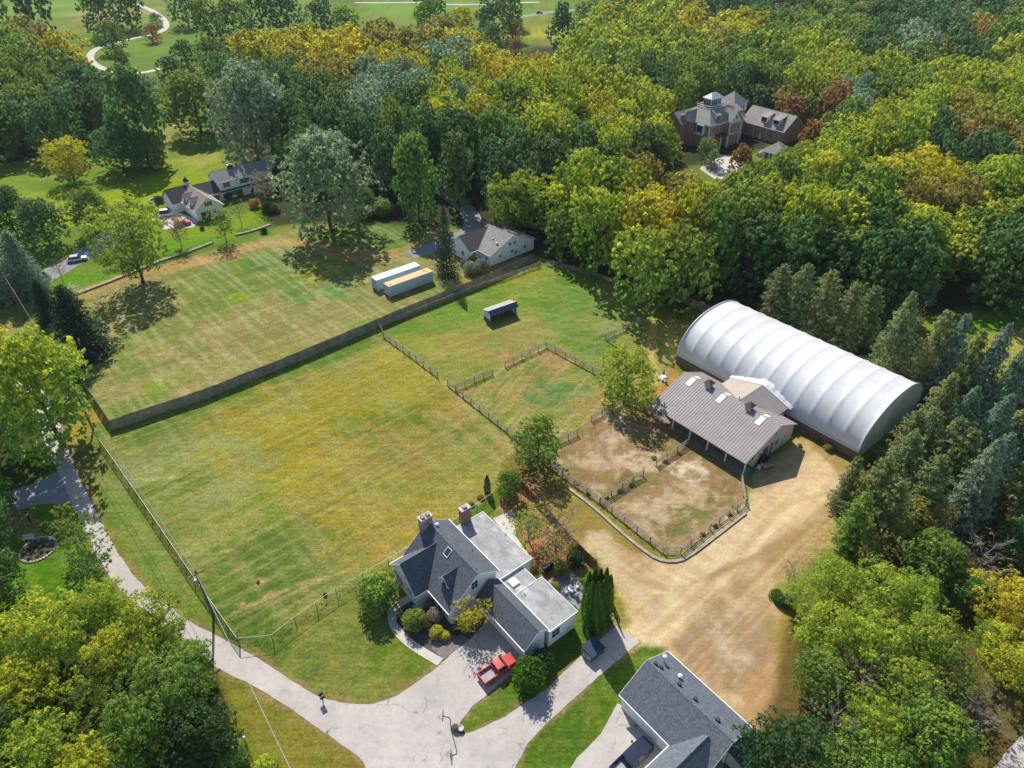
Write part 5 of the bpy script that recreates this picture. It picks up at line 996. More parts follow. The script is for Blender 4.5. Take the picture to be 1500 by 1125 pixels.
# ---- horse barn
Bn = thing('barn', 'horse barn with brown ribbed metal roof, two cupolas and open post porch', 'barn', ab(90, -50, 40), 40)
r_ = MB(); x0, xr, x1 = -6.95, 2.1, 8.0; y0, y1 = -9.95, 10.45; ze0, zr, ze1 = 2.9, 6.1, 3.4
gable(None, r_, 'y', y0, y1, x0, x1, xr, ze0, ze1, zr, 0.14)
s0 = (zr-ze0)/(xr-x0); s1 = (zr-ze1)/(x1-xr)
for i in range(41):
    y = y0+0.2+i*(y1-y0-0.4)/40
    r_.slab([(x0, y-.045, ze0+.05), (xr-.15, y-.045, zr-.15*s0+.05), (xr-.15, y+.045, zr-.15*s0+.05), (x0, y+.045, ze0+.05)], 0.06)
    r_.slab([(xr+.15, y-.045, zr-.15*s1+.05), (x1, y-.045, ze1+.05), (x1, y+.045, ze1+.05), (xr+.15, y+.045, zr-.15*s1+.05)], 0.06)
r_.build('roof', BARNR, Bn)
m = MB(); m.prism([(-3.6, -0.3), (7.6, -0.3), (7.6, 3.4), (2.1, 5.95), (-3.6, 3.95)], 'y', -9.6, 10.1); m.build('wall', BARNW, Bn)
m = MB(); m.prism([(-6.6, 2.55), (-3.6, 3.6), (-3.6, 3.95), (-6.6, 2.9)], 'y', -9.62, -9.5); m.build('porch_gable', BARNW, Bn)
m = MB(); m.box(-6.2, -5.95, -9.8, 10.2, 2.66, 2.9); m.build('porch_beam', BARNW, Bn)
for i in range(6): m = MB(); y = -9.5+i*3.75; m.cb(-6.05, y, 1.3, 0.2, 0.2, 2.8); m.build('post', TRIM, Bn)
def bf(x): return zr-(xr-x)*s0
def bb(x): return zr-(x-xr)*s1
for y in (8.0, 1.4, -6.6):
    m = MB(); m.slab([(0.05, y-.5, bf(0.05)+.085), (1.9, y-.5, bf(1.9)+.085), (1.9, y+.5, bf(1.9)+.085), (0.05, y+.5, bf(0.05)+.085)], 0.05); m.build('skylight', SKYL, Bn)
    m = MB(); m.slab([(2.35, y-.5, bb(2.35)+.085), (3.6, y-.5, bb(3.6)+.085), (3.6, y+.5, bb(3.6)+.085), (2.35, y+.5, bb(2.35)+.085)], 0.05); m.build('skylight', SKYL, Bn)
for y in (4.9, -3.6):
    m = MB(); m.box(1.55, 2.65, y-.55, y+.55, 5.6, 6.75); o = m.build('cupola', SHEDW, Bn)
    m = MB(); m.add([(1.3, y-.8, 6.75), (2.9, y-.8, 6.75), (2.9, y+.8, 6.75), (1.3, y+.8, 6.75), (2.1, y, 7.5)], [(3, 2, 1, 0), (0, 1, 4), (1, 2, 4), (2, 3, 4), (3, 0, 4)]); m.build('cupola_roof', M('cupola_brown_roof', (0.13, 0.09, 0.075), 0.6), o)
    for sg in (-1, 1): m = MB(); m.box(1.51, 1.55, y-.38, y+.38, 6.1, 6.6) if sg < 0 else m.box(1.75, 2.45, y-.59, y-.55, 6.1, 6.6); m.build('louvre', METAL, o)
for y in (7.6, 3.9, 0.1, -3.6, -7.2):
    panel(Bn, (-3.6, y, 1.15), '-x', 1.25, 2.2, M('barn_door_brown', (0.13, 0.085, 0.06), 0.8), 'stall_door', 0.05, 1); window(Bn, (-3.6, y-1.8, 1.75), '-x', 0.7, 0.7, bars=(1, 0))
panel(Bn, (-0.6, -9.6, 1.4), '-y', 1.5, 2.6, M('barn_door_grey', (0.10, 0.11, 0.13), 0.7), 'sliding_door', 0.05, 2); panel(Bn, (1.2, -9.6, 1.4), '-y', 0.45, 2.7, DMETAL, 'door_edge', 0.06, 0, False)
window(Bn, (2.6, -9.6, 2.0), '-y', 1.2, 1.2); window(Bn, (5.2, -9.6, 2.1), '-y', 0.9, 0.9); window(Bn, (1.4, -9.6, 4.5), '-y', 0.9, 0.7); window(Bn, (-2.2, -9.6, 1.9), '-y', 0.9, 0.9)
pipe(Bn, 3.6, -0.6, bb(3.6), 0.6, 0.09, DMETAL, False)
# link between barn and arena
lx0, lx1, le0, le1, lrc, lze, lzr = 3.4, 10.4, -6.6, 5.5, -0.9, 3.7, 5.6
w_ = MB(); r_ = MB(); gable(w_, r_, 'x', lx0, lx1, le0, le1, lrc, lze, lze, lzr, 0.14)
sa = (lzr-lze)/(lrc-le0)
for i in range(15): x = lx0+0.3+i*0.46; r_.slab([(x-.045, le0, lze+.05), (x+.045, le0, lze+.05), (x+.045, lrc-.15, lzr-.15*sa+.05), (x-.045, lrc-.15, lzr-.15*sa+.05)], 0.06)
w_.build('link_wall', BARNW, Bn); r_.build('link_roof', BARNR, Bn)
m = MB(); m.slab([(lx0+.1, lrc+.1, lzr-.02), (lx1-.02, lrc+.1, lzr-.02), (lx1-.02, le1+.03, lze+.012), (lx0+.1, le1+.03, lze+.012)], 0.03); m.build('link_roof_sunlit_tint', BARNR_SUNLIT, Bn)  # tan overlay: the sun on this slope is put into its colour
m = MB(); zz = lambda y: lzr+.09-abs(y-lrc)*(lzr-lze)/(6.4 if y > lrc else 5.7)
ys = [le0-.4+i*(le1-le0+.8)/16 for i in range(17)]
for i in range(16):
    j0 = .12*math.sin(i*2.3); j1 = .12*math.sin((i+1)*2.3)
    m.slab([(lx1-.15, ys[i], zz(ys[i])), (lx1+2.0, ys[i], zz(ys[i])+j0+.1), (lx1+2.0, ys[i+1], zz(ys[i+1])+j1+.1), (lx1-.15, ys[i+1], zz(ys[i+1]))], 0.05)
m.build('fabric_flashing', FABRIC, Bn)

# ---- fabric riding arena
Ar = thing('riding_arena', 'long riding arena with white ribbed fabric vault above brown knee wall', 'riding arena', ab(111.75, -49.3, 40), 40)
hw, zb, rise, y0, y1, nb = 10.8, 2.05, 7.3, -19.1, 19.3, 12
def arch(t, k=0.0):
    a = PI*(1-t); c, s = math.cos(a), math.sin(a)
    return ((hw-k)*math.copysign(abs(c)**0.93, c), zb+(rise-k)*abs(s)**0.94)
na, per = 40, 10; V = []; Q = []
for j in range(nb*per+1):
    y = y0+(y1-y0)*j/(nb*per); f = (j % per)/per; sag = 0.13*(4*f*(1-f))**0.5
    for i in range(na+1):
        t = i/na; k = sag*min(1, min(t, 1-t)*9); x, z = arch(t, k); V.append((x, y, z))
for j in range(nb*per):
    for i in range(na): a = j*(na+1)+i; Q.append((a, a+1, a+na+2, a+na+1))
me = np_mesh('fabric_roof', np.array(V), np.array(Q), FABRIC, smooth=True); o = bpy.data.objects.new('fabric_roof', me); COL.objects.link(o); o.parent = Ar
for nm, yy_ in (('end_wall', y0+0.12), ('end_wall', y1-0.12)):
    m = MB(); P = [arch(i/28, 0.06) for i in range(29)]; m.prism([(hw-0.1, -0.2)]+[p for p in P[::-1]]+[(-hw+0.1, -0.2)], 'y', yy_-0.08, yy_+0.08); ew = m.build(nm, M('grey_fabric_end', (0.84, 0.83, 0.81), 0.6, 0.06, 0.4, dirt=(0.70, 0.685, 0.66)), Ar)
for j in (0, nb):
    m = MB(); P = [arch(i/36, -0.02) for i in range(37)]; y = y0+(y1-y0)*j/nb
    for a, b in zip(P[:-1], P[1:]): m.tube((a[0], y, a[1]), (b[0], y, b[1]), 0.14, n=6)
    m.build('end_rib', FABRIC, Ar)
for sg in (-1, 1):
    m = MB(); m.box(sg*hw-0.12, sg*hw+0.12, y0, y1, -0.2, zb-0.05)
    for i in range(64): y = y0+0.3+i*0.6; m.box(sg*(hw+0.12)-0.03, sg*(hw+0.12)+0.03, y-.03, y+.03, 0, zb-0.1)
    m.build('knee_wall', KNEE, Ar)
    m = MB(); m.tube((sg*(hw+0.12), y0, zb+0.02), (sg*(hw+0.12), y1, zb+0.02), 0.13, n=8); m.build('fabric_hem', FABRIC, Ar)
panel(Ar, (2.5, y0+0.04, 1.7), '-y', 4.2, 3.3, M('arena_door_grey', (0.68, 0.665, 0.63), 0.7), 'sliding_door', 0.06, 2); panel(Ar, (8.6, y0+0.04, 1.1), '-y', 1.0, 2.1, BARNW, 'door', 0.05, 0)

# ---- run-in shed
Sh = thing('run_in_shed', 'small blue-grey horse shelter with open front in the grass paddock', 'shed', ab(75.7, -112.4, 35), 35)
m = MB(); m.box(-3.5, 3.5, 1.5, 1.62, 0, 2.25)
m.prism([(1.5, 0), (-0.9, 0), (-0.9, 2.2), (0.7, 2.65), (1.5, 2.3)], 'x', -3.56, -3.44); m.prism([(1.5, 0), (-0.9, 0), (-0.9, 2.2), (0.7, 2.65), (1.5, 2.3)], 'x', 3.44, 3.56); m.build('wall', SHEDW, Sh)
m = MB(); m.box(-3.64, -3.57, -0.9, 1.55, 0, 0.95); m.box(3.57, 3.64, -0.9, 1.55, 0, 0.95); m.box(-3.4, 3.4, 1.4, 1.49, 0, 1.2); m.build('kick_board', SHEDB, Sh)
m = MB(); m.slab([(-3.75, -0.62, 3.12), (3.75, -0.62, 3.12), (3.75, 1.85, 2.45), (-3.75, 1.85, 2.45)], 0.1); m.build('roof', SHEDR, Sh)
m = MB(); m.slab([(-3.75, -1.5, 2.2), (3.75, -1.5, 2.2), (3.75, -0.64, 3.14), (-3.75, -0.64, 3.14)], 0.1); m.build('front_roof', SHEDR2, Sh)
for x in (-3.4, -0.1, 3.4): m = MB(); m.cb(x, -0.95, 1.2, 0.16, 0.16, 2.4); m.build('post', SHEDB, Sh)

# ---- containers
def container(a, b, top, label):
    t = thing('storage_container', label, 'container', ab(a, b, 40), 40, 'storage containers in the mown field')
    m = MB(); m.box(-6.15, 6.15, -1.2, 1.2, 0.12, 2.78)
    for i in range(40): x = -6.0+i*0.305; m.box(x, x+0.14, -1.235, -1.19, 0.3, 2.6); m.box(x, x+0.14, 1.19, 1.235, 0.3, 2.6)
    m.build('body', CONTA, t)
    m = MB(); m.box(-6.17, 6.17, -1.22, 1.22, 2.78, 2.84); m.build('roof_panel', top, t)
    for x in (-6.1, 6.1):
        for y in (-1.15, 1.15): m = MB(); m.box(x-.1, x+.1, y-.1, y+.1, 0, 2.86); m.build('corner_post', CONTA, t)
    m = MB(); m.box(-6.22, -6.15, -1.1, -0.02, 0.25, 2.65); d = m.build('door', CONTA, t); m = MB(); m.tube((-6.25, -0.35, 0.3), (-6.25, -0.35, 2.6), 0.03); m.tube((-6.25, -0.8, 0.3), (-6.25, -0.8, 2.6), 0.03); m.build('lock_rod', METAL, d)
    m = MB(); m.box(-6.22, -6.15, 0.02, 1.1, 0.25, 2.65); d = m.build('door', CONTA, t); m = MB(); m.tube((-6.25, 0.35, 0.3), (-6.25, 0.35, 2.6), 0.03); m.tube((-6.25, 0.8, 0.3), (-6.25, 0.8, 2.6), 0.03); m.build('lock_rod', METAL, d)
    return t
ct = container(77.2, -130.3, CONTO, 'shipping container with rusty tan roof, the nearer of two')
m = MB(); m.cb(4.6, 0.3, 2.87, 0.5, 0.4, 0.06); m.cb(4.9, -0.5, 2.87, 0.35, 0.3, 0.06); m.cb(-5.3, -0.5, 2.87, 0.3, 0.4, 0.06); m.build('rust_patch', M('red_rust', (0.45, 0.06, 0.03), 0.8), ct)
container(76.6, -134.9, CONTW, 'shipping container with pale blue roof, the farther of two')

# ---- white house at the left
WH = thing('white_house', 'white two-storey farmhouse with dark roof, chimney and dormered garage wing', 'house', (-84.3, 213.6), 42)
w_ = MB(); r_ = MB(); tr = MB()
gable(w_, r_, 'x', -8.9, 8.9, -4.2, 3.4, -0.4, 5.7, 5.7, 7.9); w_.build('wall', WHITE, WH); r_.build('roof', GREYS, WH); fascia(tr, 'x', -8.9, 8.9, -4.2, 3.4, -0.4, 5.7, 5.7, 7.9)
m = MB(); m.slab([(-8.8, -4.55, 2.72), (8.9, -4.55, 2.72), (8.9, -3.75, 3.0), (-8.8, -3.75, 3.0)], 0.14); m.build('porch_roof', DARKS, WH)
for x in (-6.2, -0.8, 0.9, 5.6): window(WH, (x, -3.85, 4.35), '-y', 0.95, 1.3, shutters=BLACK)
for x in (-5.6, -4.2, -2.8, 4.4, 6.6): window(WH, (x, -3.85, 1.5), '-y', 0.9, 1.2, shutters=BLACK if x < 0 else None)
panel(WH, (1.2, -3.85, 1.1), '-y', 1.0, 2.1, DMETAL, 'front_door'); window(WH, (-8.6, -1.0, 4.6), '-x', 0.8, 1.0); window(WH, (-8.6, 1.4, 4.2), '-x', 0.8, 1.0, shutters=BLACK)
chimney(WH, -2.6, -0.2, 1.5, 0.9, 5, 9.0, M('dark_brick', (0.07, 0.05, 0.05), 0.9), LGREY, 1)
w_ = MB(); r_ = MB(); gable(w_, r_, 'x', -16.5, -8.6, -4.6, 3.2, -0.7, 2.9, 2.9, 5.5); w_.build('link_wall', WHITE, WH); r_.build('link_roof', DARKS, WH); fascia(tr, 'x', -16.5, -8.6, -4.6, 3.2, -0.7, 2.9, 2.9, 5.5)
for x in (-10.2, -11.6): window(WH, (x, -4.25, 1.6), '-y', 0.9, 1.1, shutters=BLACK)
# garage wing: ridge along local y
w_ = MB(); r_ = MB(); gable(w_, r_, 'y', -14.9, -0.6, -20.6, -12.2, -16.4, 3.0, 3.0, 6.2); w_.build('garage_wall', WHITE, WH); r_.build('garage_roof', BROWNS, WH); fascia(tr, 'y', -14.9, -0.6, -20.6, -12.2, -16.4, 3.0, 3.0, 6.2)
w_ = MB(); r_ = MB(); gable(w_, r_, 'x', -23.2, -16.4, -4.6, 3.6, -0.6, 3.0, 3.0, 6.1); w_.build('rear_wing_wall', WHITE, WH); r_.build('rear_wing_roof', DARKS, WH); tr.build('trim', TRIM, WH)
for y in (-6.0, -10.6): dormer(WH, -20.0, -17.2, y, 0.95, 3.3, 4.8, 5.6, BROWNS, dirn=-1, ww=0.9, wh=1.0)
window(WH, (-16.4, -14.6, 4.2), '-y', 1.0, 1.1, shutters=BLACK); window(WH, (-15.2, -14.6, 1.7), '-y', 0.8, 1.0); panel(WH, (-17.8, -14.6, 1.15), '-y', 2.6, 2.2, M('garage_opening_shade', (0.07, 0.09, 0.12), 0.6), 'garage_door', 0.03, 2)  # dark panel: shade of the open garage put into its colour
for y in (-5.0, -8.2): panel(WH, (-20.25, y, 1.15), '-x', 2.4, 2.2, TRIM, 'garage_door', 0.04, 3)
m = MB(); m.box(-17.0, -15.9, -0.9, 0.3, 5.7, 7.0); cu = m.build('cupola', TRIM, WH); m = MB(); m.add([(-17.2, -1.1, 7.0), (-15.7, -1.1, 7.0), (-15.7, 0.5, 7.0), (-17.2, 0.5, 7.0), (-16.45, -0.3, 8.4)], [(3, 2, 1, 0), (0, 1, 4), (1, 2, 4), (2, 3, 4), (3, 0, 4)]); m.build('cupola_roof', GREENB, cu)

# ---- small grey-roofed house
SH = thing('small_house', 'white L-shaped house with weathered grey roof behind the board fence', 'house', (-6.4, 172.1), 42)
w_ = MB(); r_ = MB(); tr = MB()
gable(w_, r_, 'x', -9.7, 4.0, -4.6, 3.6, 0, 3.0, 3.0, 6.0); w_.build('wall', WHITE, SH); r_.build('roof', DARKS, SH); fascia(tr, 'x', -9.7, 4.0, -4.6, 3.6, 0, 3.0, 3.0, 6.0)
w_ = MB(); r_ = MB(); gable(w_, r_, 'y', -9.3, 0.6, -7.2, 8.6, 0.6, 3.0, 3.0, 6.1); w_.build('front_wing_wall', WHITE, SH); r_.build('front_wing_roof', GREYS, SH); fascia(tr, 'y', -9.3, 0.6, -7.2, 8.6, 0.6, 3.0, 3.0, 6.1); tr.build('trim', TRIM, SH)
window(SH, (-9.4, -1.2, 1.7), '-x', 1.0, 1.2); window(SH, (-8.2, -4.25, 1.9), '-y', 0.9, 1.0)
for x, z in ((-3.5, 1.7), (0.5, 1.8), (1.8, 1.3), (-0.2, 4.0), (1.4, 4.0), (5.0, 1.7)): window(SH, (x, -9.0, z), '-y', 0.8, 0.8)
window(SH, (-6.85, -7.6, 1.6), '-x', 0.9, 1.0); pipe(SH, -3.4, -7.6, 4.3, 0.5, 0.14); pipe(SH, -2.6, -5.2, 4.6, 0.3, 0.1)

# ---- brick mansion
MN = thing('brick_mansion', 'large red brick mansion with grey hipped roofs, tower and white cupola', 'mansion', (70.0, 253.6), 37.5)
m = MB(); m.box(0.3, 19, 0.3, 14.5, -0.5, 8.6); m.build('wall', BRICKM, MN)
def frustum(mb, x0, x1, y0, y1, z0, i, z1, ov=0.5):
    a = [(x0-ov, y0-ov, z0), (x1+ov, y0-ov, z0), (x1+ov, y1+ov, z0), (x0-ov, y1+ov, z0)]; b = [(x0+i, y0+i, z1), (x1-i, y0+i, z1), (x1-i, y1-i, z1), (x0+i, y1-i, z1)]
    mb.add(a+b, [(3, 2, 1, 0), (4, 5, 6, 7), (0, 1, 5, 4), (1, 2, 6, 5), (2, 3, 7, 6), (3, 0, 4, 7)])
m = MB(); frustum(m, 0, 19.3, 0, 14.8, 8.6, 4.2, 12.4); m.build('roof', TANS, MN)
m = MB(); m.box(4.5, 14.8, 4.5, 10.3, 12.3, 12.5); m.build('roof_deck', M('deck_brown', (0.13, 0.09, 0.085), 0.8), MN)
m = MB()
for (x0, x1, y0, y1) in ((4.3, 15.0, 4.3, 4.4), (4.3, 15.0, 10.4, 10.5), (4.3, 4.4, 4.4, 10.4), (14.9, 15.0, 4.4, 10.4)): m.box(x0, x1, y0, y1, 13.2, 13.32); m.box(x0, x1, y0, y1, 12.35, 12.6)
for i in range(9): m.box(4.3+i*1.3, 4.42+i*1.3, 4.28, 4.42, 12.3, 13.5); m.box(4.3+i*1.3, 4.42+i*1.3, 10.38, 10.52, 12.3, 13.5)
m.build('balustrade', TRIM, MN)
m = MB(); m.box(-0.45, 19.7, -0.5, -0.42, 8.2, 8.62); m.box(-0.5, -0.42, -0.5, 15.2, 8.2, 8.62); m.box(0.2, 19.1, 0.2, 14.6, 4.1, 4.4); m.build('cornice', TRIM, MN)
cu = MB(); cu.box(6.2, 11.8, 5.8, 9.2, 12.5, 15.4); co_ = cu.build('cupola', TRIM, MN)
m = MB(); frustum(m, 6.2, 11.8, 5.8, 9.2, 15.4, 1.6, 17.0, 0.5); m.build('cupola_roof', M('pale_metal_roof', (0.55, 0.54, 0.56), 0.5), co_)
for i in range(5): m = MB(); m.box(6.5+i*1.08, 7.3+i*1.08, 5.76, 5.84, 13.0, 14.9); m.build('pane', GLASS, co_)
for i in range(3): m = MB(); m.box(6.14, 6.22, 6.1+i*1.05, 6.9+i*1.05, 13.0, 14.9); m.build('pane', GLASS, co_)
# front gables, bays, dormers on the south-east face (local -y) and south-west face (local -x)
w_ = MB(); r_ = MB(); gable(w_, r_, 'y', -2.2, 5.0, 8.6, 15.6, 12.1, 8.6, 8.6, 12.2, 0.15, 0.4); w_.build('bay_wall', BRICKM, MN); r_.build('bay_roof', TANS, MN)
m = MB(); m.prism([(9.0, 8.3), (15.2, 8.3), (12.1, 11.6)], 'y', -1.86, -1.78); m.build('bay_gable_face', TRIM, MN); m = MB(); m.box(11.7, 12.5, -1.92, -1.86, 9.3, 10.4); m.build('gable_window', GLASS, MN)
for x, z, w0, h0 in ((10.3, 6.5, 1.0, 1.9), (12.1, 6.5, 1.0, 1.9), (13.9, 6.5, 1.0, 1.9), (10.3, 2.4, 1.1, 2.2), (12.1, 2.4, 1.1, 2.2), (13.9, 2.4, 1.1, 2.2)): window(MN, (x, -1.8, z), '-y', w0, h0, bars=(1, 2))
for x, z in ((1.6, 2.4), (3.2, 2.4), (2.4, 6.4), (6.6, 6.4), (17.4, 6.3), (17.4, 2.4)): window(MN, (x, 0.3, z), '-y', 1.0, 1.9, bars=(1, 2))
for y, z in ((2.4, 2.4), (4.6, 2.4), (8, 2.4), (11, 6.3)): window(MN, (0.3, y, z), '-x', 1.1, 2.0, bars=(1, 2))
m = MB(); m.box(-0.9, 0.3, 2.2, 5.2, 4.9, 8.2); bx_ = m.build('oriel', TRIM, MN); m = MB(); m.box(-0.96, -0.9, 2.5, 4.9, 5.6, 7.8); m.build('pane', GLASS, bx_)
for x in (6.0, 16.8): dormer(MN, 0, 0, 0, 1, 9, 10, 11, TANS) if False else None
def ydormer(root, xc, yf, yb, hw, zb, ze, roofm):
    d = MB(); d.box(xc-hw, xc+hw, yf, yb, zb, ze); o = d.build('dormer', TRIM, root); r = MB(); r.slab([(xc-hw-.3, yf-.35, ze), (xc+hw+.3, yf-.35, ze), (xc+hw+.3, yb, ze+1.5), (xc-hw-.3, yb, ze+1.5)], 0.12); r.build('dormer_roof', roofm, o)
    p = MB(); p.box(xc-hw*.65, xc-.06, yf-.05, yf+.03, zb+.5, ze-.2); p.box(xc+.06, xc+hw*.65, yf-.05, yf+.03, zb+.5, ze-.2); p.build('pane', GLASS, o); return o
ydormer(MN, 5.2, 0.9, 3.6, 1.1, 8.9, 11.0, TANS); ydormer(MN, 16.8, 0.9, 3.6, 1.1, 8.9, 11.0, TANS)
m = MB(); m.box(3.9, 8.2, -2.6, 0.2, 4.3, 4.7); pb = m.build('portico_roof', DARKS, MN)
for x in (4.2, 7.9): m = MB(); m.tube((x, -2.4, -0.2), (x, -2.4, 4.3), 0.24, 0.2, 10); m.build('column', TRIM, MN)
for x_, y_ in ((0.3, 0.3), (19, 0.3), (9.0, -1.8), (15.2, -1.8), (0.3, 14.5)): m = MB(); m.box(x_-.18, x_+.18, y_-.18, y_+.18, -.2, 8.5); m.build('corner_trim', TRIM, MN)
for z_ in (4.2, 8.0): m = MB(); m.box(9.2, 15.0, -1.87, -1.78, z_, z_+.32); m.build('band_trim', TRIM, MN)
w_ = MB(); r_ = MB(); gable(w_, r_, 'x', -1.6, 5.0, 6.4, 12.4, 9.4, 8.6, 8.6, 11.8, 0.15, 0.4); w_.build('side_gable_wall', BRICKM, MN); r_.build('side_gable_roof', TANS, MN)
m = MB(); m.prism([(6.9, 8.3), (11.9, 8.3), (9.4, 11.2)], 'x', -1.26, -1.18); m.build('side_gable_face', TRIM, MN)
# tower
m = MB(); m.box(19.0, 26.3, 5.0, 12.3, -0.3, 11.6); m.build('tower_wall', BRICKM, MN)
m = MB(); m.box(18.9, 26.4, 4.9, 12.4, 8.9, 11.5); m.build('tower_top', TRIM, MN); m = MB(); m.add([(18.4, 4.4, 11.5), (26.9, 4.4, 11.5), (26.9, 12.9, 11.5), (18.4, 12.9, 11.5), (22.65, 8.65, 15.3)], [(3, 2, 1, 0), (0, 1, 4), (1, 2, 4), (2, 3, 4), (3, 0, 4)]); m.build('tower_roof', TANS, MN)
for x in (21.4, 23.0, 24.6): window(MN, (x, 4.9, 10.2), '-y', 0.9, 1.5)
# wing running toward local -y, eave facing local -x
w_ = MB(); r_ = MB(); gable(w_, r_, 'y', -13.4, 6.0, 25.6, 38.6, 32.1, 4.7, 4.7, 9.4, 0.18, 0.3); w_.build('wing_wall', BRICKM, MN); r_.build('wing_roof', TANS, MN); m = MB(); fascia(m, 'y', -13.4, 6.0, 25.6, 38.6, 32.1, 4.7, 4.7, 9.4, 0.25); m.build('wing_trim', TRIM, MN)
for y in (-3.2, -8.4):
    d = MB(); d.box(27.2, 30.6, y-1.3, y+1.3, 5.4, 7.9); o = d.build('dormer', TRIM, MN); r = MB(); r.slab([(26.7, y-1.6, 7.85), (31.2, y-1.6, 8.9), (31.2, y+1.6, 8.9), (26.7, y+1.6, 7.85)], 0.12); r.build('dormer_roof', TANS, o); p = MB(); p.box(27.12, 27.22, y-1.0, y-.05, 6.2, 7.6); p.box(27.12, 27.22, y+.05, y+1.0, 6.2, 7.6); p.build('pane', GLASS, o)
for y in (-0.4, -5.9): m = MB(); m.box(25.85, 25.97, y-.1, y+.1, 0, 4.5); m.build('downpipe', TRIM, MN)
panel(MN, (25.95, -3.6, 1.2), '-x', 1.0, 2.2, SHEDW, 'door'); window(MN, (25.95, -1.6, 1.6), '-x', 0.8, 1.6); window(MN, (25.95, -8.0, 1.8), '-x', 1.0, 1.6)
# left rear wing
w_ = MB(); r_ = MB(); gable(w_, r_, 'x', -4.5, 6.0, 9.0, 18.0, 13.5, 7.4, 7.4, 11.0, 0.18); w_.build('rear_wing_wall', BRICKM, MN); r_.build('rear_wing_roof', TANS, MN)
chimney(MN, -2.4, 10.6, 1.6, 1.0, 7, 10.6, BRICKM, LGREY, 2); chimney(MN, 16.6, 10.6, 1.8, 1.0, 10, 14.2, BRICKM, LGREY, 3); chimney(MN, 13.4, 9.6, 1.2, 0.9, 11, 14.0, BRICKM, LGREY, 2)
gz = thing('garden_pavilion', 'white-walled pavilion with hipped brown roof beside the brick mansion', 'pavilion', (91.6, 242.9), 46)
m = MB(); m.box(-3.4, 3.4, -3.4, 3.4, -0.3, 3.4); m.build('wall', CREAM, gz); m = MB(); m.add([(-4.1, -4.1, 3.3), (4.1, -4.1, 3.3), (4.1, 4.1, 3.3), (-4.1, 4.1, 3.3), (0, 0, 6.3)], [(3, 2, 1, 0), (0, 1, 4), (1, 2, 4), (2, 3, 4), (3, 0, 4)]); m.build('roof', TANS, gz)
m = MB(); m.box(-4.15, 4.15, -4.18, -4.08, 3.05, 3.32); m.box(-4.18, -4.08, -4.08, 4.15, 3.05, 3.32); m.build('trim', TRIM, gz)
for x in (-2.0, 0, 2.0): window(gz, (x, -3.4, 1.7), '-y', 1.3, 2.2, bars=(1, 0)); window(gz, (-3.4, x, 1.7), '-x', 1.3, 2.2, bars=(1, 0))
m = MB()
for a_, b_ in zip([(830, 645), (905, 668)][:-1], [(905, 668)]): pass
g1 = thing('garden_wall', 'low brick garden wall in front of the mansion pavilion', 'wall', gp(1120, 226), 37.5); m = MB(); m.box(-4, 3, -0.2, 0.2, 0, 1.3); m.build('brickwork', BRICKM, g1); m = MB(); m.box(-4.1, 3.1, -0.26, 0.26, 1.3, 1.42); m.build('coping', CONC, g1)
# ================================================================== FENCES
FR = random.Random(3)
def walk(P, step):
    out = []
    for a, b in zip(P[:-1], P[1:]):
        a = Vector(a); b = Vector(b); n = max(1, round((b-a).length/step))
        for i in range(n): out.append(tuple(a.lerp(b, i/n)))
    return out+[tuple(P[-1])]
def rail_fence(pp, label, h=1.35, nr=4, mat=RAILW, step=2.44, name='rail_fence'):
    P = G(pp); o = Vector(P[0]); t = thing(name, label, 'fence', P[0], 0, 'rail fences of the paddocks'); W = [Vector(p)-o for p in walk(P, step)]
    m = MB(); m.box(-.07, .07, -.07, .07, -.2, h+.08); base = m.build('post', mat, t); base.location = (*W[0], 0)
    for p in W[1:]: c = base.copy(); COL.objects.link(c); c.parent = t; c.location = (p.x, p.y, 0); c.rotation_euler = (FR.uniform(-.03, .03), FR.uniform(-.03, .03), 0)
    for k in range(nr):
        m = MB(); z = h-0.06-k*(h-0.2)/nr
        for a, b in zip(W[:-1], W[1:]):
            d = (b-a).normalized(); n_ = Vector((-d.y, d.x)); e = [FR.uniform(-.025, .025) for _ in range(2)]
            vs = []
            for q, j in ((a, e[0]), (b, e[1])):
                for s in (.07, .115):
                    for zz in (-.055, .055): vs.append((q.x+n_.x*s, q.y+n_.y*s, z+zz+j))
            m.add(vs, [(0, 1, 3, 2), (4, 6, 7, 5), (0, 4, 5, 1), (2, 3, 7, 6), (1, 5, 7, 3), (0, 2, 6, 4)])
        m.build('rail', mat, t)
    return t
def board_fence(pp, label, h=2.2, mat=WOODG, name='board_fence', step=2.44, world=None):
    P = world or G(pp); o = Vector(P[0]); t = thing(name, label, 'fence', P[0], 0, 'tall board fences'); W = [Vector(p)-o for p in walk(P, step)]
    for a, b in zip(W[:-1], W[1:]):
        L = (b-a).length; d = (b-a)/L; n_ = Vector((-d.y, d.x)); k = max(2, int(L/0.145)); m = MB(); hp = h+FR.uniform(-.07, .07)
        for i in range(k):
            p = a+d*(L*i/k); q = a+d*(L*(i+1)/k-0.012); s = FR.uniform(-.012, .012)+(0.025 if i % 2 else -0.01); hh = hp+FR.uniform(-.03, .03)
            vs = [(x.x+n_.x*(s+g), x.y+n_.y*(s+g), z) for x in (p, q) for g in (0, .022) for z in (0.0, hh)]
            m.add(vs, [(0, 1, 3, 2), (4, 6, 7, 5), (0, 4, 5, 1), (2, 3, 7, 6), (1, 5, 7, 3), (0, 2, 6, 4)])
        m.build('panel', mat, t)
    m = MB(); m.box(-.06, .06, -.06, .06, -.2, h+.05); base = m.build('post', mat, t); base.location = (*W[0], 0)
    for p in W[1:]: c = base.copy(); COL.objects.link(c); c.parent = t; c.location = (p.x, p.y, 0)
    return t
t_ = NT('chain_link'); c_ = t_.co()
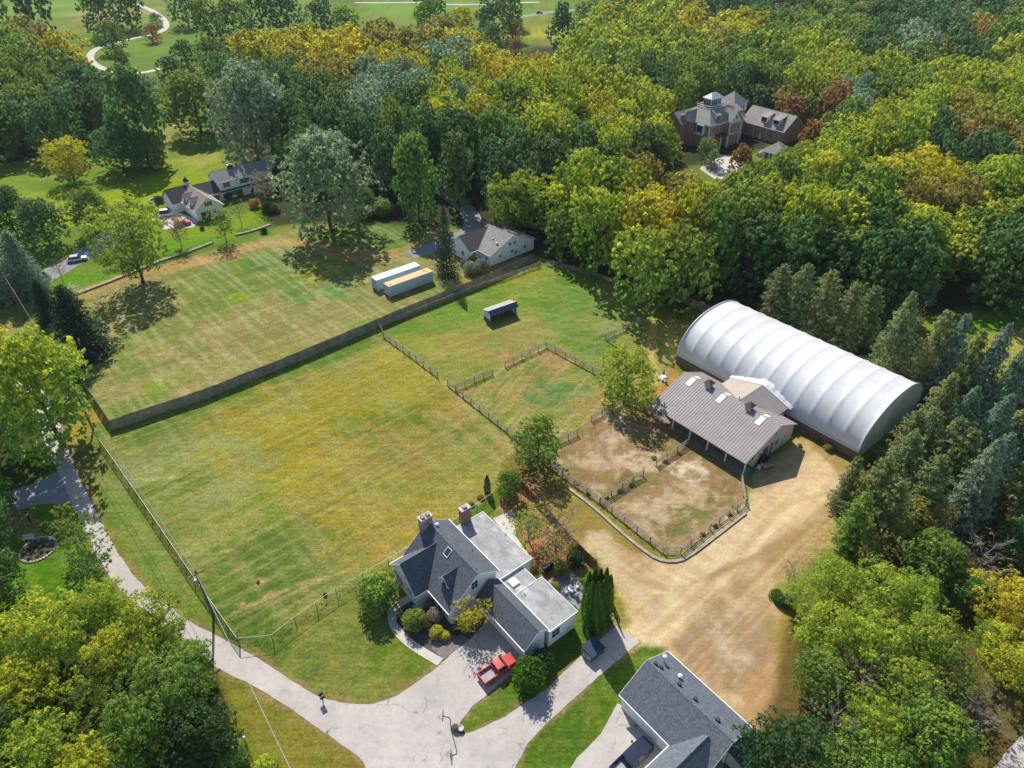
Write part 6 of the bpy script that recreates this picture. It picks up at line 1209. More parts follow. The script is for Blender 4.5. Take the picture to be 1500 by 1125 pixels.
tb = t_.n('ShaderNodeBsdfTransparent'); db = t_.n('ShaderNodeBsdfDiffuse'); db.inputs[0].default_value = (0.03, 0.035, 0.03, 1); mx = t_.n('ShaderNodeMixShader'); t_.l(t_.rng(t_.noise(c_, 30, 1), 0.35, 0.65, 0.30, 0.62), mx.inputs[0])
t_.l(tb.outputs[0], mx.inputs[1]); t_.l(db.outputs[0], mx.inputs[2]); t_.l(mx.outputs[0], t_.out.inputs[0]); LINK = t_.m
t_ = NT('thin_wire_mesh'); tb = t_.n('ShaderNodeBsdfTransparent'); db = t_.n('ShaderNodeBsdfDiffuse'); db.inputs[0].default_value = (0.2, 0.2, 0.18, 1); mx = t_.n('ShaderNodeMixShader'); t_.l(t_.rng(t_.noise(t_.co(), 30, 1), 0.35, 0.65, 0.02, 0.14), mx.inputs[0])
t_.l(tb.outputs[0], mx.inputs[1]); t_.l(db.outputs[0], mx.inputs[2]); t_.l(mx.outputs[0], t_.out.inputs[0]); THIN = t_.m
GALV = M('galvanised_rail', (0.62, 0.62, 0.60), 0.45, 0.1, 2)
def wire_fence(pp, label, h=1.8, step=3.3, rail=GALV, post=DMETAL, mesh=LINK, toprail=True):
    P = G(pp); o = Vector(P[0]); t = thing('wire_fence', label, 'fence', P[0], 0, 'wire mesh fences'); W = [Vector(p)-o for p in walk(P, step)]
    m = MB(); m.tube((0, 0, -.2), (0, 0, h), .045); base = m.build('post', post, t); base.location = (*W[0], 0)
    for p in W[1:]: c = base.copy(); COL.objects.link(c); c.parent = t; c.location = (p.x, p.y, 0)
    m = MB(); m2 = MB()
    for a, b in zip(W[:-1], W[1:]):
        m.tube((*a, h), (*b, h), .035 if toprail else .02, n=6); m2.add([(*a, .05), (*b, .05), (*b, h-.03), (*a, h-.03)], [(0, 1, 2, 3)])
    m.build('top_rail', rail, t); m2.build('wire_mesh', mesh, t); return t
board_fence([(165, 630), (300, 585), (420, 537), (552, 481), (600, 460), (700, 420), (782, 383)], 'long tall grey board fence dividing the two mown fields')
board_fence([(107, 541), (124, 568), (165, 629)], 'short tall board fence at the left end of the upper mown field')
board_fence([(835, 362), (870, 378), (930, 410), (1000, 444), (1038, 462)], 'tall pale board fence in the shade below the wood')
board_fence([(745, 704), (770, 722), (800, 755), (838, 800), (872, 832)], 'brown board fence along the back garden of the main house', 1.7, BROWNW)
board_fence([(872, 832), (886, 868), (906, 918)], 'brown board fence beside the arborvitae clump', 1.8, BROWNW)
rail_fence([(558, 481), (650, 444), (700, 424), (790, 391)], 'rail fence running alongside the tall grey board fence')
rail_fence([(556, 482), (562, 494), (600, 522), (641, 553)], 'rail fence between the big field and the shed paddock')
rail_fence([(656, 565), (690, 592), (757, 645), (806, 686)], 'rail fence between the big field and the small grass paddock')
rail_fence([(668, 572), (721, 548)], 'short rail fence left of the gap into the small grass paddock')
rail_fence([(740, 538), (800, 509), (842, 532), (881, 553)], 'rail fence at the back corner of the small grass paddock')
rail_fence([(806, 686), (878, 737), (972, 811), (997, 811)], 'long rail fence along the front of the dirt paddocks')
rail_fence([(997, 811), (1040, 776), (1092, 739), (1086, 702)], 'rail fence along the right side of the dirt paddock by the yard')
rail_fence([(879, 737), (942, 697)], 'rail fence dividing the dirt paddocks, front piece with weeds')
rail_fence([(961, 683), (1007, 652)], 'rail fence dividing the dirt paddocks, piece by the barn')
rail_fence([(818, 650), (846, 637)], 'short rail fence by the tree at the dirt paddock corner'); rail_fence([(866, 617), (912, 592)], 'rail fence between small grass paddock and dirt paddock')
rail_fence([(912, 512), (886, 497), (938, 474)], 'L-shaped rail fence beside the yellow-green barn tree')
rail_fence([(800, 388), (850, 400), (910, 420), (968, 440)], 'rail fence in the tree shade at the back of the shed paddock'); rail_fence([(970, 440), (956, 463)], 'pale gate-like rail fence at the shed paddock back corner', name='rail_fence')
rail_fence([(912, 590), (940, 600), (962, 612)], 'rail fence in the tree shade at the barn left end')
wire_fence([(147, 650), (213, 745), (287, 855), (351, 946)], 'dark mesh fence with pale top rail along the road verge', 1.75)
wire_fence([(352, 947), (401, 942), (434, 916), (465, 894), (494, 874), (570, 830), (650, 784), (722, 733)], 'thin wire fence between the big field and the front lawn', 1.75, 3.4, mesh=THIN)
wire_fence([(190, 404), (230, 386), (265, 374), (312, 357)], 'low wire fence beside the stone edging below the white house', 1.1, 3.5, DMETAL, mesh=THIN)
def low_wall(pp, label, w_=0.5, h=0.45, mat=STONE, name='low_stone_wall'):
    P = G(pp); o = Vector(P[0]); t = MB(); Q = [Vector(p)-o for p in smooth(P, 1)]
    L = []; Rr = []
    for i, p in enumerate(Q):
        a = Q[max(0, i-1)]; b = Q[min(len(Q)-1, i+1)]; d = (b-a).normalized(); n_ = Vector((-d.y, d.x))*w_/2; L.append(p+n_); Rr.append(p-n_)
    for i in range(len(Q)-1):
        hh = h+FR.uniform(-.02, .02); vs = [(*L[i], 0), (*L[i+1], 0), (*Rr[i+1], 0), (*Rr[i], 0), (*L[i], hh), (*L[i+1], hh), (*Rr[i+1], hh), (*Rr[i], hh)]
        t.add(vs, [(3, 2, 1, 0), (4, 5, 6, 7), (0, 1, 5, 4), (2, 3, 7, 6), (1, 2, 6, 5), (3, 0, 4, 7)])
    ob = t.build(name, mat); ob.location = (*P[0], 0); return tagp(ob, label, 'wall', 'low walls')
low_wall([(833, 716), (870, 744), (905, 776), (940, 805), (962, 820), (985, 824), (1005, 819), (1050, 785), (1092, 752)], 'pale low retaining kerb curving round the front of the dirt paddocks', 0.45, 0.22, name='retaining_kerb')
low_wall([(92, 440), (130, 425), (170, 410), (232, 384), (270, 372), (312, 356)], 'low stone edging along the field below the white house', 0.8, 0.4); low_wall([(345, 345), (368, 340), (396, 330)], 'low stone edging beside the broad grey-green tree', 0.8, 0.4)

# ================================================================== POLES AND WIRES
def utility_pole(u, v, h, label, mat=POLEW, arm=True, can=False):
    x, y = gp(u, v); t = thing('utility_pole', label, 'utility pole', (x, y, 0), -48)
    m = MB(); m.tube((0, 0, -.3), (0, 0, h), .19, .13, 10); m.build('pole', mat, t)
    if arm:
        m = MB(); m.box(-.06, .06, -1.0, 1.0, h-.75, h-.6); a = m.build('crossarm', mat, t)
        for yy in (-.9, 0.55, .9): m = MB(); m.tube((0, yy, h-.6), (0, yy, h-.42), .05, .035, 8); m.build('insulator', LGREY, a)
    if can: m = MB(); m.lathe([(.05, h-2.5), (.26, h-2.45), (.27, h-1.6), (.2, h-1.5), (.05, h-1.45)], 12, (.0, -.42)); m.build('transformer', METAL, t)
    return (x, y, h)
pa = utility_pole(37, 469, 11.5, 'tall thin utility pole standing among the blue spruces'); pb_ = utility_pole(137, 631, 9.2, 'dark utility pole beside the corner of the board fence'); pc = utility_pole(313, 903, 9.4, 'dark utility pole with transformer can beside the road', can=True)
utility_pole(31, 680, 8.6, 'pale grey utility pole at the left edge beside the road', POLEP, False)
WIRE = M('weathered_wire', (0.42, 0.42, 0.42), 0.5); WIRED = M('dark_wire', (0.05, 0.05, 0.05), 0.6)
def wire(p, q, label, sag=0.5, r=.022, mat=WIRE, off=(0, 0, 0)):
    p = Vector(p)+Vector(off); q = Vector(q)+Vector(off); m = MB(); pts_ = []
    for i in range(15): f = i/14; a = p.lerp(q, f); pts_.append(((a-p).x, (a-p).y, (a-p).z-sag*4*f*(1-f)))
    m.path(pts_, r, n=5); o = m.build('power_line', mat); o.location = p; return tagp(o, label, 'power line', 'overhead wires')
pd = gp(425, 1125, 8.6); d = Vector((pd[0]-pc[0], pd[1]-pc[1])); pd = (pc[0]+d.x*1.25, pc[1]+d.y*1.25, 8.6)
wire(pa, pb_, 'upper wire between the spruce pole and the dark pole', 0.5, off=(0, 0, -.42)); wire(pa, pb_, 'lower wire between the spruce pole and the dark pole', 0.6, off=(.1, .1, -1.6), mat=WIRED)
wire(pb_, pc, 'upper pale wire above the mesh fence along the verge', 0.6, off=(0, 0, -.42)); wire(pb_, pc, 'lower dark wire above the mesh fence along the verge', 0.7, off=(.1, .1, -1.8), mat=WIRED)
wire(pc, pd, 'pale wire crossing the road to the bottom edge', 0.2, .035, off=(0, 0, -.42))

# ================================================================== VEHICLES
def wheels(t, xs, yw, r, w_=.23):
    for x in xs:
        for sg in (-1, 1):
            m = MB(); m.tube((x, sg*(yw-w_/2), r), (x, sg*(yw+w_/2), r), r, n=16); o = m.build('wheel', TYRE, t)
            m = MB(); m.tube((x, sg*(yw+w_/2-.02), r), (x, sg*(yw+w_/2+.02), r), r*.6, r*.5, 12); m.build('rim', METAL, o)
def loft(mb, secs):
    k = len(secs[0]); b = []; f = []
    for s in secs: b += s
    for i in range(len(secs)-1):
        for j in range(k): f.append((i*k+j, i*k+(j+1) % k, (i+1)*k+(j+1) % k, (i+1)*k+j))
    f += [tuple(range(k))[::-1], tuple(range((len(secs)-1)*k, len(secs)*k))]
    mb.add(b, f); return mb
def pickup(u, v, rz, paint, label, L=5.0, W=1.78, cab=(1.0, -0.45), crew=False):
    x, y = gp(u, v); t = thing('pickup_truck', label, 'pickup truck', (x, y, 0), rz); h = L/2; w_ = W/2
    fr, wb, cb_ = cab[0]+.15, cab[0], cab[1]
    m = MB()
    def sec(xx, zt, wt, zb=.42): return [(xx, -w_*wt, zb), (xx, -w_*wt, zt-.16), (xx, -w_*wt+.12, zt), (xx, w_*wt-.12, zt), (xx, w_*wt, zt-.16), (xx, w_*wt, zb)]
    loft(m, [sec(h-.06, .86, .86), sec(h-.22, .98, .94), sec(h-.7, 1.04, .985), sec(wb+.25, 1.10, 1), sec(wb-.1, 1.10, 1), sec(cb_, 1.10, 1)]); m.build('body', paint, t, bevel=.035)
    m = MB(); gl = [[(xx, -yy, zz), (xx, yy, zz)] for xx, yy, zz in ()]
    b = [(fr, -w_*.93, 1.09), (cb_+.02, -w_*.93, 1.09), (cb_+.02, w_*.93, 1.09), (fr, w_*.93, 1.09)]; tp = [(fr-.62, -w_*.77, 1.66), (cb_+.12, -w_*.77, 1.66), (cb_+.12, w_*.77, 1.66), (fr-.62, w_*.77, 1.66)]
    m.add(b+tp, [(3, 2, 1, 0), (4, 5, 6, 7), (0, 1, 5, 4), (1, 2, 6, 5), (2, 3, 7, 6), (3, 0, 4, 7)]); m.build('cab_glass', GLASS, t)
    m = MB(); m.slab([(fr-.55, -w_*.80, 1.72), (fr-.60, w_*.80*0-w_*.0, 1.735), (fr-.55, w_*.80, 1.72), (cb_+.06, w_*.80, 1.72), (cb_+.06, -w_*.80, 1.72)], .07)
    for sg in (-1, 1):
        for xa, xb_ in ((fr, fr-.60), (cb_+.05, cb_+.14), ((fr+cb_)/2-.12, (fr+cb_)/2-.16)): m.tube((xa, sg*w_*.935, 1.08), (xb_, sg*w_*.78, 1.69), .045, n=5)
    m.build('cab_roof', paint, t, bevel=.02)
    m = MB(); m.box(-h+.05, cb_-.02, -w_, -w_+.13, .45, 1.08); m.box(-h+.05, cb_-.02, w_-.13, w_, .45, 1.08); m.box(cb_-.1, cb_-.02, -w_+.13, w_-.13, .45, 1.09); m.build('bed', paint, t, bevel=.02)
    m = MB(); m.box(-h+.12, cb_-.11, -w_+.135, w_-.135, .5, .68); m.build('bed_liner', BEDL, t); m = MB(); m.box(-h, -h+.07, -w_+.02, w_-.02, .48, 1.06); m.build('tailgate', paint, t)
    m = MB(); m.box(-h-.12, -h-.01, -w_+.05, w_-.05, .42, .58); m.build('rear_bumper', METAL, t); m = MB(); m.box(h-.07, h+.06, -w_*.9, w_*.9, .38, .56); m.build('front_bumper', METAL, t)
    for sg in (-1, 1):
        m = MB(); m.box(h-.2, h-.05, sg*w_*.72-.17, sg*w_*.72+.17, .66, .82); m.build('headlight', LAMPW, t); m = MB(); m.box(-h-.02, -h+.06, sg*(w_-.06)-.07, sg*(w_-.06)+.07, .62, .95); m.build('tail_light', LAMPR, t)
        m = MB(); m.box(wb-.1, wb+.1, sg*(w_+.13)-.1, sg*(w_+.13)+.1, 1.08, 1.28); m.build('mirror', BLACK, t)
    wheels(t, (h-.95, -h+1.05), w_-.13, .36); return t
pickup(729, 984, 37, RED, 'red pickup with open grey-lined bed parked before the garage wing')
pickup(926, 1114, 41, NAVY, 'dark navy crew-cab pickup parked beside the slate-roofed garage', 5.7, 1.95, (1.05, -1.1))
def car(u, v, rz, paint, label, L=4.5, W=1.8, Hh=1.5, name='parked_car'):
    x, y = gp(u, v); t = thing(name, label, 'car', (x, y, 0), rz, 'cars parked far off'); h = L/2; w_ = W/2; m = MB()
    def sec(xx, zt, wt): return [(xx, -w_*wt, .35), (xx, -w_*wt, zt-.14), (xx, -w_*wt+.12, zt), (xx, w_*wt-.12, zt), (xx, w_*wt, zt-.14), (xx, w_*wt, .35)]
    loft(m, [sec(h, .72, .85), sec(h-.25, .85, .96), sec(.9, .95, 1), sec(-h+.5, .98, 1), sec(-h+.1, .9, .95), sec(-h, .8, .9)]); m.build('body', paint, t)
    m = MB(); b = [(1.05, -w_*.9, .93), (-h+.35, -w_*.9, .95), (-h+.35, w_*.9, .95), (1.05, w_*.9, .93)]; tp = [(.3, -w_*.74, Hh-.05), (-h+.9, -w_*.74, Hh-.05), (-h+.9, w_*.74, Hh-.05), (.3, w_*.74, Hh-.05)]
    m.add(b+tp, [(3, 2, 1, 0), (4, 5, 6, 7), (0, 1, 5, 4), (1, 2, 6, 5), (2, 3, 7, 6), (3, 0, 4, 7)]); m.build('windows', GLASS, t)
    m = MB(); m.box(-h+.85, .36, -w_*.77, w_*.77, Hh-.05, Hh+.02); m.build('roof', paint, t)
    for sg in (-1, 1): m = MB(); m.box(h-.15, h+.01, sg*w_*.6-.16, sg*w_*.6+.16, .58, .7); m.build('headlight', LAMPW, t); m = MB(); m.box(-h-.01, -h+.1, sg*w_*.68-.14, sg*w_*.68+.14, .65, .8); m.build('tail_light', LAMPR, t)
    wheels(t, (h-.85, -h+.85), w_-.1, .33, .2); return t
car(114, 382, 22, SILVER, 'silver car parked on the grass beside the left driveway', 4.7, 1.85, 1.5)
car(268, 330, 30, RED, 'red car parked beside the white house garage wing', 4.5); car(246, 316, 20, M('white_car_paint', (0.75, 0.76, 0.78), 0.3, 0.03), 'white van parked on the gravel beside the red car', 5.2, 2.0, 2.0)
car(790, 20, 10, NAVY, 'dark car on the far road at the top', 4.8); car(609, 2, 20, BLACK, 'small dark car on the far path at the top edge', 4.6)
# golf cart
x, y = gp(160, 104); t = thing('golf_cart', 'small dark golf cart on the winding golf path', 'golf cart', (x, y, 0), -20)
m = MB(); m.box(-1.2, 1.2, -.6, .6, .3, .65); m.box(-.6, .0, -.55, .55, .65, .95); m.build('body', NAVY, t); m = MB(); m.box(-1.0, .9, -.65, .65, 1.8, 1.9); m.build('canopy', BLACK, t)
for sx in (-.95, .85):
    for sy in (-.58, .58): m = MB(); m.tube((sx, sy, .6), (sx, sy, 1.8), .03, n=5); m.build('canopy_post', METAL, t)
wheels(t, (.8, -.8), .55, .25, .18)

# ================================================================== YARD FURNITURE
x, y = gp(868, 957); t = thing('dumpster', 'dark teal dumpster with sloping dark blue lid on the rear drive', 'dumpster', (x, y, 0), 39)
m = MB(); m.prism([(-.85, .12), (.85, .12), (.95, 1.05), (.95, 1.5), (-.95, 1.2), (-.9, .9)], 'x', -1.15, 1.15); m.build('bin', TEAL, t); m = MB(); m.slab([(-1.2, -1.0, 1.25), (1.2, -1.0, 1.25), (1.2, 1.02, 1.56), (-1.2, 1.02, 1.56)], .07); m.build('lid', NAVYT, t)
m = MB(); m.box(-1.24, -1.16, -.8, .85, .15, 1.15); m.build('side_plate', METAL, t); m = MB(); m.box(-1.3, 1.3, -.3, .3, .7, .82); m.build('lift_pocket', TEAL, t)
x, y = gp(661, 1070); t = thing('basketball_hoop', 'basketball hoop on a dark bent pole at the drive fork', 'basketball hoop', (x, y, 0), 0)
m = MB(); m.path([(0, 0, -.1), (0, 0, 2.5), (-.12, 0, 2.85), (-.75, .02, 3.05)], .06, .05, 8); m.build('pole', DMETAL, t)
m = MB()
for a_ in ((-.55, .55, 2.75, 2.82), (-.55, .55, 3.55, 3.62), (-.55, -.48, 2.82, 3.55), (.48, .55, 2.82, 3.55), (-.25, .25, 2.95, 3.0), (-.25, .25, 3.3, 3.35), (-.25, -.2, 3.0, 3.3), (.2, .25, 3.0, 3.3)): m.box(-.80, -.755, a_[0], a_[1], a_[2], a_[3])
m.build('backboard_frame', DMETAL, t)
gm = NT('clear_acrylic'); gb = gm.n('ShaderNodeBsdfGlossy'); gb.inputs['Roughness'].default_value = .1; gt = gm.n('ShaderNodeBsdfTransparent'); gx_ = gm.n('ShaderNodeMixShader'); gx_.inputs[0].default_value = .15; gm.l(gt.outputs[0], gx_.inputs[1]); gm.l(gb.outputs[0], gx_.inputs[2]); gm.l(gx_.outputs[0], gm.out.inputs[0])
m = MB(); m.box(-.785, -.77, -.48, .48, 2.82, 3.55); m.build('backboard', gm.m, t)
m = MB(); P_ = [(-1.03+.23*math.cos(i*PI/8), .23*math.sin(i*PI/8), 2.95) for i in range(17)]; m.path(P_, .014, n=5); rg = m.build('rim', M('orange_rim', (.5, .12, .02), .5), t)
m = MB()
for i in range(12): a_ = i*PI/6; m.tube((-1.03+.22*math.cos(a_), .22*math.sin(a_), 2.95), (-1.03+.13*math.cos(a_+.4), .13*math.sin(a_+.4), 2.5), .008, n=4)
m.build('net', LGREY, rg)
x, y = gp(675, 1069); m = MB(); m.lathe([(.26, 0), (.34, .42), (.38, .45), (.38, .5), (.30, .48), (.28, .4)], 14); o = m.build('planter', CONC); o.location = (x, y, 0); tagp(o, 'grey stone planter tub beside the basketball hoop', 'planter')
tpx(667, 1066, 14, 'bush', 'T', 'dry brown little bush at the foot of the basketball hoop', .8, .4, name='bush', cat='bush')
x, y = gp(473, 1027); t = thing('mailbox', 'pair of dark mailboxes on one post at the roadside lawn edge', 'mailbox', (x, y, 0), 35)
m = MB(); m.box(-.05, .05, -.05, .05, -.1, 1.05); m.box(-.06, .06, -.45, .45, 1.0, 1.06); m.build('post', BROWNW, t)
for yy in (-.27, .27):
    m = MB(); n = 8; pr = [(yy+.15*math.cos(PI*i/n), 1.22+.15*math.sin(PI*i/n)) for i in range(n+1)]+[(yy-.15, 1.07), (yy+.15, 1.07)]; m.prism(pr, 'x', -.28, .28); b_ = m.build('box', DMETAL, t); m = MB(); m.box(-.05, .05, yy+.15, yy+.17, 1.2, 1.4); m.build('flag', LAMPR, b_)
x, y = gp(362, 1092); t = thing('garden_lamp', 'white globe garden lamp on a black post near the bottom', 'lamp', (x, y, 0)); m = MB(); m.tube((0, 0, -.1), (0, 0, 1.5), .05); m.build('post', BLACK, t); m = MB(); m.lathe([(.03, 1.48), (.15, 1.56), (.2, 1.7), (.15, 1.85), (.03, 1.92)], 14); m.build('globe', LGREY, t, True)
x, y = gp(45, 765); t = thing('lantern_post', 'white lantern on a dark post beside the shaded side drive', 'lamp', (x, y, 0)); m = MB(); m.box(-.09, .09, -.09, .09, -.1, 1.6); m.build('post', BLACK, t); m = MB(); m.box(-.17, .17, -.17, .17, 1.6, 1.95); m.build('lantern', LGREY, t); m = MB(); m.add([(-.22, -.22, 1.95), (.22, -.22, 1.95), (.22, .22, 1.95), (-.22, .22, 1.95), (0, 0, 2.15)], [(3, 2, 1, 0), (0, 1, 4), (1, 2, 4), (2, 3, 4), (3, 0, 4)]); m.build('cap', BLACK, t)
x, y = gp(43, 791); t = thing('garden_bench', 'white garden bench beside the round flower bed', 'bench', (x, y, 0), 10)
m = MB(); m.box(-.75, .75, -.25, .25, .4, .46); m.build('seat', LGREY, t); m = MB(); m.box(-.75, .75, .22, .28, .5, .92); m.build('backrest', LGREY, t)
for sx in (-.65, .65): m = MB(); m.box(sx-.04, sx+.04, -.22, .24, 0, .4); m.build('leg', LGREY, t)
# round flower bed
x, y = gp(56, 805); t = thing('flower_bed', 'round stone-edged flower bed on the bright green lawn', 'flower bed', (x, y, 0))
m = MB(); m.lathe([(2.25, -.05), (2.25, .12), (1.2, .22), (.1, .26)], 28); m.build('soil', MULCH, t)
m = MB()
for i in range(34): a_ = i*2*PI/34; m.cb(2.35*math.cos(a_), 2.35*math.sin(a_), .07, .34, .34, .2)
m.build('stone_edging', STONE, t)
for i in range(16):
    a_ = i*2.4; rr = 1.9*math.sqrt((i+.5)/16); o = bpy.data.objects.new('plant', FAM['bush'][0][i % 3]); COL.objects.link(o); o.parent = t; o.location = (rr*math.cos(a_), rr*math.sin(a_), .12); s = VR.uniform(.5, .95); o.scale = (s, s, s*VR.uniform(.6, .9)); o.color = (*CODES[VR.choice('GHQTGO')], .2)
x, y = gp(231, 294); t = thing('stone_ring', 'stone ring wall around a dark shrub left of the white house', 'stone ring', (x, y, 0)); m = MB()
for i in range(22): a_ = i*2*PI/22; m.cb(2.3*math.cos(a_), 2.3*math.sin(a_), .2, .6, .5, .45)
m.build('stones', STONE, t)
# table set beside the barn, patio set, grill, cart
def table_set(u, v, label, cloth, chairs, top=LGREY, name='patio_table'):
    x, y = gp(u, v); t = thing(name, label, 'table', (x, y, 0)); m = MB(); m.lathe([(.02, .70), (.62, .70), (.62, .74), (.02, .74)], 20); m.build('tabletop', top, t); m = MB(); m.lathe([(.35, 0), (.3, .05), (.06, .1), (.05, .7)], 10); m.build('pedestal', top, t)
    u_ = thing('parasol', cloth[1], 'parasol', (x, y, 0)); m = MB(); m.tube((0, 0, .0), (0, 0, 2.5), .03); m.build('pole', METAL, u_); m = MB(); m.lathe([(.05, 1.1), (.17, 1.25), (.15, 1.7), (.08, 2.2), (.02, 2.5)], 10); m.build('canopy', cloth[0], u_)
    for i, (a_, lb) in enumerate(chairs):
        c = thing('garden_chair', lb, 'chair', (x+1.0*math.cos(R(a_)), y+1.0*math.sin(R(a_)), 0), a_, 'garden chairs')
        m = MB(); m.box(-.26, .26, -.26, .26, .4, .45); m.build('seat', top, c); m = MB(); m.box(.22, .28, -.26, .26, .5, .95); m.build('backrest', top, c)
        for sx in (-.22, .22):
            for sy in (-.22, .22): m = MB(); m.box(sx-.025, sx+.025, sy-.025, sy+.025, 0, .4); m.build('leg', top, c)
table_set(971, 556, 'round white table on the grass by the barn left end', (NAVY, 'closed dark parasol standing in the white table by the barn'), ((170, 'white chair left of the table by the barn'), (285, 'white chair in front of the table by the barn'), (60, 'white chair behind the table by the barn')))
table_set(838, 866, 'round white table on the patio beside the arborvitae', (REDF, 'closed red parasol on the patio beside the arborvitae'), ((200, 'white chair left of the patio table by the arborvitae'), (300, 'white chair in front of the patio table by the arborvitae'), (40, 'white chair behind the patio table by the arborvitae')))
x, y = gp(802, 836); t = thing('grill', 'black covered grill on the back garden litter', 'grill', (x, y, 0), 39); m = MB(); m.prism([(-.4, .25), (.4, .25), (.4, 1.0), (.2, 1.2), (-.2, 1.2), (-.4, 1.0)], 'x', -.85, .85); m.build('cover', BLACK, t); m = MB(); m.box(-1.15, -.86, -.35, .35, .85, .9); m.build('side_shelf', BLACK, t); wheels(t, (-.6, .6), .33, .14, .06)
x, y = gp(1122, 684); t = thing('utility_cart', 'dark two-wheeled cart with tan wooden box by the barn gable', 'cart', (x, y, 0), 25)
m = MB(); m.box(-.9, .9, -.6, .5, .45, .55); m.box(-.9, .9, -.66, -.6, .45, 1.0); m.box(-.9, -.84, -.6, .5, .45, 1.0); m.box(.84, .9, -.6, .5, .45, 1.0); m.build('box', TANW, t); m = MB(); m.box(-.8, .8, .52, 1.3, .4, 1.25); m.build('seat_body', BLACK, t); m = MB(); m.box(-.7, .7, .6, 1.2, 1.25, 1.7); m.build('hood', NAVY, t); wheels(t, (0, .55), .62, .3, .16)
x, y = gp(1111, 688); t = thing('wheelbarrow', 'pale blue wheelbarrow beside the wooden cart', 'wheelbarrow', (x, y, 0), 60)
m = MB(); m.prism([(-.5, .65), (.5, .65), (.3, .3), (-.35, .3)], 'y', -.3, .3); m.build('tray', SHEDW, t); m = MB()
for sg in (-1, 1): m.tube((-1.1, sg*.28, .6), (.6, sg*.1, .25), .025, n=5); m.tube((-.3, sg*.22, .45), (-.35, sg*.25, 0), .025, n=5)
m.build('handle', METAL, t); m = MB(); m.tube((.62, -.05, .2), (.62, .05, .2), .2, n=12); m.build('wheel', TYRE, t)
# weeds along the rails of the dirt paddocks
for i, (u, v, w_, c) in enumerate(((958, 670, 12, 'G'), (975, 676, 11, 'G'), (995, 664, 9, 'O'), (908, 718, 12, 'G'), (925, 710, 11, 'G'), (889, 728, 10, 'O'), (1068, 752, 12, 'O'), (1048, 770, 12, 'T'), (1030, 782, 11, 'O'), (1092, 728, 9, 'H'), (1075, 742, 9, 'G'), (862, 722, 10, 'R'), (846, 708, 9, 'T'))):
    lbs = ['green weeds under the divider rails nearest the barn', 'green weeds in the middle of the barn-end divider', 'dry weeds at the barn end of the divider', 'green weeds in the middle of the front divider piece', 'green weeds at the free end of the front divider piece', 'dry weeds at the kerb end of the front divider', 'dry weeds under the yard-side rails, second from the corner', 'brown weeds under the middle of the yard-side rails', 'olive weeds under the yard-side rails near the kerb bend', 'dark weeds at the paddock corner beside the barn walk', 'green weeds under the yard-side rails near the barn', 'rust-brown weeds outside the rails near the corner tree', 'brown weeds outside the rails beneath the corner tree']
    tpx(u, v, w_*.85, 'bush', c, lbs[i], .42, .4, name='weed_clump', cat='weeds', group='weeds along the paddock rails')
for u, v, w_, c, lb in ((378, 852, 6, 'T', 'tiny brown tuft on the pale mole hill in the big field'), (476, 871, 8, 'H', 'small dark bush on the wire fence line'), (690, 738, 12, 'O', 'weeds on the wire fence by the brick chimney'), (704, 728, 12, 'R', 'reddish weeds on the wire fence behind the chimney'), (598, 806, 14, 'O', 'dry weeds on the wire fence left of the house'), (575, 838, 12, 'L', 'bright small shrub at the left gable of the house'), (765, 470-0, 1, 'G', '')):
    if lb: tpx(u, v, w_, 'bush', c, lb, .6, .4, name='weed_clump', cat='weeds')

# ================================================================== ROUGH GRASS AND LITTER
gr_ = np.random.default_rng(77)
def tufts(lines, per_m, spread, size, cols):
    Ps, Cs = [], []
    for pp, k in lines:
        P = smooth(G(pp), 1)
        for a, b in zip(P[:-1], P[1:]):
            a = np.array(a); b = np.array(b); L = np.linalg.norm(b-a); n = int(L*per_m*k)
            if n == 0: continue
            t = gr_.uniform(size=(n, 1)); q = a+(b-a)*t+gr_.normal(size=(n, 2))*spread; Ps.append(q); Cs.append(np.array(cols)[gr_.integers(0, len(cols), n)])
    return np.concatenate(Ps), np.concatenate(Cs)
FL_ = [([(165, 634), (300, 589), (420, 541), (552, 485), (700, 424), (782, 387)], 1), ([(558, 481), (650, 444), (790, 391)], .5), ([(556, 482), (600, 522), (641, 553)], .5), ([(656, 565), (757, 645), (806, 686)], .5), ([(740, 538), (800, 509), (881, 553)], .5), ([(806, 686), (878, 737), (972, 811), (997, 811), (1092, 739)], .8), ([(879, 737), (942, 697)], 1), ([(961, 683), (1007, 652)], 1), ([(352, 947), (401, 942), (434, 916), (494, 874), (570, 830), (650, 784), (722, 733)], .9), ([(147, 650), (213, 745), (287, 855), (351, 946)], .7),
    ([(1000, 532), (1060, 566)], 2), ([(1165, 625), (1215, 655), (1256, 680)], 3), ([(760, 705), (800, 748), (838, 792), (870, 826)], 1.3), ([(875, 835), (905, 915)], 1.2), ([(125, 430), (232, 388), (312, 360), (400, 334)], 0.8)]
tp_, tc_ = tufts(FL_, 5.5, 0.32, .3, [srgb(120, 128, 52), srgb(150, 140, 74), srgb(176, 156, 98), srgb(92, 116, 44), srgb(140, 120, 66)])
n = len(tp_)*5; P3_ = np.repeat(tp_, 5, 0)+gr_.normal(size=(n, 2))*0.10; hh_ = gr_.uniform(0.06, 0.30, n); N_ = gr_.normal(size=(n, 3))*0.55+np.array([-.1, .35, .8])
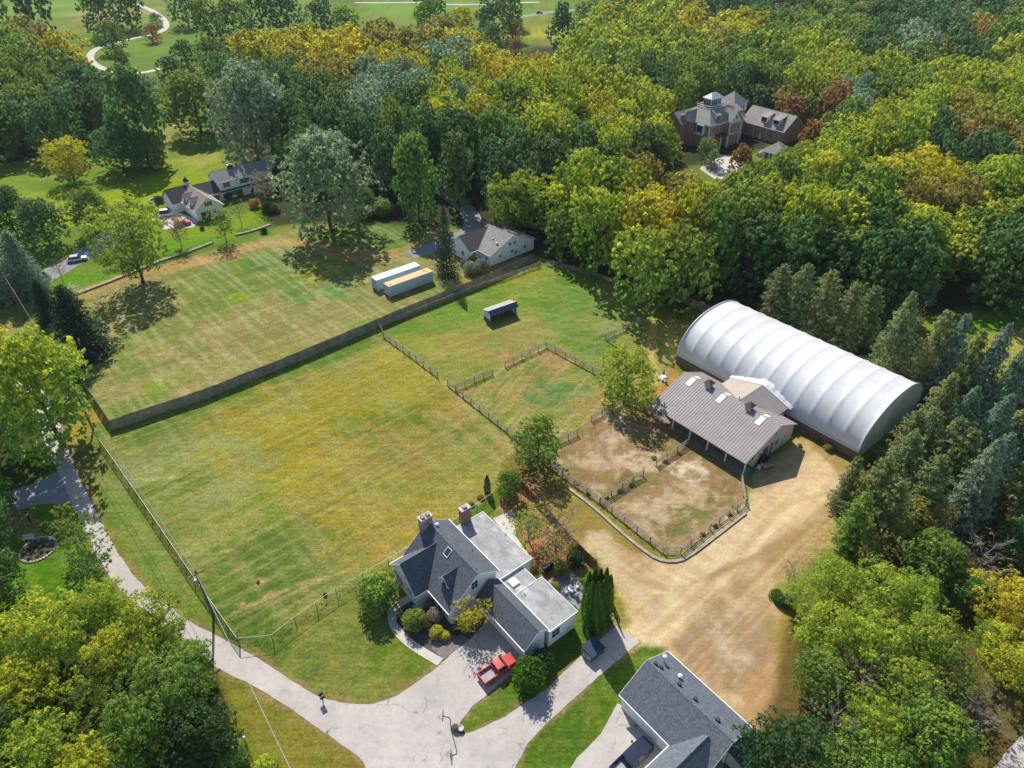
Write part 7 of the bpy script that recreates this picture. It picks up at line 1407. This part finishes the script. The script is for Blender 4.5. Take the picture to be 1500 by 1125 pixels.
V_, Q_ = quads_at(np.concatenate([P3_, hh_[:, None]*0.6], 1), N_+1e-3, 0.075, gr_, 0.55); V_[:, 2] = np.maximum(V_[:, 2], 0.01)
me = np_mesh('rough_grass', V_, Q_, LEAFS, {'leafy': ('FLOAT', 'FACE', gr_.uniform(size=n)), 'hue': ('FLOAT_COLOR', 'FACE', np.concatenate([np.repeat(tc_, 5, 0)*0.95, np.ones((n, 1))], 1))})
o = bpy.data.objects.new('rough_grass', me); COL.objects.link(o); tagp(o, 'rough tufts of grass and weeds along the fences and verges', 'grass', None, 'stuff')
GP_ = G([(722, 735), (775, 690), (868, 822), (838, 862), (800, 850), (765, 790)]); q = np.array([(gr_.uniform(min(p[0] for p in GP_), max(p[0] for p in GP_)), gr_.uniform(min(p[1] for p in GP_), max(p[1] for p in GP_))) for _ in range(9000)])
q = q[sdist(q[:, 0], q[:, 1], GP_) > 0.1]; n = len(q)
V_, Q_ = quads_at(np.concatenate([q, np.full((n, 1), 0.05)], 1), gr_.normal(size=(n, 3))*0.35+np.array([0, 0, 1]), 0.085, gr_, 0.7)
cl_ = np.array([srgb(206, 150, 96), srgb(176, 116, 66), srgb(150, 104, 66), srgb(214, 172, 120), srgb(190, 120, 60)])[gr_.integers(0, 5, n)]
me = np_mesh('fallen_leaves', V_, Q_, LEAFS, {'leafy': ('FLOAT', 'FACE', gr_.uniform(size=n)), 'hue': ('FLOAT_COLOR', 'FACE', np.concatenate([cl_*0.85, np.ones((n, 1))], 1))})
o = bpy.data.objects.new('fallen_leaves', me); COL.objects.link(o); tagp(o, 'fallen tan and orange leaves strewn over the back garden', 'leaves', None, 'stuff')
# ================================================================== AIR
hm = NT('air'); hv = hm.n('ShaderNodeVolumePrincipled'); hv.inputs['Color'].default_value = (0.80, 0.88, 1.0, 1); hv.inputs['Density'].default_value = 0.00007; hv.inputs['Anisotropy'].default_value = 0.1; hm.l(hv.outputs[0], hm.out.inputs['Volume'])
m = MB(); m.box(-3500, 3500, -900, 5600, -1.5, 84); hz = m.build('haze', hm.m); hz['kind'] = 'stuff'
SC.cycles.volume_bounces = 0
